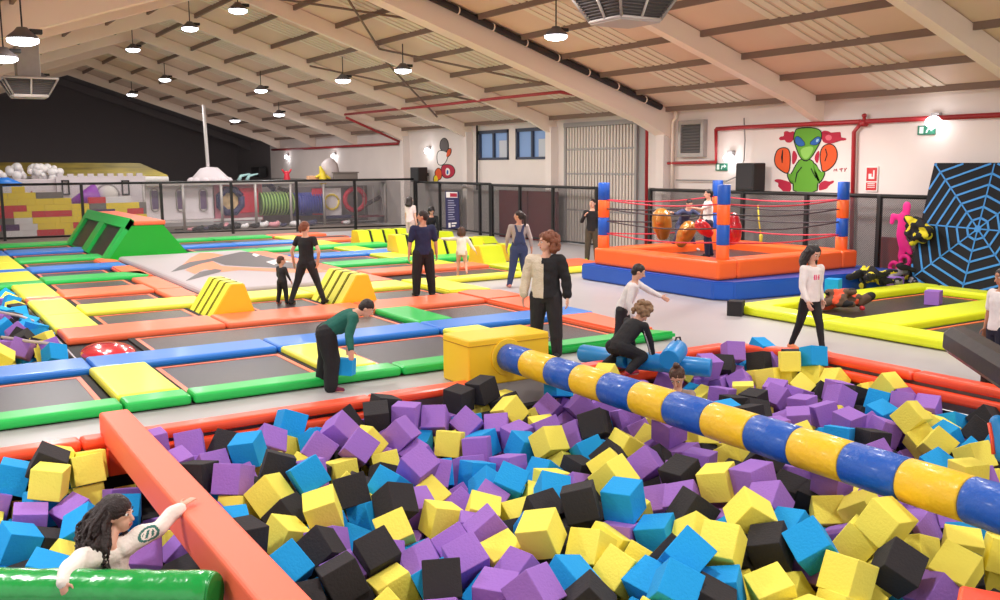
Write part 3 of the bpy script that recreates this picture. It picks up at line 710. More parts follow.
# exit signs
def exit_sign(x, y, label, w=.42, h=.2):
    p = pX(x, y, WX-.05); e = empty('exit_sign', p, label, 'sign')
    one('plate', mat('green_sign', (20, 110, 84), .5), lambda b: box(b, (p.x, p.y-w/2, p.z-h/2), (p.x+.045, p.y+w/2, p.z+h/2), .006), e)
    def icon(b):
        X = p.x-.004
        def q(u, v): return (X, p.y-u*w/2, p.z+v*h/2)
        for pol in ([(-.75, -.7), (-.3, -.7), (-.3, .7), (-.75, .7)], [(.1, .1), (.7, .1), (.7, .35), (.1, .35)], [(.55, -.3), (.95, .22), (.55, .75)], [(0, -.6), (.15, -.6), (.3, .2), (.12, .3)]):
            prism(b, [q(*t) for t in pol], (.003, 0, 0))
    one('pictogram', mat('white_pictogram', (224, 240, 232), .5), icon, e)
exit_sign(721, 167, 'small green exit sign on the wall left of the boxer in white'); exit_sign(926, 130, 'green exit sign under the bright lamp at the far right')
exit_sign(689, 213, 'green exit sign low behind the boxing ring')
# fire point sign
p = pX(871.5, 179, WX-.04); w, h = .32, .58
e = empty('fire_sign', p, 'red and white fire hose sign on the wall left of the spider web board', 'sign')
one('plate', mat('sign_white', (230, 220, 216), .5), lambda b: box(b, (p.x, p.y-w/2, p.z-h/2), (p.x+.035, p.y+w/2, p.z+h/2), .004), e)
def fi(b):
    for y0, y1, z0, z1 in ((-.14, .14, -.05, .26), (-.14, .14, -.26, -.08)): box(b, (p.x-.004, p.y+y0, p.z+z0), (p.x-.001, p.y+y1, p.z+z1))
one('red_field', mat('sign_red', (196, 40, 44), .5), fi, e)
def fi2(b):
    for y0, y1, z0, z1 in ((-.08, -.04, 0, .2), (-.04, .08, .0, .05), (.0, .08, .05, .12), (-.1, .1, -.12, -.10), (-.1, .1, -.16, -.145), (-.1, .1, -.2, -.185)): box(b, (p.x-.008, p.y+y0, p.z+z0), (p.x-.005, p.y+y1, p.z+z1))
one('pictogram', mat('sign_white', (230, 220, 216)), fi2, e)
# round reels on the wall
p = pX(617.5+.5, 169, WX-.3)

# ================================================================= MURALS (flat paint on the wall)
def paint(parent, name, pts, m, k, X=WX):
    bm = NB(); P = [pX(x, y, X-.004-.0022*k) for x, y in pts]
    f = bm.faces.new([bm.verts.new(p) for p in P]); bmesh.ops.triangulate(bm, faces=[f])
    r = bmesh.ops.extrude_face_region(bm, geom=bm.faces[:]); bmesh.ops.translate(bm, verts=[v for v in r['geom'] if isinstance(v, bmesh.types.BMVert)], vec=(.0015, 0, 0))
    bmesh.ops.recalc_face_normals(bm, faces=bm.faces)
    return link(name, bm, m, parent)
def smoothpoly(pts, n=3):
    for _ in range(n):
        q = []
        for i, a in enumerate(pts):
            b_ = pts[(i+1) % len(pts)]
            q += [(a[0]*.75+b_[0]*.25, a[1]*.75+b_[1]*.25), (a[0]*.25+b_[0]*.75, a[1]*.25+b_[1]*.75)]
        pts = q
    return pts
def MC(l): return [(770+x/7.5, 120+y/7.5) for x, y in l]
mg = mat('mural_green', (96, 158, 44), .8); mgd = mat('mural_outline', (22, 28, 24), .8); mo = mat('mural_orange', (216, 84, 34), .8); mr = mat('mural_crimson', (176, 32, 60), .8)
mb = mat('mural_blue', (40, 96, 170), .8); mlg = mat('mural_light_green', (140, 196, 90), .8); mw = mat('mural_white', (238, 230, 226), .8)
p0 = pX(808, 190, WX)
e = empty('alien_mural', p0, 'wall painting of a green alien with orange boxing gloves and red splashes', 'mural')
for pts in ([(65, 140), (75, 125), (110, 120), (100, 90), (130, 80), (150, 95), (180, 80), (185, 120), (165, 170), (120, 170), (110, 145), (80, 155)], [(385, 80), (440, 80), (480, 115), (520, 85), (535, 100), (510, 130), (575, 135), (570, 155), (500, 155), (480, 178), (400, 175), (385, 130)],
            [(30, 450), (60, 440), (120, 455), (160, 470), (158, 542), (100, 540), (80, 515), (55, 495), (75, 475), (40, 465)], [(365, 480), (410, 450), (440, 465), (480, 450), (480, 470), (440, 490), (430, 515), (390, 525), (365, 530)],
            [(165, 240), (185, 225), (212, 280), (165, 355)], [(375, 225), (360, 340), (328, 290), (350, 240)]):
    paint(e, 'splash', smoothpoly(MC(pts), 2), mr, 0)
paint(e, 'splash', smoothpoly(MC([(415, 120), (440, 108), (465, 122), (460, 150), (430, 155), (415, 140)]), 2), mat('mural_pink', (214, 96, 112)), 1)
def outl(pts, g=7):
    cx = sum(p[0] for p in pts)/len(pts); cy = sum(p[1] for p in pts)/len(pts); o = []
    n = len(pts)
    for i, (x, y) in enumerate(pts):
        ax, ay = pts[i-1]; bx_, by = pts[(i+1) % n]; tx, ty = bx_-ax, by-ay; L = math.hypot(tx, ty) or 1
        nx, ny = ty/L, -tx/L
        if nx*(x-cx)+ny*(y-cy) < 0: nx, ny = -nx, -ny
        o.append((x+nx*g, y+ny*g))
    return o
body = [(232, 295), (262, 318), (300, 300), (335, 300), (352, 380), (355, 540), (178, 540), (182, 470), (205, 380), (160, 420), (165, 470), (140, 430), (150, 395), (190, 360)]
torso = smoothpoly([(230, 290), (262, 318), (310, 292), (345, 370), (358, 420), (372, 440), (372, 470), (352, 470), (352, 542), (175, 542), (180, 470), (160, 475), (142, 430), (168, 400), (190, 350)], 1)
armR = smoothpoly([(318, 330), (340, 330), (370, 395), (395, 385), (412, 400), (372, 475), (345, 440)], 2)
armL = smoothpoly([(232, 330), (205, 345), (160, 410), (140, 400), (130, 410), (160, 480), (190, 440)], 2)
head = smoothpoly([(205, 62), (372, 62), (388, 130), (355, 200), (300, 290), (262, 305), (228, 280), (200, 210), (178, 140), (190, 90)], 2)
glL = smoothpoly([(40, 270), (60, 220), (110, 208), (142, 225), (150, 290), (140, 400), (100, 388), (50, 350), (36, 310)], 2)
glR = smoothpoly([(378, 290), (385, 215), (430, 180), (480, 190), (505, 250), (490, 320), (440, 370), (395, 390), (388, 340)], 2)
for s, m in ((torso, mg), (armR, mg), (armL, mg), (head, mg), (glL, mo), (glR, mo)):
    paint(e, 'outline', MC(outl(s, 8)), mgd, 1)
for s, m in ((torso, mg), (armR, mg), (armL, mg)): paint(e, 'figure', MC(s), m, 2)
paint(e, 'outline', MC(outl(head, 6)), mgd, 3)
paint(e, 'head', MC(head), mg, 4)
for s in (glL, glR): paint(e, 'glove', MC(s), mo, 4)
paint(e, 'muzzle', smoothpoly(MC([(225, 210), (340, 190), (295, 280), (262, 296), (235, 268)]), 2), mlg, 5)
for q in ([(188, 130), (215, 120), (270, 185), (225, 200), (190, 175)], [(380, 130), (350, 125), (290, 180), (340, 190), (375, 165)]):
    paint(e, 'eye_outline', smoothpoly(MC(outl(q, 5)), 1), mgd, 5); paint(e, 'eye', smoothpoly(MC(q), 1), mb, 6)
paint(e, 'eye_shine', smoothpoly(MC([(345, 145), (370, 140), (360, 165), (345, 168)]), 2), mat('mural_sky', (150, 190, 214)), 7)
for q in ([(98, 225), (90, 280), (95, 320), (88, 325), (82, 280), (92, 225)], [(420, 215), (432, 260), (415, 310), (408, 308), (424, 260), (412, 218)], [(310, 360), (345, 430), (340, 436), (304, 366)], [(240, 355), (205, 400), (190, 470), (184, 468), (198, 396), (234, 350)]):
    paint(e, 'fold_line', MC(q), mgd, 6)
# signature, thin red letters M T Y
for q in ([(478, 385), (482, 368), (490, 378), (498, 366), (503, 384)], [(520, 368), (545, 364)], [(532, 366), (535, 386)], [(555, 362), (562, 374), (575, 360)], [(562, 374), (560, 388)]):
    bm = NB(); tube(bm, [pX(770+x/7.5, 120+y/7.5, WX-.006) for x, y in q], .012, 4); link('signature_stroke', bm, mr, e)
# smaller figure mural on the left: a plain generic boxer shape
p0 = pX(447, 182, WX)
e = empty('boxer_mural', p0, 'small wall painting of a grey headed figure with red and white gloves above the banner', 'mural')
def M2(l): return [(425+x/5.46, 130+y/5.46) for x, y in l]
mgr = mat('mural_grey', (98, 90, 90), .8)
for s, m, k in (([(85, 60), (105, 42), (125, 60), (128, 105), (105, 122), (82, 100)], mgr, 1), ([(70, 120), (90, 112), (125, 125), (120, 160), (100, 190), (72, 190), (66, 150)], mw, 2), ([(125, 105), (142, 100), (140, 130), (120, 150), (115, 140)], mo, 3),
                ([(90, 195), (120, 188), (150, 195), (165, 225), (150, 255), (110, 265), (90, 240)], mr, 2), ([(112, 205), (135, 210), (138, 245), (112, 250)], mw, 3), ([(120, 215), (130, 225), (124, 245), (116, 238)], mb, 4), ([(55, 225), (75, 205), (90, 225), (90, 262), (70, 275), (58, 250)], mo, 3),
                ([(48, 255), (62, 245), (72, 270), (66, 285), (48, 284)], mat('mural_yellow', (226, 200, 40)), 4)):
    sp = smoothpoly(s, 2)
    paint(e, 'outline', M2(outl(sp, 4)), mgd, 0 if k < 3 else 1); paint(e, 'figure_patch', M2(sp), m, k+1)
# printed banner on the fence
p1 = pX(444.5, 196, 18.5); p2 = pX(460.5, 228, 18.5)
ban = [pX(445.5, 191, 18.5), pX(459, 191.5, 18.5), pX(460, 228, 18.5), pX(446.5, 229, 18.5)]
bm = NB(); prism(bm, [ban[k] for k in range(4)], (-.02, 0, 0)); e = link('banner', bm, mat('navy_banner', (40, 38, 84), .6)); tag(e, 'tall navy printed banner with a red and white top hanging on the fence', 'banner')
def bq(u0, v0, u1, v1, m, k=1, name='printed_line'):
    def q(u, v): return ban[0].lerp(ban[1], u).lerp(ban[3].lerp(ban[2], u), v)+Vector((-.022-.003*k, 0, 0))
    bm = NB(); prism(bm, [q(u0, v0), q(u1, v0), q(u1, v1), q(u0, v1)], (-.002, 0, 0)); link(name, bm, m, e)
bq(.08, .02, .92, .17, mw, 1, 'logo_field'); bq(.38, .05, .9, .15, mr, 2, 'logo_block')
for k in range(9):
    bq(.2, .24+k*.062, .2+random.uniform(.3, .6), .26+k*.062, mat('faded_white_print', (170, 168, 190)), 1)
bq(.2, .84, .36, .97, mw, 1); bq(.44, .84, .8, .88, mw, 1); bq(.44, .91, .7, .95, mw, 1)

# ================================================================= SPIDER WEB BOARD
B0 = Vector((17.97, 12.42, .02)); bt = pX(928, 163, 18.72)
topY = bt.y; H = bt.z
LEN = 4.1
up = Vector((18.72-17.97, 0, bt.z-.02)); upn = up.normalized(); HL = up.length
def bp(s, t, o=0):  # s metres along -y from the left end, t metres up the board, o outwards
    n = Vector((-upn.z, 0, upn.x)); return Vector((17.97, 12.45-s, .02))+upn*t+n*o
bm = NB(); prism(bm, [bp(0, 0), bp(LEN, 0), bp(LEN, HL), bp(0, HL)], (Vector((upn.z, 0, -upn.x))*.12))
web = link('climbing_board', bm, mat('black_velcro_board', (12, 13, 20), .85, bump=.3, bscale=60)); tag(web, 'tall leaning black velcro board painted with a blue spider web', 'board')
# find centre: the pixel (978,229) on the board plane
n = Vector((-upn.z, 0, upn.x)); d = ray(978, 229); q0 = bp(0, 0)
t = (q0-CC).dot(n)/d.dot(n); cpt = CC+d*t; cs = 12.45-cpt.y; ct = (cpt-Vector((17.97, cpt.y, .02))).dot(upn)
R0 = math.hypot(cs, HL-ct)
def clip(a, b_):
    x0, y0, x1, y1 = *a, *b_; dx, dy = x1-x0, y1-y0; t0, t1 = 0, 1
    for p, q in ((-dx, x0-.02), (dx, LEN-.02-x0), (-dy, y0-.02), (dy, HL-.02-y0)):
        if abs(p) < 1e-9:
            if q < 0: return None
            continue
        r = q/p
        if p < 0: t0 = max(t0, r)
        else: t1 = min(t1, r)
    return None if t0 >= t1 else ((x0+dx*t0, y0+dy*t0), (x0+dx*t1, y0+dy*t1))
m_web = mat('web_blue_paint', (52, 138, 212), .6)
bm = NB()
def strip(a, b_, w):
    c = clip(a, b_)
    if not c: return
    (x0, y0), (x1, y1) = c; L = math.hypot(x1-x0, y1-y0)
    if L < .02: return
    nx, ny = -(y1-y0)/L*w/2, (x1-x0)/L*w/2
    prism(bm, [bp(x0+nx, y0+ny, .004), bp(x1+nx, y1+ny, .004), bp(x1-nx, y1-ny, .004), bp(x0-nx, y0-ny, .004)], n*.008)
A8 = [math.atan2(HL-ct, -cs)+k*PI/4 for k in range(8)]
for a in A8: strip((cs, ct), (cs+math.cos(a)*6, ct+math.sin(a)*6), .028)
for k in range(1, 14):
    r = R0*k/8.2
    for j in range(8):
        a, c = A8[j], A8[(j+1) % 8]; strip((cs+math.cos(a)*r, ct+math.sin(a)*r), (cs+math.cos(c)*r, ct+math.sin(c)*r), .042)
link('painted_web', bm, m_web, web)
bm = NB(); c_ = bp(cs, ct, .004); tube(bm, [c_, c_+n*.012], .075, 12); link('web_hub', bm, m_web, web)

# ================================================================= SOFT PLAY AREA BEHIND THE BACK FENCE
PYY = 40.0
def q(x, y, Y=PYY): return pY(x, y, Y)
# toy brick wall
x0, x1 = q(-30, 200).x, q(146, 200).x
bm = NB(); rows, bh, bw = 9, .235, .62
cols_ = [mat('toy_yellow_brick', (240, 208, 40), .5), mat('toy_red_brick', (206, 32, 48), .5), mat('toy_grey_brick', (112, 104, 100), .5), mat('toy_white_brick', (226, 220, 222), .5), mat('toy_violet_brick', (74, 34, 92), .5)]
rnd = random.Random(5)
def topz(x):
    u = (x-x0)/(x1-x0); return 1.35 + (.35 if u < .25 else .25 if u < .45 else 0) if u < .55 else 1.2
for r in range(rows):
    x = x0-(r % 2)*.3
    while x < x1:
        w = rnd.choice((.45, .62, .62, .95)); z = .1+r*bh
        if z < topz(x) + (.15 if rnd.random() < .4 else 0):
            box(bm, (max(x, x0), PYY, z), (min(x+w-.006, x1), PYY+.3, z+bh-.006), mi=rnd.choices(range(5), (50, 22, 9, 9, 7))[0])
        x += w
o = link('toy_brick_wall', bm, cols_); tag(o, 'low wall of red, yellow and grey toy bricks at the left back', 'wall panel')
Z = lambda x, y, Y: pY(x, y, Y).z
m_white = mat('white_soft_panel', (222, 212, 216), .6); m_navy = mat('navy_soft_panel', (38, 36, 84), .6); m_pred = mat('red_soft_panel', (190, 28, 58), .6)
m_pur = mat('purple_vinyl', (140, 52, 168), .4); m_sil = mat('clear_plastic_dome', (206, 200, 196), .15)
# purple funnel and clear ball
a, b_ = q(72, 203, 41.5), q(98, 196, 41.5)
bm = NB(); tube(bm, [a, b_], [.15, .55], 16); tag(link('slide_funnel', bm, m_pur, smooth=True), 'purple funnel above the toy brick wall', 'slide')
c = q(107.5, 195.5, 41.5); bm = NB(); ell(bm, c, (.42, .42, .42), seg=20); bmesh.ops.bisect_plane(bm, geom=bm.verts[:]+bm.edges[:]+bm.faces[:], plane_co=c+Vector((0, 2, 0)), plane_no=(0, 1, 0))
t = link('dome_window', bm, m_sil, smooth=True); tag(t, 'round clear bubble window beside the purple funnel', 'bubble window')
bm = NB(); tube(bm, [c+Vector((.44*math.cos(k*PI/10), -.05, .44*math.sin(k*PI/10))) for k in range(21)], .05, 6); link('rim', bm, mat('grey_rim', (150, 140, 142), .5), t, smooth=True)
# white castle panel with dark windows behind
e = empty('castle_panel', q(108, 200, 42.5), 'white wall panel with small dark windows and battlements behind the purple funnel', 'play panel')
def cp(b):
    A, B = q(58, 205, 42.5), q(147, 205, 42.5); box(b, (A.x, 42.5, .0), (B.x, 42.7, Z(60, 177, 42.5)))
    n = 9
    for k in range(n):
        x = A.x+(B.x-A.x)*(k+.15)/n; box(b, (x, 42.5, Z(60, 177, 42.5)-.01), (x+.22, 42.7, Z(60, 174, 42.5)))
one('wall', m_white, cp, e)
for xx in (66, 126): 
    A, B = q(xx-3.5, 195, 42.4), q(xx+3.5, 185, 42.4)
    one('window_frame', m_black, lambda b: [box(b, (A.x, 42.42, A.z), (A.x+.05, 42.498, B.z+.2)), box(b, (B.x-.05, 42.42, A.z), (B.x, 42.498, B.z+.2)), box(b, (A.x, 42.42, A.z), (B.x, 42.498, A.z+.05)), box(b, (A.x, 42.42, B.z+.15), (B.x, 42.498, B.z+.2))], e)
# yellow green netted roof slope over the far play structure
p = [q(-25, 180, 44), q(168, 178, 44), q(140, 165.5, 50), q(-25, 165, 50)]
bm = NB(); prism(bm, p, (0, 0, .12)); tag(link('play_roof', bm, mat('olive_yellow_roof', (178, 160, 70), .7, var=.4, vscale=.7)), 'olive yellow sloping roof over the far play structure', 'roof')
bm = NB(); tube(bm, [q(-20, 180.5, 43.9), q(60, 179.5, 43.9), q(168, 180, 43.9)], .16, 8); tag(link('roof_edge_roll', bm, mat('white_roll', (232, 228, 224), .5), smooth=True), 'white padded roll along the edge of the olive roof', 'roll')
# white balls heap
rnd = random.Random(3)
for k in range(44):
    x = rnd.uniform(-2, 62); y = rnd.uniform(167, 178); r = rnd.uniform(.1, .2); pp = q(x, y, 42.9+rnd.random()*.5)
    bm = NB(); ell(bm, pp, (r, r, r), seg=10)
    o = link('white_ball', bm, mat('white_balloon', (240, 236, 236), .4), smooth=True); tag(o, 'white balloon in the cluster at the far left above the toy bricks', 'balloon', 'white balloons at the far left')
A_ = q(-20, 180, 42.75); B_ = q(66, 179, 42.75); bm = NB(); box(bm, (A_.x, 42.72, .01), (B_.x, 43.7, A_.z), .02); tag(link('soft_block', bm, m_white), 'white block carrying the cluster of white balloons', 'block')
# blue slide top
bm = NB(); tube(bm, [q(-12, 186, 41.8), q(8, 184.5, 41.8), q(21, 188, 41.8)], [.3, .28, .2], 12); tag(link('slide', bm, V['blue'], smooth=True), 'blue slide top at the far left above the toy bricks', 'slide')
# climbing peaks
for pts, m, lab in (([(10, 207), (22, 198), (44, 190), (62, 205), (46, 212)], mat('pale_tent', (222, 206, 204), .6), 'pale pointed tent shape above the toy brick wall'), ([(18, 206), (32, 191), (38, 205), (30, 212)], m_pred, 'red pointed shape above the toy bricks'),
                    ([(38, 206), (44, 196), (62, 206), (56, 212)], mat('mustard_panel', (220, 176, 60), .6), 'mustard pointed shape above the toy bricks'), ([(0, 208), (2, 196), (16, 206), (10, 212)], mat('teal_panel', (96, 150, 150), .6), 'teal shape at the left end above the toy bricks')):
    Yq = 40.6+.25*pts[0][0]/20
    bm = NB(); prism(bm, [q(x, y, Yq) for x, y in pts], (0, .15, 0)); tag(link('climbing_peak', bm, m), lab, 'play panel')
# soft play tower: panels, tubes
e = empty('play_frame', q(250, 234, 41.0), 'long two storey soft play frame with round windows and net tubes behind the back fence', 'play frame')
F = 41.0
def panel(xa, xb, ya, yb, m, name='panel', Y=F, th=.12):
    A, B = q(xa, yb, Y), q(xb, ya, Y); one(name, m, lambda b: box(b, (A.x, Y, max(A.z, .02)), (B.x, Y+th, B.z), .02), e)
panel(146, 214, 183, 221, m_white, 'white_panel')
for xx in (155, 180.5, 203.5):
    c = q(xx, 200, F-.03)
    def fr(b):
        pts = [(c.x+.16*math.cos(a), F-.03, c.z+(.3 if math.sin(a) >= 0 else -.3)+.16*math.sin(a)) for a in [k*PI/8 for k in range(17)]]
        tube(b, pts+[pts[0]], .035, 5)
    one('oval_frame', m_galv, fr, e)
    one('oval_window', mat('violet_window', (106, 84, 120), .3), lambda b: box(b, (c.x-.15, F-.02, c.z-.38), (c.x+.15, F-.003, c.z+.38), .01), e)
panel(214, 262, 183, 222, mat('pink_soft_panel', (204, 120, 138), .6), 'pink_panel')
def ringp(xc, yc, r, m, name, seg=8, thick=.14, Y=F-.12):
    c = q(xc, yc, Y)
    one(name, m, lambda b: tube(b, [(c.x+r*math.cos((k+.5)*2*PI/seg), Y, c.z+r*math.sin((k+.5)*2*PI/seg)) for k in range(seg+1)], thick, 8), e)
    return c
c = ringp(230.5, 201, .52, m_navy, 'octagon_frame', 8, .15)
one('round_window', mat('patterned_window', (190, 160, 120), .3, var=.5, vscale=3), lambda b: tube(b, [(c.x, F-.06, c.z), (c.x, F-.02, c.z)], .46, 20), e)
panel(240, 258, 188, 213, m_pred, 'red_panel', F-.2)
c = ringp(264, 194, .5, m_navy, 'octagon_frame', 8, .14, F+.3)
def nettube(xa, xb, yc, r, m, name):
    A, B = q(xa, yc, F), q(xb, yc, F)
    def f(b):
        tube(b, [A, B], r*.93, 16)
        n = 11
        for k in range(n): 
            x = A.x+(B.x-A.x)*(k+.5)/n; tube(b, [(x, F+r*math.cos(a), A.z+r*math.sin(a)) for a in [j*2*PI/14 for j in range(15)]], .03, 5, mi=1)
    one(name, m, f, e)
nettube(258.5, 292, 204, .5, [mat('green_tube_net', (64, 104, 40), .7, bump=.6, bscale=30), mat('pale_green_rope', (150, 180, 100), .7)], 'green_tube')
nettube(293, 321, 204.5, .5, [mat('blue_tube_net', (26, 40, 120), .5, bump=.6, bscale=30), mat('dark_blue_rope', (50, 60, 150), .7)], 'blue_tube')
panel(313, 324, 188, 215, m_pred, 'red_panel', F-.25)
panel(325, 341, 188, 216, m_white, 'white_panel', F-.1)
c = ringp(332, 202, .34, mat('yellow_arc', (226, 200, 60), .5), 'arc', 12, .05, F-.14)
c = ringp(355, 199.5, .5, m_pred, 'red_ring', 14, .11, F-.1)
panel(325, 352, 215, 219, m_navy, 'blue_floor', F-.4, .6)
panel(352, 425, 214.5, 217, mat('dark_red_floor', (120, 36, 50), .6), 'red_floor', F-.4, .8)
panel(146, 425, 180.5, 183, m_galv, 'upper_edge', F-.5, .5)
panel(262, 425, 184, 232, mat('grey_back_panel', (128, 118, 120), .8), 'back_panel', F+1.6, .1)
panel(146, 262, 219, 222, mat('pale_shelf', (208, 200, 200), .6), 'lower_ledge', F-.5, .6)
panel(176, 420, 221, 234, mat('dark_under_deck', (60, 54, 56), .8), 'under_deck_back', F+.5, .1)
for xx in (146, 185, 223, 257, 292, 325, 357, 386, 415):
    A = q(xx, 230, F-.55)
    one('steel_post', m_galv, lambda b: cyl(b, (A.x, F-.55, .01), (A.x, F-.55, Z(xx, 184, F-.55)), .06, 8), e)
for xx in range(356, 420, 9):
    A = q(xx, 230, F-.2); one('net_strut', m_galv, lambda b: cyl(b, (A.x, F-.2, Z(xx, 214, F-.2)), (A.x, F-.2, Z(xx, 186, F-.2)), .018, 5), e)
for (xa, ya, xb, yb) in ((388, 214, 410, 205), (365, 205, 380, 197), (278, 188, 290, 192)):
    A, B = q(xa, ya, F-.1), q(xb, yb, F-.1); one('step_slope', mat('dark_slope', (70, 62, 66), .7), lambda b: tube(b, [A, B], .1, 6), e)
# shoes and bags under the deck
rnd = random.Random(8)
for k in range(26):
    xx = rnd.uniform(190, 350); A = pz(xx, rnd.uniform(230, 233.5), 0.012); A.y = F-.75+rnd.random()*.5; A.x = pY(xx, 230, A.y).x
    c = rnd.choice([(30, 28, 32), (230, 226, 228), (230, 226, 228), (60, 58, 90), (220, 150, 160), (40, 40, 44)])
    bm = NB(); s = rnd.uniform(.14, .26); ell(bm, (A.x, A.y, s*.5+.012), (s, s*.7, s*.5), seg=8); ell(bm, (A.x+s*.6, A.y, s*.75), (s*.45, s*.4, s*.5), seg=8)
    o = link('bag', bm, mat('bag_%d_%d' % (c[0], c[2]), c, .7), smooth=True); o.name = 'bag'; tag(o, 'small bag or pair of shoes left on the floor under the play frame', 'bag', 'bags and shoes under the play frame')
# white cone roof with pole
e2 = empty('tent_tower', q(210, 181, 42.5), 'white scalloped tent roof carrying a tall white pole', 'tent')
c = q(210, 179, 42.5)
one('tent_roof', m_white, lambda b: (tube(b, [(c.x, c.y, c.z-.25), (c.x, c.y, c.z+.08), (c.x-.02, c.y, c.z+.48), (c.x-.02, c.y, c.z+.52)], [.9, .78, .38, .1], 12), [ell(b, (c.x+.8*math.cos(k*PI/6), c.y+.8*math.sin(k*PI/6), c.z-.1), (.2, .2, .18), seg=8) for k in range(12)]), e2)
one('pole', mat('white_pole', (238, 232, 232), .5), lambda b: tube(b, [q(208, 168, 42.5), q(203.5, 105, 42.5)], .075, 8), e2, smooth=True)
# things on top of the frame: grey dome, yellow figure, pale cabinet, red cone
c = q(330, 181, 41.6)
e3 = empty('dome_roof', c, 'pale grey dome on the play frame under the far wall lamp', 'dome')
one('dome', mat('pale_grey_dome', (200, 188, 188), .5), lambda b: tube(b, [c, c+Vector((0, 0, .55)), c+Vector((0, 0, .8)), c+Vector((0, 0, .98)), c+Vector((0, 0, 1.05))], [.42, .42, .36, .2, .05], 14), e3, smooth=True)
c = q(323, 181, 41.2); bm = NB(); chain(bm, [c, c+Vector((-.02, 0, .35)), c+Vector((-.1, 0, .62))], [.2, .14, .06]); capsule(bm, c+Vector((0, 0, .3)), c+Vector((.32, 0, .12)), .09, .06); capsule(bm, c+Vector((0, 0, .3)), c+Vector((-.3, 0, .2)), .08, .06)
tag(link('inflatable_figure', bm, mat('yellow_inflatable', (236, 212, 60), .4), smooth=True), 'yellow inflatable figure in front of the grey dome', 'inflatable')
A, B = q(333, 181, 41.2), q(356, 173, 41.2)
bm = NB(); box(bm, (A.x, 41.0, A.z), (B.x, 41.8, B.z), .02); box(bm, (A.x-.05, 40.95, B.z), (B.x+.05, 41.85, B.z+.06), .01); tag(link('grey_box', bm, mat('grey_cabinet', (132, 122, 116), .6)), 'grey flat topped box on the play frame right of the dome', 'box')
A, B = q(308, 181, 41.4), q(331, 175.5, 41.4)
bm = NB(); box(bm, (A.x, 41.3, A.z), (B.x, 41.6, B.z), .02); tag(link('orange_sign_board', bm, mat('peach_board', (232, 180, 140), .6)), 'peach coloured board left of the yellow inflatable', 'board')
c = q(287, 180, 41.4); bm = NB(); chain(bm, [c, c+Vector((0, 0, .3))], [.16, .1]); capsule(bm, c+Vector((0, 0, .2)), c+Vector((-.2, 0, .45)), .06, .04); capsule(bm, c+Vector((0, 0, .2)), c+Vector((.2, 0, .45)), .06, .04)
tag(link('crown_shape', bm, mat('red_crown', (206, 40, 60), .5), smooth=True), 'little red forked shape on top of the play frame', 'ornament')
for xx, w in ((239, 5), (247, 6)):
    A = q(xx, 181, 41.2); bm = NB(); tube(bm, [A, A+Vector((.1, 0, .22)), A+Vector((.5, 0, .3))], [.1, .07, .03], 6); tag(link('cloth_roll', bm, mat('aqua_cloth', (150, 190, 190), .7)), 'pale aqua cloth lying on top of the play frame beside the tent', 'cloth', 'aqua cloths on the play frame')

# ================================================================= PEOPLE
def remesh(bm, vox, smooth=2, noise=0.0, nscale=20.0):
    me = bpy.data.meshes.new('tmp'); bm.to_mesh(me); bm.free()
    o = bpy.data.objects.new('tmp', me); COL.objects.link(o)
    md = o.modifiers.new('r', 'REMESH'); md.mode = 'VOXEL'; md.voxel_size = vox
    if smooth: ms = o.modifiers.new('s', 'SMOOTH'); ms.factor = .5; ms.iterations = smooth
    dg = bpy.context.evaluated_depsgraph_get(); me2 = bpy.data.meshes.new_from_object(o.evaluated_get(dg))
    bpy.data.objects.remove(o); bpy.data.meshes.remove(me)
    out = NB(); out.from_mesh(me2); bpy.data.meshes.remove(me2)
    if noise:
        from mathutils import noise as nz
        out.normal_update()
        for v in out.verts: v.co += v.normal*noise*nz.noise(v.co*nscale)
    for f in out.faces: f.smooth = True
    return out
SKIN = {'light': mat('skin_light', (224, 172, 148), .55), 'mid': mat('skin_mid', (206, 150, 124), .55), 'tan': mat('skin_tan', (190, 134, 106), .55)}
m_eye = mat('eye_white', (235, 230, 226), .3); m_iris = mat('eye_brown', (46, 28, 20), .3); m_lip = mat('lip_rose', (176, 84, 80), .5)
def fab(name, rgb, b=.5): return mat(name, rgb, .85, bump=b, bscale=14, var=.06, vscale=9)
def U(v): return Vector(v).normalized()
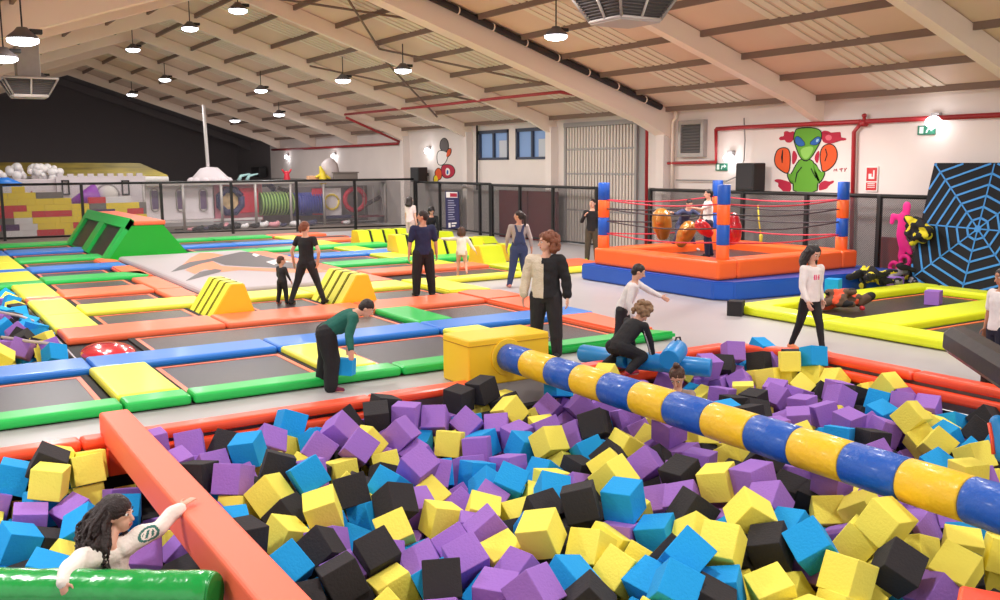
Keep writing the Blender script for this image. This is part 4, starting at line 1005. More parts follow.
def person(name, pos, yaw, h, lab, skin='mid', torso=(0, 0, 1), twist=0, head=(0, 0), neckdir=None, k=1.0, thick=1.0,
           legs=(((0, 0, -1), (0, 0, -1)), ((0, 0, -1), (0, 0, -1))), arms=(None, None), top=None, bottom=None, shoes=None, hair=None, vox=.011, ground=0.0, extra=None, footd=None, headw=None, drop=None, short_legs=False):
    """pos: world x,y of the pelvis or feet centre; yaw: direction faced, degrees from +x. Local axes: x to the person's right, y forward, z up."""
    ya = math.radians(yaw); fw = Vector((math.cos(ya), math.sin(ya), 0)); rt = Vector((math.sin(ya), -math.cos(ya), 0)); Zu = Vector((0, 0, 1))
    T = U(torso)
    sd = Vector((math.cos(math.radians(twist)), math.sin(math.radians(twist)), 0)); sd = (sd-T*sd.dot(T)).normalized()
    fd = Zu.cross(Vector((1, 0, 0)))  # (0,1,0)
    cf = T.cross(sd)*1.0
    if cf.y < 0 and abs(T.z) > .2: cf = -cf
    ht = h*thick
    pel = Vector((0, 0, 0))
    hw, sw = .052*ht, .108*ht
    hips = [pel+Vector((s*hw, 0, -.01*h)) for s in (-1, 1)]          # left, right
    Lt, Ls = .235*h, .235*h
    knees = []; ank = []
    for i in (0, 1):
        td, sdn = U(legs[i][0]), U(legs[i][1]); kn = hips[i]+td*Lt; knees.append(kn); ank.append(kn+sdn*Ls)
    chest = pel+T*.20*h; neckb = pel+T*.315*h
    sh = [pel+T*.285*h+sd*s*sw for s in (-1, 1)]
    hp, hy = head; nd = U(neckdir) if neckdir else T
    hc = neckb+nd*.045*h+(nd*.5+Zu*.5).normalized()*.062*h*k
    # head axes
    hyr, hpr = math.radians(hy), math.radians(hp)
    Hf = Vector((math.sin(hyr)*math.cos(hpr), math.cos(hyr)*math.cos(hpr), -math.sin(hpr)))   # hy: turned to own right, hp: looking down
    Hr = Vector((math.cos(hyr), -math.sin(hyr), 0)); Hu = Hr.cross(Hf)
    R = Matrix((Hr, Hf, Hu)).transposed()
    # ground: lowest ankle
    low = min(ank[0].z, ank[1].z)-.042*h
    if drop is not None: low = drop
    base = Vector((pos[0], pos[1], ground))
    def W(p): p = Vector(p); return base+rt*p.x+fw*p.y+Zu*(p.z-low)
    def Lc(w): w = Vector(w)-base; return Vector((w.dot(rt), w.dot(fw), w.z+low))
    MW = Matrix((rt, fw, Zu)).transposed()
    # arms
    La, Lf = .165*h, .145*h
    elb = []; wr = []; hd = []
    for i in (0, 1):
        a = arms[i] or ((0.12*(1 if i else -1), 0.02, -1), (0.05*(1 if i else -1), .15, -1))
        if a[0] == 'ik':
            tgt = Lc(a[1]); d = tgt-sh[i]; D = min(d.length, (La+Lf)*.995); dn = d.normalized(); tgt = sh[i]+dn*D
            x = (La*La-Lf*Lf+D*D)/(2*D); hh = math.sqrt(max(La*La-x*x, 0)); pol = Vector(a[2]); pol = (pol-dn*pol.dot(dn)).normalized()
            e_ = sh[i]+dn*x+pol*hh; w_ = tgt
        else:
            e_ = sh[i]+U(a[0])*La; w_ = e_+U(a[1])*Lf
        elb.append(e_); wr.append(w_)
        hd.append((U(a[3]) if len(a) > 3 else (w_-e_).normalized(), a[4] if len(a) > 4 else .5))
    bm = NB()
    bw = thick
    def trun(b, g, z0=-.06, z1=.33, wid=1.0, skirt=False):
        zs = [(-.06, .096, .07), (-.02, .096, .072), (.03, .094, .07), (.09, .084, .064), (.15, .084, .064), (.22, .092, .066), (.275, .094, .056), (.305, .066, .044), (.33, .034, .034)] if skirt else [(-.06, .075, .055), (-.02, .09, .068), (.03, .092, .068), (.09, .078, .058), (.15, .08, .06), (.22, .094, .066), (.275, .1, .058), (.305, .07, .045), (.33, .034, .034)]
        secs = []
        for t, rx, ry in zs:
            if t < z0-1e-6 or t > z1+1e-6: continue
            bl = min(1, max(0, (t+.02)/.15)); ax = (Vector((1, 0, 0))*(1-bl)+sd*bl).normalized(); ay = (Vector((0, 1, 0))*(1-bl)+cf*bl).normalized()
            base_ = pel+(Zu*t*h if t < 0 else T*t*h)
            secs.append((W(base_), MW @ ax, rx*ht*wid+g, MW @ ay, ry*ht*wid+g))
        loft(b, secs)
    trun(bm, -.012)
    # head: skull, jaw, neck, nose, ears
    kk = h*k
    def HH(x, y, z): return W(hc+Hr*x*kk+Hf*y*kk+Hu*z*kk)
    RW = MW @ R
    ell(bm, HH(0, -.004, .012), (.049*kk, .058*kk, .056*kk), RW); ell(bm, HH(0, .012, -.028), (.037*kk, .042*kk, .042*kk), RW)
    chain(bm, [W(neckb-nd*.02*h), HH(0, -.014, -.03)], [.034*ht, .031*kk])
    capsule(bm, HH(0, .053, .008), HH(0, .066, -.013), .006*kk, .0095*kk, 8)
    for s in (-1, 1): ell(bm, HH(.05*s, -.004, -.004), (.006*kk, .011*kk, .017*kk), RW, seg=8)
    # limbs
    for i, s in ((0, -1), (1, 1)):
        cl = -.006 if top else 0
        chain(bm, [W(sh[i]), W(elb[i]), W(wr[i])], [.026*ht, .023*ht, .0165*ht])
        chain(bm, [W(hips[i]), W(knees[i]), W(ank[i])], [.058*ht, .036*ht, .022*ht])
        capsule(bm, W(ank[i]), W(ank[i]+Vector((0, .0, -.02*h))), .024*h, .024*h)
        fdd = U(footd[i]) if footd else Vector((s*.12, 1, -.1)).normalized()
        capsule(bm, W(ank[i]+Vector((0, 0, -.022*h))), W(ank[i]+Vector((0, 0, -.025*h))+fdd*.1*h), .02*h, .017*h)
        # hand
        hdir, curl = hd[i]; side = U((1, 0, 0)) if abs(hdir.x) < .8 else U((0, 1, 0))
        pn = hdir.cross(Vector((0, 1, 0)) if abs(hdir.y) < .8 else Vector((0, 0, 1))).normalized()*(-s)   # palm normal
        if pn.x*s > 0 and abs(pn.x) > .4: pn = -pn
        wv = hdir.cross(pn).normalized()
        if wv.y < 0: wv = -wv
        w0 = wr[i]; kn = w0+hdir*.052*h
        RM = MW @ Matrix((wv, hdir, pn)).transposed()
        ell(bm, W(w0+hdir*.028*h), (.022*h, .034*h, .011*h), RM, seg=10)
        fr = max(.0058*h, vox*.62)
        for j, off in enumerate((-.0165, -.0055, .0055, .0165)):
            L_ = (.036, .042, .045, .04)[j]*h
            a_ = kn+wv*off*h*1.15; d1 = (hdir+pn*curl*.6).normalized(); d2 = (hdir+pn*curl*1.8).normalized()
            b1 = a_+d1*L_*.55; b2 = b1+d2*L_*.5
            chain(bm, [W(a_-hdir*.01*h), W(b1), W(b2)], [fr*1.05, fr, fr*.85], 8)
        a_ = w0+hdir*.012*h+wv*.016*h; b1 = a_+(hdir*.6+wv*.8).normalized()*.028*h; b2 = b1+(hdir+wv*.25+pn*curl*.4).normalized()*.026*h
        chain(bm, [W(a_), W(b1), W(b2)], [fr*1.2, fr*1.1, fr*.9], 8)
    body = link('person', remesh(bm, vox, 1), SKIN[skin], org=base)
    body.name = 'person'; ORG[body.name] = base.copy()
    tag(body, lab, 'person')
    # face
    for s in (-1, 1):
        one('eye', m_eye, lambda b: ell(b, HH(.0185*s, .0475, .012), (.0092*kk, .006*kk, .0062*kk), RW, seg=8), body, smooth=True)
        one('iris', m_iris, lambda b: ell(b, HH(.0185*s, .0522, .012), (.0045*kk, .003*kk, .0048*kk), RW, seg=8), body, smooth=True)
        if hair: one('eyebrow', hair[1], lambda b: chain(b, [HH(.009*s, .0545, .025), HH(.019*s, .0535, .029), HH(.029*s, .046, .026)], [.0022*kk]*3, 6), body)
    one('lips', m_lip, lambda b: (ell(b, HH(0, .0515, -.03), (.013*kk, .005*kk, .0035*kk), RW, seg=8), ell(b, HH(0, .0505, -.0355), (.011*kk, .005*kk, .0035*kk), RW, seg=8)), body, smooth=True)
    # clothes
    if top:
        mt = top['m']; b = NB(); g = top.get('g', .012); hem = top.get('hem', -.02)
        trun(b, g, hem, .305, top.get('w', 1.0), True)
        sl = top.get('sleeve', 1.0)
        for i in (0, 1):
            r = top.get('r', .029)*ht+g
            capsule(b, W(pel+T*.27*h+sd*(-1 if i == 0 else 1)*sw*.55), W(sh[i]), .042*ht+g, r)
            if sl > 0:
                if sl <= .5: e1 = sh[i].lerp(elb[i], sl*2); capsule(b, W(sh[i]), W(e1), r, r*.92)
                else: chain(b, [W(sh[i]), W(elb[i]), W(elb[i].lerp(wr[i], (sl-.5)*2))], [r, r*.84, r*top.get('cuff', .62)])
        rb = remesh(b, top.get('vox', vox), 2, noise=top.get('noise', .006), nscale=12)
        # cut the neck and sleeve ends stay closed round the skin
        mats = [mt]+top.get('mats', [])
        if 'split' in top:
            for f in rb.faces:
                f.material_index = top['split'](Lc(f.calc_center_median()), dict(h=h, sh=sh, elb=elb, wr=wr, T=T, pel=pel, chest=chest))
        link(top.get('name', 'shirt'), rb, mats, body)
    if bottom:
        b = NB(); g = bottom.get('g', .01); trun(b, g, -.06, bottom.get('waist', .09))
        for i in (0, 1):
            l = bottom.get('len', 1.0); r0, r1, r2 = bottom.get('r', (.06, .041, .03))
            if l <= .5: chain(b, [W(hips[i]), W(hips[i].lerp(knees[i], l*2))], [r0*ht+g, r1*ht*1.15+g])
            else: chain(b, [W(hips[i]), W(knees[i]), W(knees[i].lerp(ank[i], (l-.5)*2))], [r0*ht+g, r1*ht+g, r2*ht+g*.6])
        if bottom.get('bib'):
            for s in (-1, 1): chain(b, [W(pel+T*.08*h+Vector((s*.05*h, 0, 0))-cf*.066*h), W(pel+T*.2*h+sd*s*.03*h-cf*.074*h), W(pel+T*.3*h+sd*s*.055*h-cf*.062*h)], [.03*h, .02*h, .014*h])
            capsule(b, W(pel+T*.1*h-cf*.05*h), W(pel+T*.19*h-cf*.06*h), .05*h, .03*h); capsule(b, W(pel+T*.1*h+cf*.04*h), W(pel+T*.22*h+cf*.05*h), .06*h, .045*h)
        link(bottom.get('name', 'trousers'), remesh(b, vox, 2, noise=.005, nscale=11), bottom['m'], body)
    if shoes:
        for i in (0, 1):
            s = -1 if i == 0 else 1; fdd = U(footd[i]) if footd else Vector((s*.12, 1, 0)).normalized()
            fz = fdd.copy(); upv = (Zu-fz*fz.dot(Zu)).normalized()
            a_ = ank[i]-fz*.02*h-upv*.02*h; c_ = ank[i]+fz*.105*h-upv*.026*h
            b = NB(); chain(b, [W(a_), W(a_+fz*.06*h+upv*.002*h), W(c_)], [.026*h, .025*h, .018*h]); capsule(b, W(ank[i]+upv*.0*h), W(ank[i]-upv*.01*h), .027*h, .027*h)
            rb = remesh(b, vox, 1)
            sh_o = link('shoe', rb, shoes, body)
            one('sole', mat('pale_sole', (206, 200, 196), .6), lambda b: (capsule(b, W(a_-upv*.018*h), W(c_-upv*.012*h), .022*h, .019*h, 10)) , sh_o) if False else None
    if hair:
        st, mh = hair[0], hair[1]; b = NB()
        rn = random.Random(len(lab))
        ell(b, HH(0, -.012, .022), (.054*kk, .06*kk, .054*kk), RW); ell(b, HH(0, -.03, -.004), (.047*kk, .043*kk, .05*kk), RW)
        if st == 'curly': ell(b, HH(0, -.03, .022), (.066*kk, .062*kk, .066*kk), RW)
        vx = max(.008, vox*.9)
        if st == 'bob':
            for a in range(-5, 6):
                t = a/5*2.1; x, y = math.sin(t)*.05, -math.cos(t)*.052-.006
                chain(b, [HH(x*.9, y, .03), HH(x*1.12, y*1.1, -.03), HH(x*1.1, y*1.1, -.075)], [.018*kk, .02*kk, .01*kk], 8)
        elif st == 'long':
            L2 = hair[2] if len(hair) > 2 else .2
            for a in range(-6, 7):
                t = a/6*1.95; x, y = math.sin(t)*.05, -math.cos(t)*.05-.008
                p1 = HH(x, y, .03); p2 = HH(x*1.15, y*1.15, -.05); p3 = p2+Vector((0, 0, -L2*h*.5))+(MW @ (Hr*x*.3-Hf*.02))*kk; p4 = p3+Vector((rn.uniform(-.01, .01), rn.uniform(-.01, .01), -L2*h*.5))
                chain(b, [p1, p2, p3, p4], [.018*kk, .02*kk, .017*kk, .006*kk], 8)
        elif st == 'pony':
            L2 = hair[2] if len(hair) > 2 else .16
            p0 = HH(0, -.07, .03); p1 = HH(0, -.092, .0); chain(b, [p0, p1, p1+Vector((0, 0, -L2*h*.6)), p1+Vector((0, 0, -L2*h))], [.016*kk, .021*kk, .022*kk, .007*kk])
        elif st == 'bun':
            ell(b, HH(0, -.035, .082), (.024*kk,)*3, RW, seg=10)
        elif st == 'curly':
            rr = hair[2] if len(hair) > 2 else .045
            for _ in range(90):
                t = rn.uniform(0, 2*PI); ph = rn.uniform(-.9, 1.4); d = Vector((math.cos(t)*math.cos(ph), math.sin(t)*math.cos(ph), math.sin(ph)))
                if d.y > .3 and d.z < .5: continue
                ell(b, HH(d.x*(.045+rr*.5), -.03+d.y*(.05+rr*.45), .014+d.z*.066-(.03 if d.z < 0 else 0)), (rr*kk*rn.uniform(.28, .5),)*3, None, seg=8)
        ho = link('hair', remesh(b, vx, 1, noise=.007 if st != 'short' else .004, nscale=28), mh, body)
        if st == 'bun': one('hair_tie', mat('cream_tie', (236, 220, 190), .6), lambda b: ell(b, HH(0, -.02, .068), (.016*kk, .012*kk, .008*kk), RW, seg=8), ho)
    return body, dict(W=W, sh=sh, wr=wr, elb=elb, hc=hc, HH=HH, h=h, ank=ank, kk=kk, RW=RW)
blk = fab('black_cloth', (30, 29, 33)); blk2 = fab('soft_black_cloth', (40, 38, 44)); hair_dk = mat('dark_brown_hair', (40, 26, 24), .5, bump=.5, bscale=60); hair_br = mat('brown_hair', (78, 50, 38), .5, bump=.5, bscale=60)
hair_au = mat('auburn_hair', (128, 74, 50), .55, bump=.6, bscale=60); hair_bl = mat('dark_blond_hair', (140, 108, 78), .6, bump=.6, bscale=60); hair_bk = mat('black_hair', (26, 20, 22), .45, bump=.5, bscale=60)
TB = .05
g = lambda x, y, z=0.0: (pz(x, y, z).x, pz(x, y, z).y)

# man in navy shirt
person('man', g(424, 296, TB), 78, 1.70, 'man in a navy T-shirt and black trousers standing with his back turned', 'mid', head=(4, -62), legs=(((-.12, 0, -1), (-.04, 0, -1)), ((.12, .02, -1), (.08, 0, -1))), thick=1.06,
       arms=(((-.25, .0, -1), (-.1, .1, -1)), ((.25, 0, -1), (.1, .1, -1))), top=dict(m=fab('navy_cotton', (34, 38, 74)), sleeve=.4, w=1.02, r=.034), bottom=dict(m=blk, r=(.066, .05, .038)), shoes=blk2, hair=('short', hair_dk), ground=TB)
# woman in black
person('woman', g(308, 304, TB), 40, 1.60, 'woman all in black striding away with one hand on her hip', 'light', head=(8, 10), legs=(((-.3, -.12, -1), (-.28, -.25, -1)), ((.22, .28, -1), (.3, .1, -1))),
       arms=(((-.5, -.1, -1), (-.05, .3, -1)), ((.55, -.2, -1), (-.3, .25, -1))), top=dict(m=blk, sleeve=.22, g=.01), bottom=dict(m=blk2, r=(.06, .036, .027)), shoes=blk, hair=('pony', hair_au, .07), ground=TB)
# toddler
person('toddler', g(283, 304, TB), 20, .86, 'toddler in black standing beside the woman in black', 'light', head=(10, 20), k=1.5, thick=1.15, legs=(((-.08, -.1, -1), (-.1, -.15, -1)), ((.1, .1, -1), (.1, 0, -1))),
       arms=(((-.2, .1, -1), (0, .4, -1)), ((.3, .2, -1), (.1, .5, -1))), top=dict(m=blk2, sleeve=.9, g=.008), bottom=dict(m=blk, g=.008), shoes=fab('rose_shoe', (190, 110, 100)), hair=('short', hair_br), vox=.008, ground=TB)
# woman with pale top far behind
person('woman', g(411, 247), 20, 1.62, 'dark haired woman in a pale pink top standing behind the man in navy', 'light', head=(0, 20), top=dict(m=fab('pale_pink_cotton', (232, 208, 206)), sleeve=.3), bottom=dict(m=fab('beige_trousers', (200, 176, 166))), shoes=blk, hair=('long', hair_dk, .08))
# person in black jacket sitting far behind
person('person', g(431, 244), 250, 1.6, 'person in a black jacket crouching behind the lime blocks beside the man in navy', 'mid', torso=(0, .5, 1), legs=(((-.2, 1, -.2), (-.1, -.4, -1)), ((.2, 1, -.2), (.1, -.4, -1))), head=(35, 0), top=dict(m=blk), bottom=dict(m=blk2), shoes=mat('lime_shoe', (200, 230, 60), .5), hair=('curly', hair_bk, .04))
# little girl running
person('girl', g(462, 276, TB), 62, 1.13, 'little girl in a white jumper running barefoot across a trampoline', 'light', k=1.28, thick=1.05, torso=(0, .12, 1), head=(0, -8),
       legs=(((-.08, .35, -1), (-.05, -.1, -1)), ((.1, .1, -1), (.1, -1.0, -.9))), arms=(((-1, .1, -.1), (-1, .2, .1)), ((.6, -.1, -1), (.7, -.1, -1))), top=dict(m=fab('white_jumper', (230, 222, 216)), sleeve=.95, hem=-.06, g=.014), bottom=dict(m=fab('beige_shorts', (214, 180, 160)), len=.18), hair=('bob', hair_br), vox=.009, ground=TB)
# woman in dungarees
person('woman', g(519, 287), 66, 1.66, 'woman in blue dungarees with a long dark ponytail seen from behind', 'mid', head=(0, -55), legs=(((-.12, .05, -1), (-.22, -.1, -1)), ((.1, .15, -1), (.14, .05, -1))),
       arms=(((-.25, .2, -1), (.0, .6, -1)), ((.3, -.1, -1), (.15, .35, -1))), top=dict(m=fab('grey_jersey', (176, 164, 160)), sleeve=.85, hem=.03, g=.008), bottom=dict(m=fab('denim_blue', (54, 66, 104)), bib=True, g=.016), shoes=fab('pink_sock', (226, 150, 140)), hair=('pony', hair_dk, .14))
# woman in cardigan
CX = g(546, 357)
def card(p, d):
    if abs(p.x) > .11*d['h']: return 1 if p.x > 0 else 0
    if abs(p.x) < .018*d['h'] and p.z > .26*d['h'] and p.y > 0: return 0
    return 1 if p.x > -.0 else 0
person('woman', CX, 222, 1.70, 'woman with auburn curls in a cardigan half cream and half black', 'light', thick=1.12, head=(2, 50), legs=(((-.1, .0, -1), (-.05, 0, -1)), ((.1, -.1, -1), (.05, -.05, -1))),
       arms=(((-.3, .0, -1), (-.1, .15, -1)), ((.3, .0, -1), (.1, .2, -1))),
       top=dict(name='cardigan', m=blk, mats=[mat('cream_knit', (222, 208, 188), .9, bump=.8, bscale=50)], split=card, sleeve=.93, g=.022, r=.034, cuff=.75, noise=.012, w=1.06), bottom=dict(m=fab('charcoal_jeans', (44, 40, 44)), r=(.066, .046, .036)), shoes=blk, hair=('curly', hair_au, .062), vox=.009)
# boy in green sweater bending
gb = g(331, 388)
cubep_ = pD(347, 366, 11.35)
person('boy', (gb[0]-.05, gb[1]-.02), -22, 1.36, 'boy in a green sweater bending down with a blue cube in his hand', 'light', k=1.1, thick=1.24, torso=(.05, .86, .5), head=(40, 10), neckdir=(0, .9, -.05), legs=(((-.14, -.02, -1), (-.08, -.22, -1)), ((.14, .2, -1), (.08, -.08, -1))),
       arms=(('ik', pD(347, 353, 11.5), (0, -1, 0), (0, 0, -1), .3), ('ik', pD(351, 350, 11.15), (0, -1, 0), (0, .0, -1), .3)), top=dict(m=fab('bottle_green_knit', (24, 96, 84)), sleeve=.95, hem=-.02, g=.014), bottom=dict(m=blk, r=(.068, .052, .044), g=.014), shoes=fab('plum_shoe', (120, 36, 70)), hair=('short', hair_dk), vox=.009)
# boy in white reaching
person('boy', g(622, 357), -46, 1.34, 'boy in a white long sleeved shirt leaning forward with one arm stretched out', 'light', k=1.1, torso=(.1, .42, .9), head=(28, -10), legs=(((-.1, .2, -1), (-.1, -.2, -1)), ((.12, -.1, -1), (.1, -.35, -1))),
       arms=(((-.4, .9, -.6), (-.1, 1, -.5)), ((.35, -.2, -1), (.1, .3, -1))), top=dict(m=fab('white_cotton', (226, 220, 222)), sleeve=.97, g=.013, hem=-.06), bottom=dict(m=blk2), shoes=blk, hair=('short', hair_dk), vox=.009)
# crouching in black
cpos = g(617, 374)
person('child', cpos, 10, 1.42, 'child with curly blond hair crouching in a black tracksuit at the edge of the pit', 'light', k=1.1, torso=(.1, .75, .62), head=(55, 0), neckdir=(0, .9, .3), legs=(((-.35, .95, -.45), (-.1, -1, -.45)), ((.35, .95, -.45), (.1, -1, -.45))),
       arms=(((-.1, .5, -1), (0, .25, -1)), ((.15, .4, -1), (.05, .2, -1))), top=dict(name='jacket', m=blk, mats=[mat('white_stripe_cloth', (230, 226, 226), .8)], split=lambda p, d: 1 if (lambda e, w, s: ((p-e).cross((w-s).normalized()).length < 9 and abs(((p-e)-(w-s).normalized()*((p-e).dot((w-s).normalized()))).x) < .010 and abs(p.x) > .15*d['h'] and (p-s).dot((w-s).normalized()) > .04))(d['elb'][1], d['wr'][1], d['sh'][1]) else 0, sleeve=.97, g=.018), bottom=dict(m=blk, g=.018), shoes=mat('crimson_shoe', (170, 40, 60), .6), hair=('curly', hair_bl, .05), vox=.009, ground=.02)
# girl in the pit
pp = pD(688, 375, 10.7); hgt = 1.32
person('girl', (pp.x-.1, pp.y+.02), 215, hgt, 'girl with a top bun sunk in the foam cubes behind the striped roll', 'light', k=1.25, torso=(0, .3, 1), head=(42, 0), arms=(((-.2, .9, -.4), (.3, .9, .2)), ((.2, .9, -.4), (-.3, .9, .2))),
       top=dict(name='jacket', m=fab('taupe_fleece', (150, 132, 122)), sleeve=.95, g=.02), bottom=dict(m=blk), hair=('bun', hair_br), vox=.008, ground=pp.z-hgt*.93)
# youth in black by the ring
person('youth', g(592, 261.5), 222, 1.68, 'youth in a black top and olive trousers standing left of the boxing ring', 'light', head=(0, 12), arms=(((-.3, .1, -1), (.0, .2, -1)), ((.4, .1, -1), (-.5, .6, .75))), legs=(((-.06, 0, -1), (-.04, 0, -1)), ((.08, 0, -1), (.05, 0, -1))),
       top=dict(m=blk, sleeve=.95), bottom=dict(m=fab('olive_trousers', (78, 70, 56)), r=(.06, .045, .036)), shoes=mat('lime_shoe', (200, 230, 60)), hair=('short', hair_dk))
# boxer with gold gloves
RZ0 = .57
fx = pz(681, 251, RZ0)
b1, d1 = person('boxer', (fx.x, fx.y), 262, 1.42, 'boy crouching in the boxing ring with huge golden boxing gloves', 'light', torso=(0, .55, .85), head=(35, 0), legs=(((-.55, .35, -1), (-.6, -.3, -1)), ((.5, .6, -.8), (.2, -.6, -1))),
       arms=(((-.4, .8, -.5), (.1, .8, .1)), ((.9, .3, -.3), (.6, .4, .2))), top=dict(m=fab('slate_blue_shirt', (70, 76, 110)), sleeve=.9), bottom=dict(m=fab('grey_navy_trousers', (60, 62, 88))), shoes=mat('white_shoe', (220, 216, 214), .6), hair=('short', hair_bk), ground=RZ0)
m_gold = mat('golden_vinyl', (190, 126, 48), .28, metal=.25, coat=.4); m_glr = mat('red_glove_vinyl', (200, 20, 36), .28, coat=.4)
def glove(c, m, s, ax, label):
    A = U(ax); b = NB(); x, y = frame_of(A)
    chain(b, [c-A*.28*s, c-A*.05*s, c+A*.2*s], [.2*s, .28*s, .27*s], 16); chain(b, [c-CF*.12*s-A*.12*s, c-CF*.24*s-CR*.08*s+A*.08*s, c-CF*.22*s-CR*.02*s+A*.26*s], [.1*s, .13*s, .11*s]); tube(b, [c-A*.44*s, c-A*.3*s], [.15*s, .14*s], 14)
    o = link('boxing_glove', remesh(b, .015, 2), m); tag(o, label, 'boxing glove'); return o
glove(pD(662, 224, 21.6), m_gold, .8, (-.3, -.2, 1), 'huge golden boxing glove on the left, worn by the crouching boy'); glove(pD(685.5, 234, 20.9), m_gold, .66, (.4, -.3, .9), 'huge golden boxing glove in front of the crouching boy')
fx = pz(707, 257, RZ0)
person('boxer', (fx.x, fx.y), 150, 1.50, 'boy in a white T-shirt and dark trousers in the boxing ring wearing huge red gloves', 'light', head=(0, 0), arms=(((-.3, .8, -.5), (-.1, 1, .2)), ((.7, .2, -.8), (.5, .1, -.8))), legs=(((-.15, .12, -1), (-.15, 0, -1)), ((.15, -.15, -1), (.15, -.25, -1))),
       top=dict(m=fab('white_tshirt', (232, 226, 224)), sleeve=.35), bottom=dict(m=fab('midnight_trousers', (32, 36, 66)), g=.016), shoes=blk, hair=('short', hair_bk), ground=RZ0)
glove(pD(704, 228.5, 20.0), m_glr, .5, (-.6, .3, .6), 'red boxing glove left of the boy in the white T-shirt'); glove(pD(732, 229, 19.6), m_glr, .72, (.1, .1, -1), 'huge red boxing glove hanging right of the banded front post')
# girl in white walking
def pr(p, d): return 1 if (p.y > .03 and abs(p.x-.005) < .05 and abs((p-d['pel']).dot(d['T'])-.215*d['h']) < .035 and (abs(p.x*40-int(p.x*40)) > .25)) else 0
person('girl', g(808, 352), 262, 1.52, 'girl with long dark hair in a white sweater and black leggings walking and looking down', 'light', k=1.1, thick=.92, head=(34, -6), torso=(0, .05, 1), legs=(((-.02, .36, -1), (.0, .22, -1)), ((.02, -.3, -1), (.04, -.45, -1))),
       arms=(((-.18, -.25, -1), (-.05, .25, -1)), ((.2, .15, -1), (.0, .6, -1))), top=dict(name='sweater', m=fab('white_sweater', (236, 228, 226)), mats=[mat('pink_print', (226, 70, 120), .7)], split=pr, sleeve=.96, g=.018, hem=-.02), bottom=dict(m=blk, r=(.058, .036, .026), g=.006), shoes=mat('coral_shoe', (240, 140, 90), .6), hair=('long', hair_bk, .12), vox=.009)
# girl at right edge
person('girl', (lambda q_: (q_.x, q_.y))(pz(995, 388, 0)), 160, 1.40, 'girl in a white T-shirt at the right edge of the picture behind the black arm', 'tan', k=1.08, head=(14, 0), top=dict(m=fab('white_tee', (232, 226, 226)), sleeve=.4), bottom=dict(m=fab('navy_leggings', (30, 32, 52))), shoes=blk, hair=('bun', hair_bk), vox=.01)

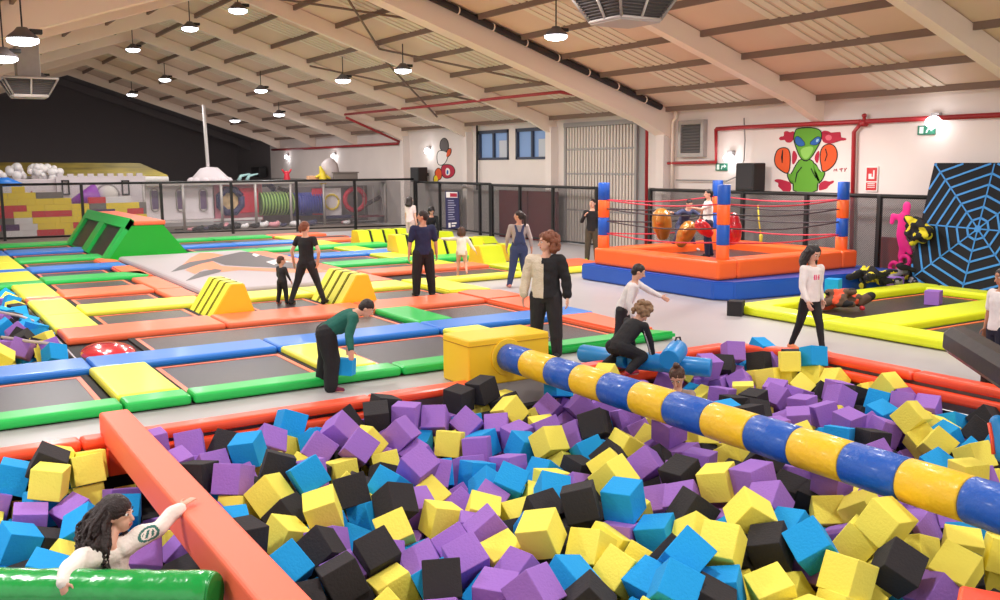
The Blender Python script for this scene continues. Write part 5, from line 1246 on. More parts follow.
# girl with long curls hanging over the green roller
D0 = 6.45
sR, sL = pD(133, 541, 6.35), pD(84, 560, 6.05)
hC = pD(118, 515, 6.3)
def fgirl():
    h = 1.30; vox = .0075
    hand = Vector(pz(183, 505, .335)); hand2 = pD(62, 583, 5.72)
    R_ = lambda p: Vector(p)
    pel = pD(110, 640, 6.55); neck = sR.lerp(sL, .5)+Vector((0, 0, .03))
    bm = NB(); T = (neck-pel).normalized(); sd = (sR-sL).normalized(); cf = T.cross(sd)
    loft(bm, [(pel, sd, .12, cf, .085), (pel.lerp(neck, .35), sd, .105, cf, .08), (pel.lerp(neck, .7), sd, .12, cf, .085), (pel.lerp(neck, .92), sd, .11, cf, .06), (neck, sd, .05, cf, .045)])
    # head basis: facing image right and slightly away
    Hf = (CR*.97-CF*.12-CU*.05).normalized(); Hr = Hf.cross(Vector((0, 0, 1))).normalized(); Hu = Hr.cross(Hf)
    kk = 1.3*1.28; RW = Matrix((Hr, Hf, Hu)).transposed()
    HH = lambda x, y, z: hC+Hr*x*kk+Hf*y*kk+Hu*z*kk
    ell(bm, HH(0, -.004, .012), (.05*kk, .058*kk, .056*kk), RW); ell(bm, HH(0, .014, -.026), (.038*kk, .042*kk, .042*kk), RW); chain(bm, [neck, HH(0, -.012, -.03)], [.045, .04])
    capsule(bm, HH(0, .051, .008), HH(0, .061, -.011), .006*kk, .0088*kk, 8)
    for s in (-1, 1): ell(bm, HH(.05*s, -.004, -.004), (.006*kk, .011*kk, .017*kk), RW, seg=8)
    el1 = pD(152, 527, 6.35)+Vector((0, 0, .0)); el1 = sR.lerp(hand, .45)+Vector((0, 0, -.03)); el2 = pD(68, 571, 5.85)
    def arm(s, e_, w_, hdir, wv, pn):
        chain(bm, [s, e_, w_], [.042, .033, .022])
        RM = Matrix((wv, hdir, pn)).transposed(); ell(bm, w_+hdir*.035, (.03, .044, .014), RM, seg=10)
        for j, off in enumerate((-.022, -.0075, .0075, .022)):
            a_ = w_+hdir*.065+wv*off; L_ = (.045, .053, .056, .048)[j]; b1 = a_+(hdir+pn*.15).normalized()*L_*.55; b2 = b1+(hdir+pn*.6).normalized()*L_*.5
            chain(bm, [a_-hdir*.015, b1, b2], [.0085, .008, .0065], 8)
        a_ = w_+hdir*.012+wv*.022; b1 = a_+(hdir*.6+wv*.8).normalized()*.035; chain(bm, [a_, b1, b1+(hdir+wv*.2).normalized()*.03], [.011, .009, .0075], 8)
    d1 = (hand-el1).normalized(); up = Vector((0, 0, -1)); arm(sR, el1, hand, (d1+Vector((0, 0, -.1))).normalized(), d1.cross(up).normalized(), up)
    d2 = (hand2-el2).normalized()
    hd2 = (CR*.35-CU*.9-CF*.1).normalized(); pn2 = CF.copy(); pn2 = (pn2-hd2*pn2.dot(hd2)).normalized(); arm(sL, el2, hand2, hd2, hd2.cross(pn2).normalized(), pn2)
    # legs down among the cubes
    for s in (-1, 1):
        hp = pel+sd*s*.06; kn = hp+Vector((-.05, .18, -.1)); chain(bm, [hp, kn, kn+Vector((-.12, .2, -.12))], [.075, .05, .03])
    base = Vector((pel.x, pel.y, pel.z-.25))
    body = link('person', remesh(bm, vox, 1), SKIN['light'], org=base); ORG[body.name] = base
    tag(body, 'girl with long dark curls in a cream sweatshirt reaching over to the orange beam', 'person')
    for s in (-1, 1):
        one('eye', m_eye, lambda b: ell(b, HH(.0185*s, .0475, .012), (.0092*kk, .006*kk, .0062*kk), RW, seg=10), body, smooth=True)
        one('iris', m_iris, lambda b: ell(b, HH(.0185*s, .0522, .012), (.0045*kk, .003*kk, .0048*kk), RW, seg=10), body, smooth=True)
        one('eyebrow', hair_dk, lambda b: chain(b, [HH(.009*s, .0545, .027), HH(.019*s, .0535, .031), HH(.029*s, .046, .028)], [.0022*kk]*3, 6), body)
    one('lips', m_lip, lambda b: (ell(b, HH(0, .052, -.03), (.014*kk, .006*kk, .004*kk), RW, seg=10), ell(b, HH(0, .051, -.036), (.012*kk, .006*kk, .004*kk), RW, seg=10)), body, smooth=True)
    # sweatshirt
    b = NB(); loft(b, [(pel, sd, .15, cf, .115), (pel.lerp(neck, .35), sd, .14, cf, .11), (pel.lerp(neck, .7), sd, .145, cf, .11), (pel.lerp(neck, .92), sd, .13, cf, .085), (neck, sd, .065, cf, .06)])
    for s, e_, w_ in ((sR, el1, hand), (sL, el2, hand2)):
        capsule(b, neck.lerp(s, .4)-T*.04, s, .08, .068); chain(b, [s, e_, e_.lerp(w_, .86)], [.068, .058, .044]); capsule(b, e_.lerp(w_, .86), e_.lerp(w_, .92), .036, .034)
    lg = el1.lerp(hand, -.05)
    def sp(f):
        c = f.calc_center_median(); u = (c-lg); 
        if (c-CC).length < (lg-CC).length and (.034 < (u-CF*u.dot(CF)).length < .048 or ((u-CF*u.dot(CF)).length < .026 and int((u.dot(CR)+9)*90) % 2)): return 1
        pc = pD(158, 0, 0) if False else None
        return 0
    rb = remesh(b, vox, 2, noise=.022, nscale=9)
    for f in rb.faces: f.material_index = sp(f)
    link('sweatshirt', rb, [mat('cream_sweatshirt', (244, 236, 228), .9, bump=.7, bscale=18), mat('teal_print', (60, 120, 112), .8)], body)
    b = NB(); c_ = sR.lerp(pel, .36)-CF*.1; chain(b, [c_+CR*.02, c_-T*.09+CR*.03], [.05, .045]); link('printed_patch', remesh(b, .01, 2), mat('burgundy_print', (112, 22, 58), .8), body)
    b = NB(); loft(b, [(pel-T*.12, sd, .125, cf, .1), (pel+T*.05, sd, .13, cf, .1)]); 
    for s in (-1, 1): hp = pel+sd*s*.06; kn = hp+Vector((-.05, .18, -.1)); chain(b, [hp, kn, kn+Vector((-.1, .17, -.1))], [.085, .06, .045])
    link('trousers', remesh(b, .012, 2), blk, body)
    # long curls: a cap with many wavy locks
    b = NB(); rn = random.Random(2)
    ell(b, HH(0, -.014, .026), (.06*kk, .066*kk, .06*kk), RW); ell(b, HH(0, -.04, -.01), (.058*kk, .054*kk, .062*kk), RW)
    mass = [HH(0, -.045, .0), HH(0, -.08, -.07), sL.lerp(sR, .55)+Vector((0, 0, .06))-Hf*.09, sL.lerp(sR, .5)-Hf*.1-T*.04]
    chain(b, mass, [.075, .1, .105, .06])
    for k in range(120):
        t = rn.uniform(-2.55, 2.55); x, y = math.sin(t), -math.cos(t)
        z0 = rn.uniform(-.01, .05)
        p0 = HH(x*.052, y*.055-.012, z0)
        if y > .62: continue
        if y > .2: p0 = HH(x*.056, -.012, .0)
        tgt = neck-T*rn.uniform(-.02, .24)+Hr*x*rn.uniform(.06, .15)+Hf*(y*rn.uniform(.05, .15)-.05)
        tgt = tgt-CF*.05
        n = 12; pts = []; ph = rn.uniform(0, 6.28); am = rn.uniform(.008, .02)
        fx_, fy_ = frame_of(tgt-p0)
        for i in range(n+1):
            u = i/n; p = p0.lerp(tgt, u)+(HH(x*.02, y*.03, 0)-hC)*math.sin(PI*u)*1.6
            p = p+fx_*am*math.sin(ph+u*16)*(u**.6)+fy_*am*math.cos(ph+u*16)*(u**.6); pts.append(p)
        tube(b, pts, [max(.003, .013*(1-.7*(i/n))) for i in range(n+1)], 6)
    for k in range(22):
        p0 = HH(.056, rn.uniform(-.04, .008), rn.uniform(-.01, .03)); tgt = neck+Hr*rn.uniform(.08, .13)+Hf*rn.uniform(-.04, .07)-T*rn.uniform(.0, .2)
        ph = rn.uniform(0, 6.28); am = rn.uniform(.008, .018); fx_, fy_ = frame_of(tgt-p0)
        tube(b, [p0.lerp(tgt, i/12)+Hr*.03*math.sin(PI*i/12)+fx_*am*math.sin(ph+i*1.4)*(i/12)**.6+fy_*am*math.cos(ph+i*1.4)*(i/12)**.6 for i in range(13)], [.013*(1-.6*i/12) for i in range(13)], 6)
    link('hair', remesh(b, .006, 0, noise=.004, nscale=40), mat('dark_curly_hair', (38, 22, 22), .42, bump=.6, bscale=90), body)
    return body
fgirl()

# cube positions (cm), rotations (degrees), read by unpack() below
CUBES_SHOWN='Y703,397,-62,-120,-73,-3;P623,479,-38,13,63,-68;K254,599,-44,-64,-66,149;B933,562,-40,-149,-46,-111;K437,592,-28,102,10,176;P912,618,-60,-4,-41,89;P335,686,-49,3,-1,144;K719,737,-49,-74,19,101;P856,722,-26,7,10,-136;K169,745,-56,61,-69,-154;Y226,785,-24,-97,20,33;P873,758,-43,-54,-74,-133;K60,794,-52,167,-23,86;P175,774,-47,-5,50,-3;Y178,804,-50,102,-67,80;P173,835,-51,-55,-84,-124;K174,874,-52,-117,-78,-64;P397,855,-31,-85,39,-178;P694,834,-25,-107,-9,-14;Y600,901,-30,7,27,133;Y75,936,-46,-8,-4,-89;B266,883,-1,-99,-12,52;P233,887,-15,92,-38,-85;P189,935,3,90,84,0;P223,929,-2,-82,-26,-109;Y124,903,-29,-83,72,-80;K202,821,1,20,80,-118;P148,877,-29,98,14,99;P192,854,2,-48,74,50;K382,917,1,33,-53,134;K411,904,4,-71,-4,-23;Y319,922,-21,57,-61,37;B326,933,3,57,-63,30;B342,898,-12,-34,56,-94;P358,880,3,115,-35,-59;P296,911,-7,-133,-26,178;Y313,859,-26,-108,-39,-147;K355,858,-26,8,24,81;Y382,866,-10,101,38,-169;P442,896,3,-36,-88,-6;K434,933,5,92,-78,-2;Y384,827,-24,-25,-8,-14;P419,864,-6,-177,45,132;Y337,828,-23,2,78,-78;P361,837,-4,129,38,-160;K309,829,-22,-86,-4,100;K268,805,2,28,68,-169;P297,800,-8,-76,4,170;K259,924,-8,50,5,-53;P331,865,-7,39,17,75;K369,796,-26,64,20,-8;B350,746,-15,-53,-11,108;P679,931,-34,70,19,-22;K576,906,-9,38,63,-48;P505,875,-12,-138,-32,116;Y563,935,-20,88,7,-90;P646,920,-26,-42,26,-80;Y561,877,-6,-61,-55,161;K556,927,10,5,15,-169;K525,928,3,-96,5,-158;B447,879,-27,-13,-1,139;Y468,848,-20,12,-75,37;P428,841,-27,32,3,-90;P484,819,-22,6,-12,-131;P535,862,-19,-34,5,145;B505,844,-26,-16,-74,128;B528,799,-22,16,13,3;P539,827,-20,84,10,-177;P473,889,-5,-4,-53,56;B421,785,-27,63,-3,-25;P405,762,-19,102,36,65;P458,793,-32,102,-65,78;P483,757,-25,80,5,16;P420,745,-44,38,26,166;P405,718,-39,41,-27,7;B450,763,-27,-37,-75,36;B440,726,-28,35,-43,-54;Y382,733,-28,-52,-19,14;Y363,675,-25,89,15,-5;P416,688,-26,33,-24,28;Y425,652,-31,-32,4,174;P355,707,-23,-28,-6,-178;K330,694,-10,68,-40,-69;Y319,672,-26,-114,-38,90;K307,730,-5,-69,11,165;Y394,660,-22,17,-17,56;P373,639,-27,-1,-12,150;K398,620,-32,-44,1,173;P379,747,-2,60,48,81;K432,623,-17,-12,57,77;K253,737,-19,-6,-44,-48;Y238,703,-22,-52,-62,-22;P257,631,-34,-19,-29,99;K244,602,-20,-80,21,174;P263,676,-26,110,-24,-141;P294,641,-33,-21,44,-113;B293,690,-39,52,-7,118;B317,715,-26,-93,-24,-70;K279,620,-16,-115,46,70;K248,653,-18,138,-26,-145;Y279,592,-34,70,6,84;K214,601,-33,35,2,0;B214,630,-15,-56,42,-57;Y248,766,-8,163,-43,-37;B283,768,2,40,-58,135;Y271,705,-7,43,68,22;P311,606,-29,27,-25,-19;B302,571,-26,62,28,62;Y251,549,-29,-40,-28,8;P344,616,-26,33,33,-84;B337,557,-41,60,-45,-134;P359,549,-25,38,-4,-85;Y365,579,-24,78,19,171;P326,528,-24,-99,-2,129;K295,549,-13,-4,-61,67;P368,607,-13,-2,-37,-16;P331,578,-18,-23,-33,95;P50,934,-27,-1,18,-6;B68,935,-6,2,-19,169;Y103,936,2,-16,-5,-91;Y132,934,-6,-77,0,-180;Y125,907,-2,-18,-2,3;B86,887,-24,8,-5,114;P107,857,-26,-3,28,-161;Y91,877,2,-76,80,171;B142,836,-26,-152,5,-16;K82,822,-37,105,-67,-3;B58,817,-26,22,-9,100;P71,853,-23,-85,9,-7;Y89,787,-40,44,-48,-39;K94,907,9,99,30,-9;B107,805,-20,57,31,143;B70,759,-33,23,-9,66;B192,691,-2,-111,-2,172;K191,657,2,125,-83,-23;P226,797,1,-21,-3,-46;P128,706,-15,51,-18,-179;P671,892,-20,15,-47,150;P654,900,-46,-61,-24,5;Y579,838,-20,163,-86,177;Y742,933,0,82,56,10;P703,883,-18,69,-41,-10;P678,796,-32,-61,57,-73;Y672,765,-31,-48,-1,82;P651,729,-31,-128,19,174;P580,778,-12,151,13,18;P566,811,-13,-72,-20,-112;Y539,769,-11,-143,-8,-173;Y726,745,-25,23,-8,169;P883,922,-23,-18,-4,175;P837,923,-20,-15,17,-77;B669,934,-2,10,15,93;B502,725,-27,84,39,6;Y546,757,-37,25,32,128;B568,740,-20,-33,-15,-7;K538,719,-28,-79,13,11;K586,753,4,-66,-21,-152;Y489,694,-24,-27,-79,24;P491,656,-21,-48,-18,-180;Y518,646,-2,56,-35,-33;K597,671,-18,-54,-33,-163;Y596,719,-13,120,-8,86;K571,641,-36,-15,-39,93;P572,657,-12,48,-29,-160;P531,596,-23,38,-17,-57;K466,597,-26,83,17,180;Y493,585,-19,24,10,-87;P464,563,-26,8,3,118;B473,571,2,-105,77,11;B484,542,-21,14,9,-149;Y459,672,-29,-17,15,-123;B456,646,-12,-73,-32,55;B442,693,-15,-52,53,80;B402,594,-20,-71,45,83;Y382,555,-1,-110,14,124;P651,714,-1,-13,-13,94;K443,588,1,5,15,141;K399,559,-23,25,1,-93;Y438,550,-21,134,56,163;Y411,533,-13,-35,-9,-69;Y444,517,-27,117,29,45;Y414,502,-20,-15,48,173;K445,483,-13,-37,-32,112;B375,510,-19,-18,23,-88;P336,497,-12,-47,-8,-157;K366,476,-19,-134,-3,51;B419,474,-20,-62,2,-86;P1021,906,-11,-3,-42,-89;B1021,933,5,15,67,104;K934,918,-8,87,-42,35;Y963,894,-25,15,-9,-162;K991,908,-5,104,-12,-163;Y963,866,-17,-122,73,-97;Y993,862,-23,83,8,20;P915,909,-31,-21,-71,130;P895,909,0,4,-18,86;P932,884,-24,-43,-34,-55;Y889,839,-22,0,-4,-46;P853,841,-23,10,-80,10;P913,805,-25,-44,8,-85;K874,807,-24,-2,-10,11;P900,754,-23,87,5,100;P941,833,-26,2,-16,25;Y975,824,-24,53,39,70;K995,804,-33,127,31,62;Y990,854,5,-92,10,48;K1016,870,2,-1,-4,-121;B1018,838,11,-73,-8,166;P945,800,-28,17,-71,-10;P944,736,-15,107,-30,164;K844,775,-28,-164,-36,56;P815,720,-30,-3,3,70;P887,712,-21,101,14,154;K842,810,-26,-7,-3,-94;B805,785,-24,-129,81,36;K808,753,-21,-169,3,173;Y814,683,-31,21,40,-100;Y854,872,-32,-56,-2,-101;B859,898,-35,93,34,172;P963,930,8,-85,23,67;Y1016,833,-16,29,64,-140;P989,774,-20,-85,79,169;Y1022,760,-27,-1,-35,-89;Y1020,723,-8,87,37,-94;P1021,702,-24,-3,37,-94;P993,683,-18,-2,-68,25;K988,745,-22,-80,-18,158;Y1016,802,-16,-43,12,90;B981,709,-20,81,-27,-153;P918,675,-34,47,45,-63;P901,642,-27,-168,-70,-32;K844,615,-23,9,4,75;B949,681,-25,-17,11,172;Y914,604,-31,-56,-38,-135;P1002,658,-20,-115,1,109;B996,622,-31,160,-21,-85;Y968,618,-31,-41,66,135;B942,595,-30,11,59,-9;Y900,577,-26,38,-37,116;Y900,536,-28,-2,30,78;P878,515,-44,-67,-60,84;B853,546,-34,-37,61,47;Y846,509,-29,89,-1,-21;P810,586,-26,106,-39,-114;B817,636,-20,78,0,-66;Y913,618,-7,12,-40,93;P879,672,-21,11,-7,-3;K971,573,-24,130,-52,-37;K1017,594,-22,42,16,-1;P651,690,-27,15,12,-173;K556,690,-12,44,-43,-37;Y689,665,-26,-146,-54,97;P633,651,-19,-87,-2,116;P693,585,-25,7,3,130;K658,565,-26,147,-70,-130;P568,563,-30,16,19,-109;Y697,637,-12,118,-63,79;K558,595,-1,84,67,0;Y493,608,6,-175,-42,-73;P538,571,-14,-70,29,-137;Y567,560,2,84,14,115;K520,541,-8,-86,52,167;K666,541,-30,-53,-76,-109;P580,533,9,47,76,-45;P669,525,-4,15,13,-83;Y645,509,-28,-6,-43,53;P564,502,1,123,-17,-75;K666,598,-6,119,-37,-93;Y497,514,-16,43,37,-144;K500,483,-17,39,-46,48;Y528,488,4,-117,52,125;Y486,463,-39,6,-26,-83;B457,445,-22,12,4,-141;Y477,466,-1,-42,-1,-63;K432,432,-20,-15,62,121;K520,460,-10,-19,-18,34;Y517,439,-40,-111,-27,28;Y531,401,-13,-4,26,0;Y487,395,-32,-81,6,173;Y519,396,-35,25,8,82;B438,461,2,-43,32,-177;B411,443,-8,35,-37,26;Y651,480,-16,-110,-56,132;P682,452,-30,161,18,95;B553,470,-9,-12,-33,10;B712,426,-39,-137,17,100;Y642,424,-31,41,-59,50;Y486,427,-24,-69,13,-112;Y590,411,-26,40,-3,21;Y704,391,-35,102,12,42;Y678,409,-30,-3,13,-141;P596,377,-35,-113,-41,-3;Y616,375,-19,-70,46,25;K568,389,-11,52,31,-162;Y590,415,9,19,61,111;Y585,435,-12,-57,5,26;Y554,406,-39,-38,28,-78;B532,433,-2,138,-40,-167;P549,440,-27,-77,-32,176;P734,451,-31,-48,-14,-50'
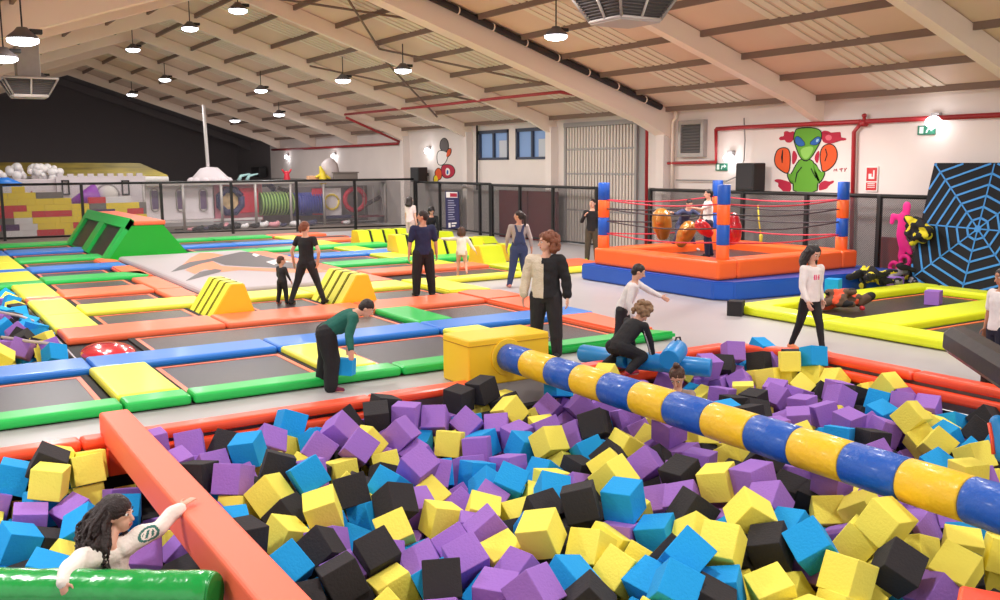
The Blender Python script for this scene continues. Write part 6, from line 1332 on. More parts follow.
CUBES_REST='K345,125,-67,-153,-90,-153;K491,190,-67,90,0,-30;Y589,233,-67,90,0,-36;Y676,185,-67,-90,0,-176;K355,196,-67,0,0,86;K454,244,-67,180,-90,180;K516,285,-61,-171,-26,83;K575,297,-58,73,42,-27;K631,228,-67,-90,0,157;K666,306,-67,0,0,-170;Y716,212,-67,180,0,120;Y267,186,-67,180,0,-43;B322,216,-67,-180,0,49;Y362,263,-67,-167,90,-138;B476,338,-54,-116,69,149;K512,319,-62,64,0,160;K573,346,-49,-67,-38,78;K613,317,-58,-130,-21,146;Y695,318,-67,90,0,-14;Y720,295,-67,0,0,-31;Y756,300,-67,176,-90,-165;K774,276,-67,180,0,104;K311,274,-67,180,0,-18;K408,380,-47,146,-76,37;K434,380,-52,153,-77,30;K465,372,-56,43,-7,-7;Y493,365,-54,-9,72,-19;B531,354,-62,90,-59,-84;B575,379,-58,120,-89,147;K610,370,-62,6,-21,148;Y654,333,-59,-17,35,173;K662,394,-52,163,13,126;Y705,348,-61,-18,15,108;Y805,300,-67,90,0,121;Y878,176,-67,90,0,-54;Y248,271,-67,0,0,40;K355,339,-67,180,0,27;K378,394,-49,-53,-60,38;K407,409,-38,14,-30,-177;K432,408,-54,-105,77,166;Y463,403,-52,-9,47,77;Y495,393,-58,56,-79,114;B546,380,-50,-176,32,-82;B586,405,-58,-90,-4,-4;P620,402,-60,-58,62,-34;P647,417,-62,180,-27,-57;Y682,418,-55,-83,77,52;Y742,354,-55,-108,-20,100;Y771,363,-60,-169,-35,97;Y800,357,-67,180,0,-83;Y866,319,-67,-180,0,137;Y995,264,-67,90,0,23;P229,397,-67,-180,0,94;Y272,351,-67,-180,0,-117;K293,397,-67,90,0,145;K337,423,-57,-35,23,-166;Y374,429,-55,60,6,89;Y403,435,-54,17,-63,166;K434,437,-52,57,-88,-145;K461,437,-47,35,-77,146;K497,426,-53,-153,-31,-75;Y539,417,-59,-108,-44,-173;Y576,434,-43,134,14,12;K605,434,-52,46,-78,-126;K629,447,-46,31,74,-51;K662,443,-62,-177,27,-49;K700,450,-54,14,12,-178;P708,482,-34,-134,-8,-81;K735,419,-57,142,35,-108;Y781,412,-53,-26,8,-127;K818,413,-58,-13,10,-167;K867,395,-67,180,0,170;Y970,367,-67,90,0,-17;Y1022,282,-67,-127,-90,35;K188,409,-67,90,0,-179;Y240,443,-66,-176,0,-59;K269,410,-67,-90,0,-119;Y317,453,-60,-48,-61,147;K342,455,-48,37,-19,9;K373,460,-49,129,16,-75;B400,463,-41,86,54,-2;P430,463,-51,91,-10,-179;K458,464,-55,86,1,91;K490,452,-62,0,-26,-70;K534,448,-62,0,33,167;Y569,457,-62,-4,-63,122;K599,462,-52,174,-73,-73;Y655,477,-51,27,-43,160;B694,478,-58,-14,-41,16;K729,478,-55,-170,66,-166;K751,452,-61,85,29,-177;Y784,450,-60,105,-25,-79;K813,460,-60,82,-39,-77;P849,455,-59,-166,42,102;P883,454,-52,118,20,12;P937,420,-67,180,-90,180;Y1004,372,-67,-90,0,174;Y157,404,-67,-162,90,-43;K158,467,-67,0,0,131;Y230,491,-58,-147,18,-30;Y260,503,-45,93,11,107;P274,447,-61,48,0,-67;Y327,490,-60,-109,-17,-143;Y361,491,-49,84,67,85;K392,493,-50,-75,-18,86;Y422,493,-55,-176,18,-88;K449,492,-63,-13,-75,102;K475,492,-57,137,83,48;K501,493,-51,82,-56,99;Y535,498,-55,141,-45,-115;Y582,494,-56,-61,-48,-91;K603,508,-37,-164,37,-162;B625,504,-52,36,-18,-75;P663,507,-56,-89,69,7;K693,506,-55,91,-7,-84;K725,507,-52,9,-45,0;P758,490,-51,1,-56,94;K786,497,-47,-82,-36,94;Y814,495,-54,-164,39,109;Y848,499,-55,89,0,65;P875,484,-55,114,-65,-112;P914,445,-67,90,0,18;Y926,487,-50,-165,-80,84;P976,424,-67,0,0,46;K1014,439,-67,33,90,-33;K82,469,-67,90,0,11;K110,482,-67,3,-90,173;K189,498,-63,90,25,-33;K213,520,-51,-120,80,-161;Y247,535,-57,90,-36,-100;P280,527,-59,66,-16,-54;K319,528,-55,11,60,29;Y363,516,-42,-127,-61,-48;K396,519,-38,136,-35,-161;Y425,520,-46,-106,53,175;Y453,524,-59,162,25,173;K479,525,-48,-84,15,175;B514,529,-47,-96,-70,14;K543,532,-58,-83,-45,-108;K574,532,-49,80,-26,0;B608,532,-52,-167,12,98;B636,536,-50,88,-75,100;K664,534,-59,1,-6,6;K691,534,-58,-132,85,54;Y721,533,-49,-136,-77,-38;K752,531,-49,172,-69,-58;K779,534,-51,-87,-23,113;P803,559,-48,87,-6,168;P829,546,-54,-9,-3,77;K863,536,-62,167,10,123;Y907,527,-56,163,-69,108;K958,495,-60,104,46,-150;Y994,480,-64,0,73,94;Y1022,479,-67,90,0,179;K6,494,-67,180,-90,180;K93,514,-67,0,0,-82;K118,522,-62,-36,0,-172;K147,533,-60,66,-17,23;K180,545,-58,128,25,-5;K224,564,-48,-123,87,-42;K252,570,-52,83,13,80;K278,563,-53,-50,-80,-138;P310,553,-54,-74,70,35;K353,539,-62,136,-73,-28;Y377,549,-44,176,-38,7;K419,548,-47,-140,62,48;K453,551,-58,73,-14,90;K483,554,-55,2,-5,90;P513,557,-40,103,45,13;B542,570,-51,81,-67,-164;K557,502,-41,49,33,-164;K603,560,-49,6,-16,-82;K630,563,-54,8,5,-171;K661,563,-54,74,-12,102;Y692,560,-51,48,85,145;K720,563,-51,95,81,-77;K747,567,-46,-160,3,-178;Y777,582,-56,152,73,143;P796,617,-42,176,-26,-174;P832,579,-53,79,-13,19;P877,566,-51,178,-25,100;K909,557,-50,94,-68,179;K950,541,-59,70,-48,-168;Y984,529,-62,0,60,79;Y1021,535,-55,99,67,98;K-38,465,-67,-104,90,104;B50,568,-67,-90,0,52;K105,578,-62,180,40,150;K118,552,-49,0,50,-29;K172,590,-55,-90,10,-94;K201,587,-58,-164,-54,-113;K230,590,-63,-113,-74,104;Y287,589,-62,72,-8,83;K314,585,-52,113,-26,-9;K350,573,-58,35,-30,-8;K381,580,-46,-109,-11,85;K413,577,-52,-170,18,-78;Y445,585,-52,-77,9,179;K478,586,-54,-149,-61,160;B506,591,-48,33,77,-48;K538,598,-53,65,5,94;Y572,572,-55,-113,-65,-149;B598,590,-47,-156,-81,164;Y626,590,-53,-83,-4,-81;K656,591,-55,73,-65,-154;B689,589,-54,78,9,6;Y717,592,-52,63,85,71;K747,592,-60,173,19,83;P777,618,-62,90,26,-3;K827,609,-55,-34,-61,134;K859,606,-51,-21,-37,13;P909,584,-62,-90,-53,-180;P957,589,-52,-172,-59,170;Y994,548,-47,-150,2,-10;Y1019,578,-51,-4,34,-101;K-201,624,-67,-90,0,11;K-63,581,-67,-90,0,-88;B48,629,-55,-139,-42,39;K80,626,-63,0,-24,-94;K115,620,-62,-16,-67,68;K149,612,-61,85,23,-124;K181,620,-53,88,-2,97;K207,620,-56,167,2,-173;K235,627,-60,-1,13,-173;K272,632,-61,114,-65,-131;Y295,617,-57,6,-10,-18;K326,617,-55,66,-25,-11;P361,606,-59,-69,-24,-107;P393,611,-61,-179,-44,85;K455,612,-57,7,-73,174;Y484,617,-59,72,35,88;K512,622,-52,62,-86,126;K540,626,-51,-108,-76,-156;K571,615,-55,-18,71,-29;K599,621,-45,-156,-73,-109;P627,620,-52,97,9,-85;K657,620,-55,163,-71,-155;P692,618,-61,155,9,8;K697,631,-38,21,-63,79;K747,622,-55,22,83,108;K781,645,-54,-176,59,-179;K821,639,-51,5,63,-163;K854,637,-53,-157,-9,80;P886,635,-52,169,70,148;K939,621,-57,-87,-53,-95;P990,615,-56,-68,-18,178;K1020,611,-50,-115,-72,-64;K14,624,-55,176,34,-102;K23,660,-61,-84,-27,-158;B65,665,-54,-120,-24,-149;K113,668,-51,-20,47,60;P141,650,-48,110,-71,-110;K168,647,-52,115,-86,-114;K200,650,-59,141,9,92;B242,655,-59,5,-2,-80;K271,660,-55,-9,18,-88;K299,658,-56,-174,42,104;B327,647,-46,-103,-3,81;K357,638,-52,1,15,-8;K388,644,-55,-15,-88,-77;K423,630,-55,16,-37,42;K457,655,-59,133,-12,-39;Y487,670,-49,-24,-34,-88;Y516,660,-51,84,-42,-102;Y547,654,-52,13,6,-89;P577,654,-58,-69,36,-78;P604,650,-45,-6,13,-88;P632,649,-47,175,-1,4;Y662,650,-50,-9,-16,7;K698,658,-62,-61,0,-7;P723,651,-51,-65,-1,-6;P750,650,-54,-150,-89,-123;P782,674,-60,-157,-60,-25;K817,666,-61,97,23,11;B862,665,-50,-78,22,4;B892,667,-55,-37,49,147;K923,657,-61,-97,50,80;P949,656,-50,-6,5,82;B989,645,-60,-90,-62,-2;B1021,648,-49,157,76,-114;K-61,666,-67,180,0,-97;K23,697,-62,-10,13,-168;B58,706,-61,113,-9,92;Y89,705,-53,18,81,20;K146,679,-45,-7,-16,-174;K175,675,-48,-148,76,126;K206,679,-58,89,53,4;K235,683,-52,-153,54,34;K272,692,-59,23,-45,171;P311,702,-56,103,39,-124;P360,664,-51,75,-2,-98;P391,675,-44,176,65,99;Y424,667,-54,-17,-25,109;K452,685,-51,-89,-22,104;Y487,698,-55,-100,-34,-87;K515,697,-57,-87,-53,86;K542,690,-47,166,81,-105;K572,698,-61,-100,9,-26;K614,680,-44,-27,-15,-174;K641,676,-57,-29,87,155;K669,682,-49,-104,16,91;K700,688,-43,-115,-43,-39;K722,709,-46,108,-13,-164;K748,683,-55,-162,24,-108;K789,699,-51,8,75,93;K823,698,-59,18,-54,160;Y857,700,-52,-156,-74,66;B885,699,-45,25,72,-63;B913,700,-52,171,38,87;P952,686,-51,-57,-70,-129;P981,683,-45,2,-15,-107;Y1021,681,-40,-53,0,-4;K-108,686,-67,-180,0,-132;K20,729,-61,169,-24,27;B71,733,-61,-151,7,-96;Y108,732,-57,-177,37,-33;K140,709,-51,37,65,129;P169,708,-55,4,-39,93;K198,706,-54,129,79,44;K223,712,-48,150,73,65;K249,719,-49,-24,69,72;K279,726,-57,111,7,-85;K319,737,-57,-165,-34,156;K346,716,-50,103,7,-28;K376,709,-50,-8,55,50;K417,696,-55,-26,20,-170;P449,731,-62,-180,37,-11;Y489,735,-53,127,13,89;K522,728,-51,130,-77,-40;P585,724,-44,-38,20,-12;P621,727,-38,-3,-48,99;P608,705,-60,-24,-59,-57;K638,707,-56,-59,6,-176;K665,710,-56,-117,82,-24;P690,723,-46,-171,20,-86;Y748,730,-51,-163,-67,69;Y776,731,-59,110,20,89;K807,729,-57,30,86,-64;Y869,730,-49,86,11,170;B906,731,-53,123,6,92;B946,724,-61,86,57,175;P986,711,-53,-97,-68,-11;Y1021,700,-59,-51,-2,-2;K-173,763,-67,90,0,77;K-20,744,-67,180,0,24;K60,766,-57,-38,65,138;Y110,766,-58,173,-54,-1;K142,747,-63,90,71,-13;K200,747,-57,-39,-46,126;Y230,749,-58,106,63,24;K261,753,-52,86,3,10;K287,757,-56,91,-5,-80;P315,772,-56,-113,-83,105;K358,746,-58,-133,54,128;K391,748,-58,-54,7,11;Y450,762,-54,-99,-9,-88;P480,763,-53,5,-4,179;K514,759,-52,18,-82,-127;K547,744,-60,13,-50,88;K575,748,-62,149,0,-177;P609,746,-61,-89,42,-121;P638,761,-48,18,-20,61;K664,742,-56,-134,77,30;K704,769,-46,-104,-11,-4;K731,769,-44,0,6,174;P757,763,-43,-6,-3,85;Y784,760,-44,168,80,-17;K819,757,-49,106,79,-83;K844,749,-53,87,-7,82;Y903,758,-50,-176,3,-180;K948,752,-62,-90,61,174;B1007,729,-36,-152,53,91;P1011,746,-56,-114,-53,-89;K-65,754,-67,-90,0,19;K29,783,-52,-43,-13,-180;Y111,797,-58,119,46,32;K152,776,-61,50,2,92;P206,781,-49,178,-74,94;K233,784,-54,164,-82,106;B262,783,-55,120,79,123;K265,786,-28,-4,-11,129;B327,803,-51,102,-1,112;Y359,785,-52,152,41,-114;K389,787,-62,-90,-50,85;K417,781,-55,164,0,-13;P447,789,-60,-167,-9,-179;P484,791,-57,-86,-77,85;B514,790,-49,-164,-14,87;Y544,786,-56,5,-25,-89;K573,790,-60,-154,10,179;K617,784,-59,59,17,41;K649,796,-45,57,-40,7;K679,787,-61,149,-3,-16;P722,800,-50,-92,-23,86;Y805,789,-50,-59,81,36;Y837,786,-58,-33,45,63;K867,788,-56,178,57,-6;P899,784,-56,92,4,90;K947,784,-59,-90,1,27;Y988,769,-48,-102,-10,-169;K1021,782,-45,93,22,90;K-67,784,-67,90,0,-179;K-39,839,-67,-90,0,102;B58,826,-57,-89,-37,167;K107,826,-59,-116,-10,95;P146,806,-56,-19,41,166;B205,809,-51,-172,-5,-179;K233,813,-53,-98,5,180;K260,809,-52,152,79,64;K289,814,-55,135,-78,148;Y318,829,-51,-81,-80,19;K356,821,-50,119,-78,44;K392,815,-49,-100,29,69;B422,816,-44,87,85,86;Y448,818,-53,0,5,-90;B488,820,-50,77,4,2;K516,822,-48,168,-76,105;K544,816,-47,-38,-78,-139;Y574,821,-57,155,5,-88;K606,820,-57,112,-32,179;B639,826,-50,-105,0,-87;P696,815,-49,94,28,87;K724,837,-49,10,-49,130;P797,817,-53,-47,-11,90;Y837,819,-52,-3,7,-5;B863,816,-55,-122,-82,27;Y891,813,-48,-89,-10,-6;K924,810,-55,-74,64,2;P970,803,-53,113,-82,-100;K1021,826,-46,78,-4,1;K-97,804,-67,0,0,173;K19,845,-62,-180,-39,-46;B63,852,-55,-35,1,78;Y116,853,-53,112,62,24;P147,837,-56,-4,-30,92;K202,841,-53,23,62,111;P231,842,-59,178,-15,91;B261,838,-44,16,7,10;K289,848,-47,87,2,-177;Y319,868,-61,94,43,-99;K346,856,-52,-85,-65,62;K374,846,-57,-146,-73,-138;P408,846,-57,78,38,162;P440,844,-51,171,-58,-172;K473,847,-50,-9,19,2;B503,849,-59,-89,11,-176;P529,854,-53,-30,-76,-145;K555,846,-48,-96,12,-176;Y586,849,-50,-90,-32,4;K622,852,-55,51,-2,97;K668,826,-51,-90,4,-87;K700,849,-59,21,46,-8;P810,844,-45,-67,64,106;B836,845,-47,-104,-80,10;B866,844,-51,146,-76,-153;K900,841,-50,-126,84,124;K938,835,-54,-148,-79,-142;K991,843,-46,17,-79,61;K1020,854,-51,31,87,-149;K-84,880,-67,1,90,-169;K19,881,-61,110,-62,-32;K81,874,-50,81,-1,-102;Y114,880,-54,179,-80,-84;B144,875,-55,-35,73,-111;Y201,871,-46,177,16,-92;Y230,870,-55,-77,-69,-14;K261,872,-50,111,-51,-110;Y288,875,-50,-105,-75,-168;K339,886,-35,-56,-2,179;Y371,903,-27,68,70,-128;K372,877,-54,-84,-59,152;K418,878,-57,-41,-34,-12;P455,875,-59,73,33,87;P504,878,-54,70,-53,-151;B522,903,-23,89,17,87;B574,875,-59,-89,-15,4;K599,882,-52,70,-12,4;K628,882,-49,25,-10,-89;K662,870,-50,134,30,173;Y752,843,-32,47,18,-174;Y748,860,-58,-97,-27,-105;K783,849,-46,15,10,-5;K806,876,-55,-178,9,-93;P835,874,-56,79,16,175;B867,874,-58,-114,53,-31;B898,876,-59,109,32,-87;B928,871,-55,-123,12,159;P984,877,-52,16,0,123;K1021,882,-52,-160,83,109;K-38,915,-67,0,0,146;K27,910,-61,-112,-5,-105;B63,908,-56,8,-36,171;Y108,915,-62,-92,31,125;K143,917,-62,-87,60,-71;K171,907,-49,76,-80,-164;Y200,905,-48,-36,-58,126;K236,902,-52,-42,-51,44;K276,909,-53,174,27,-7;Y309,904,-41,19,-20,175;Y336,908,-57,-3,76,-93;K364,909,-55,52,-77,37;Y395,906,-51,-121,-59,32;K424,911,-52,89,72,178;P454,909,-51,-161,83,-71;P485,906,-55,-109,-19,-175;P513,909,-54,139,77,139;K542,908,-52,89,-1,89;B571,908,-56,155,-83,19;B627,907,-53,102,22,-174;K682,909,-60,-145,9,133;K700,910,-36,-129,56,-143;P726,905,-55,-95,-52,94;P753,906,-44,96,-65,82;Y779,898,-51,146,-86,-59;Y805,903,-53,23,84,110;P835,901,-52,-7,18,175;K873,905,-60,-98,-53,166;B909,906,-61,-148,-67,139;K950,903,-55,17,-4,177;K981,910,-61,174,11,-88;P1021,910,-50,-1,3,0;K4,929,-53,-57,-14,67;P44,937,-53,-93,72,176;K92,934,-22,-173,-15,170;B119,932,-36,126,0,180;Y167,934,-49,-87,-1,101;K198,937,-49,-1,84,0;K232,931,-52,55,-63,135;P271,936,-52,99,75,-171;K307,933,-53,173,29,-17;K340,937,-48,-85,0,-90;K367,937,-46,-91,-84,180;Y397,936,-54,177,18,-3;K429,937,-48,88,78,178;Y456,935,-54,-41,-79,42;P484,937,-52,166,0,-90;K512,935,-50,-122,75,149;B542,935,-48,7,7,-90;P569,936,-49,9,88,-81;P596,936,-39,64,85,-27;Y624,937,-47,1,-79,179;B656,935,-59,-167,-64,167;K710,937,-51,-176,0,90;K737,937,-49,-90,-4,180;B764,933,-52,-6,-15,-91;P791,931,-49,9,80,97;Y817,931,-44,174,-75,-86;Y846,931,-50,-118,71,154;Y875,933,-46,-3,18,-91;K903,936,-51,-94,81,174;K935,934,-51,-15,-18,0;K966,934,-49,58,-66,-146;K999,937,-48,179,-13,-180;P199,934,-22,-105,-84,-180;P227,914,-23,85,63,-91;K256,909,-34,44,51,-136;P253,862,-27,17,36,-83;K178,891,-21,-154,-7,-4;K233,830,-19,-37,-62,-115;Y212,858,-21,-15,2,159;B355,931,-21,-2,3,138;B286,935,-27,-7,27,-9;P420,930,-19,-133,-78,-2;K434,904,-23,92,1,50;Y284,882,-23,-163,-75,-168;P408,885,-25,-34,-55,-179;K455,937,-26,81,-1,-90;Y281,832,-19,-2,-10,-169;Y302,784,-30,-60,75,-84;K335,780,-28,78,-26,163;K250,807,-24,-49,73,79;P371,764,-33,-58,24,91;Y331,743,-33,-31,-52,3;Y590,936,-13,95,-2,-90;Y713,935,-19,76,-61,16;K551,903,-26,36,89,44;P523,933,-23,72,82,70;P490,937,-26,76,0,-90;Y482,873,-34,44,-19,-33;K574,871,-28,12,-33,-40;K492,910,-26,-90,71,-179;B463,718,-40,-18,51,149;Y283,752,-23,56,58,-45;B279,716,-31,-7,-21,40;Y220,739,-35,12,63,25;K192,704,-25,-124,69,88;B219,654,-34,59,70,-31;Y312,754,-15,29,39,-179;K194,560,-40,60,-50,-77;P284,532,-32,11,61,-113;B343,591,-37,-123,50,56;P295,501,-47,-4,78,-144;Y334,476,-31,-64,44,142;P38,864,-39,-52,-44,49;B128,808,-35,-46,2,-78;B26,817,-51,39,-37,81;Y39,908,-38,88,23,-8;K33,755,-43,-141,45,103;P126,765,-37,12,54,179;P121,729,-29,63,48,113;K118,690,-37,19,48,112;B205,817,-25,-7,7,19;P198,761,-25,-163,33,-60;P191,669,-24,-42,-76,-54;K184,634,-25,2,-1,95;B727,909,-20,58,8,94;P763,931,-24,39,77,-119;P692,1066,-67,90,0,113;P763,897,-14,83,-83,66;K659,851,-30,-48,15,165;B720,877,-49,-29,-46,124;P739,869,-25,44,25,47;P718,816,-22,-61,3,164;K582,765,-36,76,-29,-65;P574,795,-33,-63,-2,-156;Y705,787,-22,-21,-14,-4;Y861,921,0,-57,-9,90;Y576,692,-30,-89,58,-160;K515,680,-32,-22,-34,-77;K477,635,-40,7,-38,-72;K486,623,-15,51,30,-131;P540,663,-22,-9,-32,63;P518,626,-26,-150,86,-54;Y386,434,-24,-74,-32,144;P1019,937,-26,-93,77,177;B985,935,-20,-4,-23,11;Y993,904,-32,-73,-7,178;B1021,875,-25,1,-2,-180;P958,925,-26,4,-23,24;P954,858,-50,-15,31,154;P915,860,-30,-51,-27,-43;K931,772,-34,-98,-7,76;Y929,732,-36,34,2,103;B835,662,-33,-58,1,141;B781,877,-28,105,-19,52;P962,750,-39,101,31,16;K960,717,-39,31,9,70;P936,637,-27,-33,-32,126;Y971,653,-27,37,-53,-1;B965,547,-32,-116,50,162;Y1007,505,-42,156,-39,-88;K992,584,-48,75,-43,-83;P811,523,-38,-129,40,69;Y801,471,-35,-140,-7,-174;K1014,562,-24,-58,34,-102;Y724,673,-34,-31,-35,-169;K651,622,-29,19,4,-76;P648,592,-29,-95,24,-167;P579,621,-15,3,-41,65;P570,593,-25,65,-67,180;P545,536,-27,-4,11,82;Y577,532,-18,-78,6,-162;P752,610,-30,-176,6,-40;P708,563,-24,3,-4,-141;K577,502,-22,-35,12,97;K732,632,-26,-74,-69,-153;B471,498,-25,-2,51,55;K525,470,-37,64,1,79;B528,507,-22,72,-52,163;B568,469,-31,35,3,-107;Y722,536,-22,-167,3,39;Y697,518,-30,-1,7,103;P685,490,-16,76,40,-23;P770,465,-35,139,-51,40;K654,454,-33,-36,-57,133;P904,396,-67,0,0,-149;K641,389,-31,36,8,-82;B542,317,-58,-172,-8,-95;K657,363,-62,29,2,-99;P755,396,-50,19,44,-18;Y782,323,-57,53,-34,121;Y643,311,-40,8,-49,-152;Y683,280,-67,-180,0,-156;K588,325,-36,41,14,8'
CUBES_SMALL='B172,1931,0,-44,1,185;B172,1798,2,-14,-20,160;B172,1695,6,-15,10,309;B162,1722,5,-18,20,182;P124,1562,4,0,2,72;P137,1537,6,20,25,67;K162,1555,0,14,26,58;Y166,1512,-2,13,11,169;Y172,1534,-1,31,4,140;B172,1616,5,28,9,136;P172,1646,-2,20,-4,32;B172,1474,3,20,34,119;K145,1784,-1,44,15,95;B172,2075,6,-65,14,103;Y172,2166,0,-5,52,216;Y172,2138,1,36,24,333;K172,1962,4,7,0,31;P159,2107,0,9,2,225;B143,1913,7,24,74,164;P145,1685,6,59,-34,12;K146,1655,1,-54,-43,30;K157,1870,1,8,-11,134;Y172,2019,1,-28,-60,60;B134,1757,5,-5,-54,190;P172,1504,7,-19,23,79;Y172,1582,6,-23,3,58;B172,2170,5,-36,-28,133;Y106,1498,3,26,37,8;P136,1852,3,2,-43,33;Y100,1550,0,23,-34,302;K146,1595,7,-58,19,252;K172,1591,1,-8,8,137;Y-21,1420,-26,-8,-3,28;Y12,1420,-25,9,3,222;Y45,1420,-27,6,45,76;Y78,1420,-24,5,-23,271;Y111,1420,-25,3,6,284;Y144,1420,-20,33,24,88;B-21,1453,-25,11,-21,221;Y12,1453,-20,-13,19,153;B45,1453,-20,6,21,160;Y78,1453,-26,-11,16,25;Y111,1453,-21,-22,12,208;K144,1453,-20,12,5,151;K-21,1486,-26,25,-12,301;Y12,1486,-22,19,-9,144;Y45,1486,-20,19,-6,266;Y78,1486,-19,13,-7,321;Y111,1486,-27,12,17,21;K144,1486,-25,5,19,13;Y-21,1519,-25,2,-9,153;Y12,1519,-23,5,19,278;B45,1519,-19,12,-12,55;B78,1519,-23,12,0,329;Y111,1519,-23,24,-20,102;Y144,1519,-27,-7,-7,7;Y-21,1552,-27,30,-3,122;Y12,1552,-24,-19,-6,82;K45,1552,-20,-25,-19,155;B78,1552,-24,0,5,148;Y111,1552,-22,27,-16,85;B144,1552,-23,11,-19,96;Y-21,1585,-23,29,12,158;Y12,1585,-21,30,-36,177;P45,1585,-25,8,4,286;K78,1585,-23,-2,13,97;Y111,1585,-22,3,4,167;B144,1585,-20,-3,-3,198;Y-21,1618,-23,-5,27,313;Y12,1618,-24,-36,-3,330;Y45,1618,-25,10,-5,132;Y78,1618,-24,-6,42,324;B111,1618,-23,17,4,142;K144,1618,-23,27,-8,240;Y-21,1651,-22,1,-2,97;Y12,1651,-26,-2,20,92;Y45,1651,-27,4,43,50;Y78,1651,-26,26,-1,222;Y111,1651,-26,-10,-11,223;P144,1651,-27,21,-5,131;B-21,1684,-26,8,1,40;B12,1684,-24,6,-4,66;Y45,1684,-19,13,-2,122;Y78,1684,-23,-4,-14,7;B111,1684,-22,-21,5,152;P144,1684,-20,7,22,321;Y-21,1717,-26,32,-7,58;P12,1717,-26,-5,-4,211;Y45,1717,-26,13,12,196;K78,1717,-26,-18,-5,50;B111,1717,-24,-17,-1,109;K144,1717,-20,7,-12,336;Y-21,1750,-22,10,56,251;B12,1750,-19,-19,6,183;P45,1750,-19,-18,-3,212;B78,1750,-23,-11,-9,81;P111,1750,-19,-8,9,189;K144,1750,-24,18,-20,124;K-21,1783,-24,-17,18,301;P12,1783,-26,3,16,211;Y45,1783,-25,-10,5,10;P78,1783,-24,-15,6,248;P111,1783,-25,-12,19,175;K144,1783,-25,9,11,190;P-21,1816,-22,4,2,121;P12,1816,-23,7,9,219;P45,1816,-19,-4,14,220;P78,1816,-20,32,14,256;Y111,1816,-24,21,-13,32;K144,1816,-22,9,-8,111;P-21,1849,-19,20,7,310;P12,1849,-25,5,-10,282;P45,1849,-20,-13,10,157;P78,1849,-25,-14,-7,202;P111,1849,-24,-15,-2,296;P144,1849,-21,-18,-3,248;P-21,1882,-22,-34,1,63;B12,1882,-26,15,-9,73;Y45,1882,-24,1,35,234;P78,1882,-25,-8,9,98;Y111,1882,-21,-4,7,76;B144,1882,-22,1,27,74;P-21,1915,-22,13,26,136;P12,1915,-22,-13,-13,19;P45,1915,-20,-23,1,92;P78,1915,-22,6,31,339;B111,1915,-21,13,12,297;K144,1915,-26,-33,-6,164;P-21,1948,-20,-19,7,200;P12,1948,-25,24,16,190;K45,1948,-23,33,-2,257;Y78,1948,-24,-27,-11,145;P111,1948,-25,-7,-21,133;P144,1948,-24,-2,-10,136;B-21,1981,-23,-18,21,209;P12,1981,-26,-4,-7,190;B45,1981,-20,-17,-2,23;K78,1981,-25,-1,12,38;P111,1981,-25,11,-3,196;B144,1981,-25,8,49,272;P-21,2014,-20,22,16,258;B12,2014,-24,24,21,49;B45,2014,-25,-17,-1,299;P78,2014,-23,-7,-17,276;K111,2014,-22,-4,3,58;P144,2014,-25,1,-20,328;P-21,2047,-21,-4,4,191;P12,2047,-20,3,10,337;P45,2047,-23,-1,-10,187;P78,2047,-22,5,8,215;P111,2047,-26,7,0,270;B144,2047,-23,-10,-16,61;P-21,2080,-26,-7,-16,2;K12,2080,-20,-3,4,73;B45,2080,-20,-4,-24,152;Y78,2080,-24,2,18,33;Y111,2080,-23,-12,-8,9;K144,2080,-25,-20,6,220;P-21,2113,-24,9,-7,202;P12,2113,-21,8,17,182;P45,2113,-23,47,48,58;K78,2113,-26,-20,0,85;P111,2113,-24,19,1,2;P144,2113,-20,4,-3,232;B-21,2146,-23,6,-30,106;P12,2146,-24,-5,-7,234;P45,2146,-21,-29,-6,175;P78,2146,-26,-9,-18,331;Y111,2146,-24,-7,0,229;B144,2146,-24,-22,34,111;P-21,2179,-22,7,-28,71;K12,2179,-21,19,-5,70;Y45,2179,-22,5,0,138;K78,2179,-26,9,18,88;P111,2179,-22,-10,15,14;P144,2179,-21,-18,21,94'
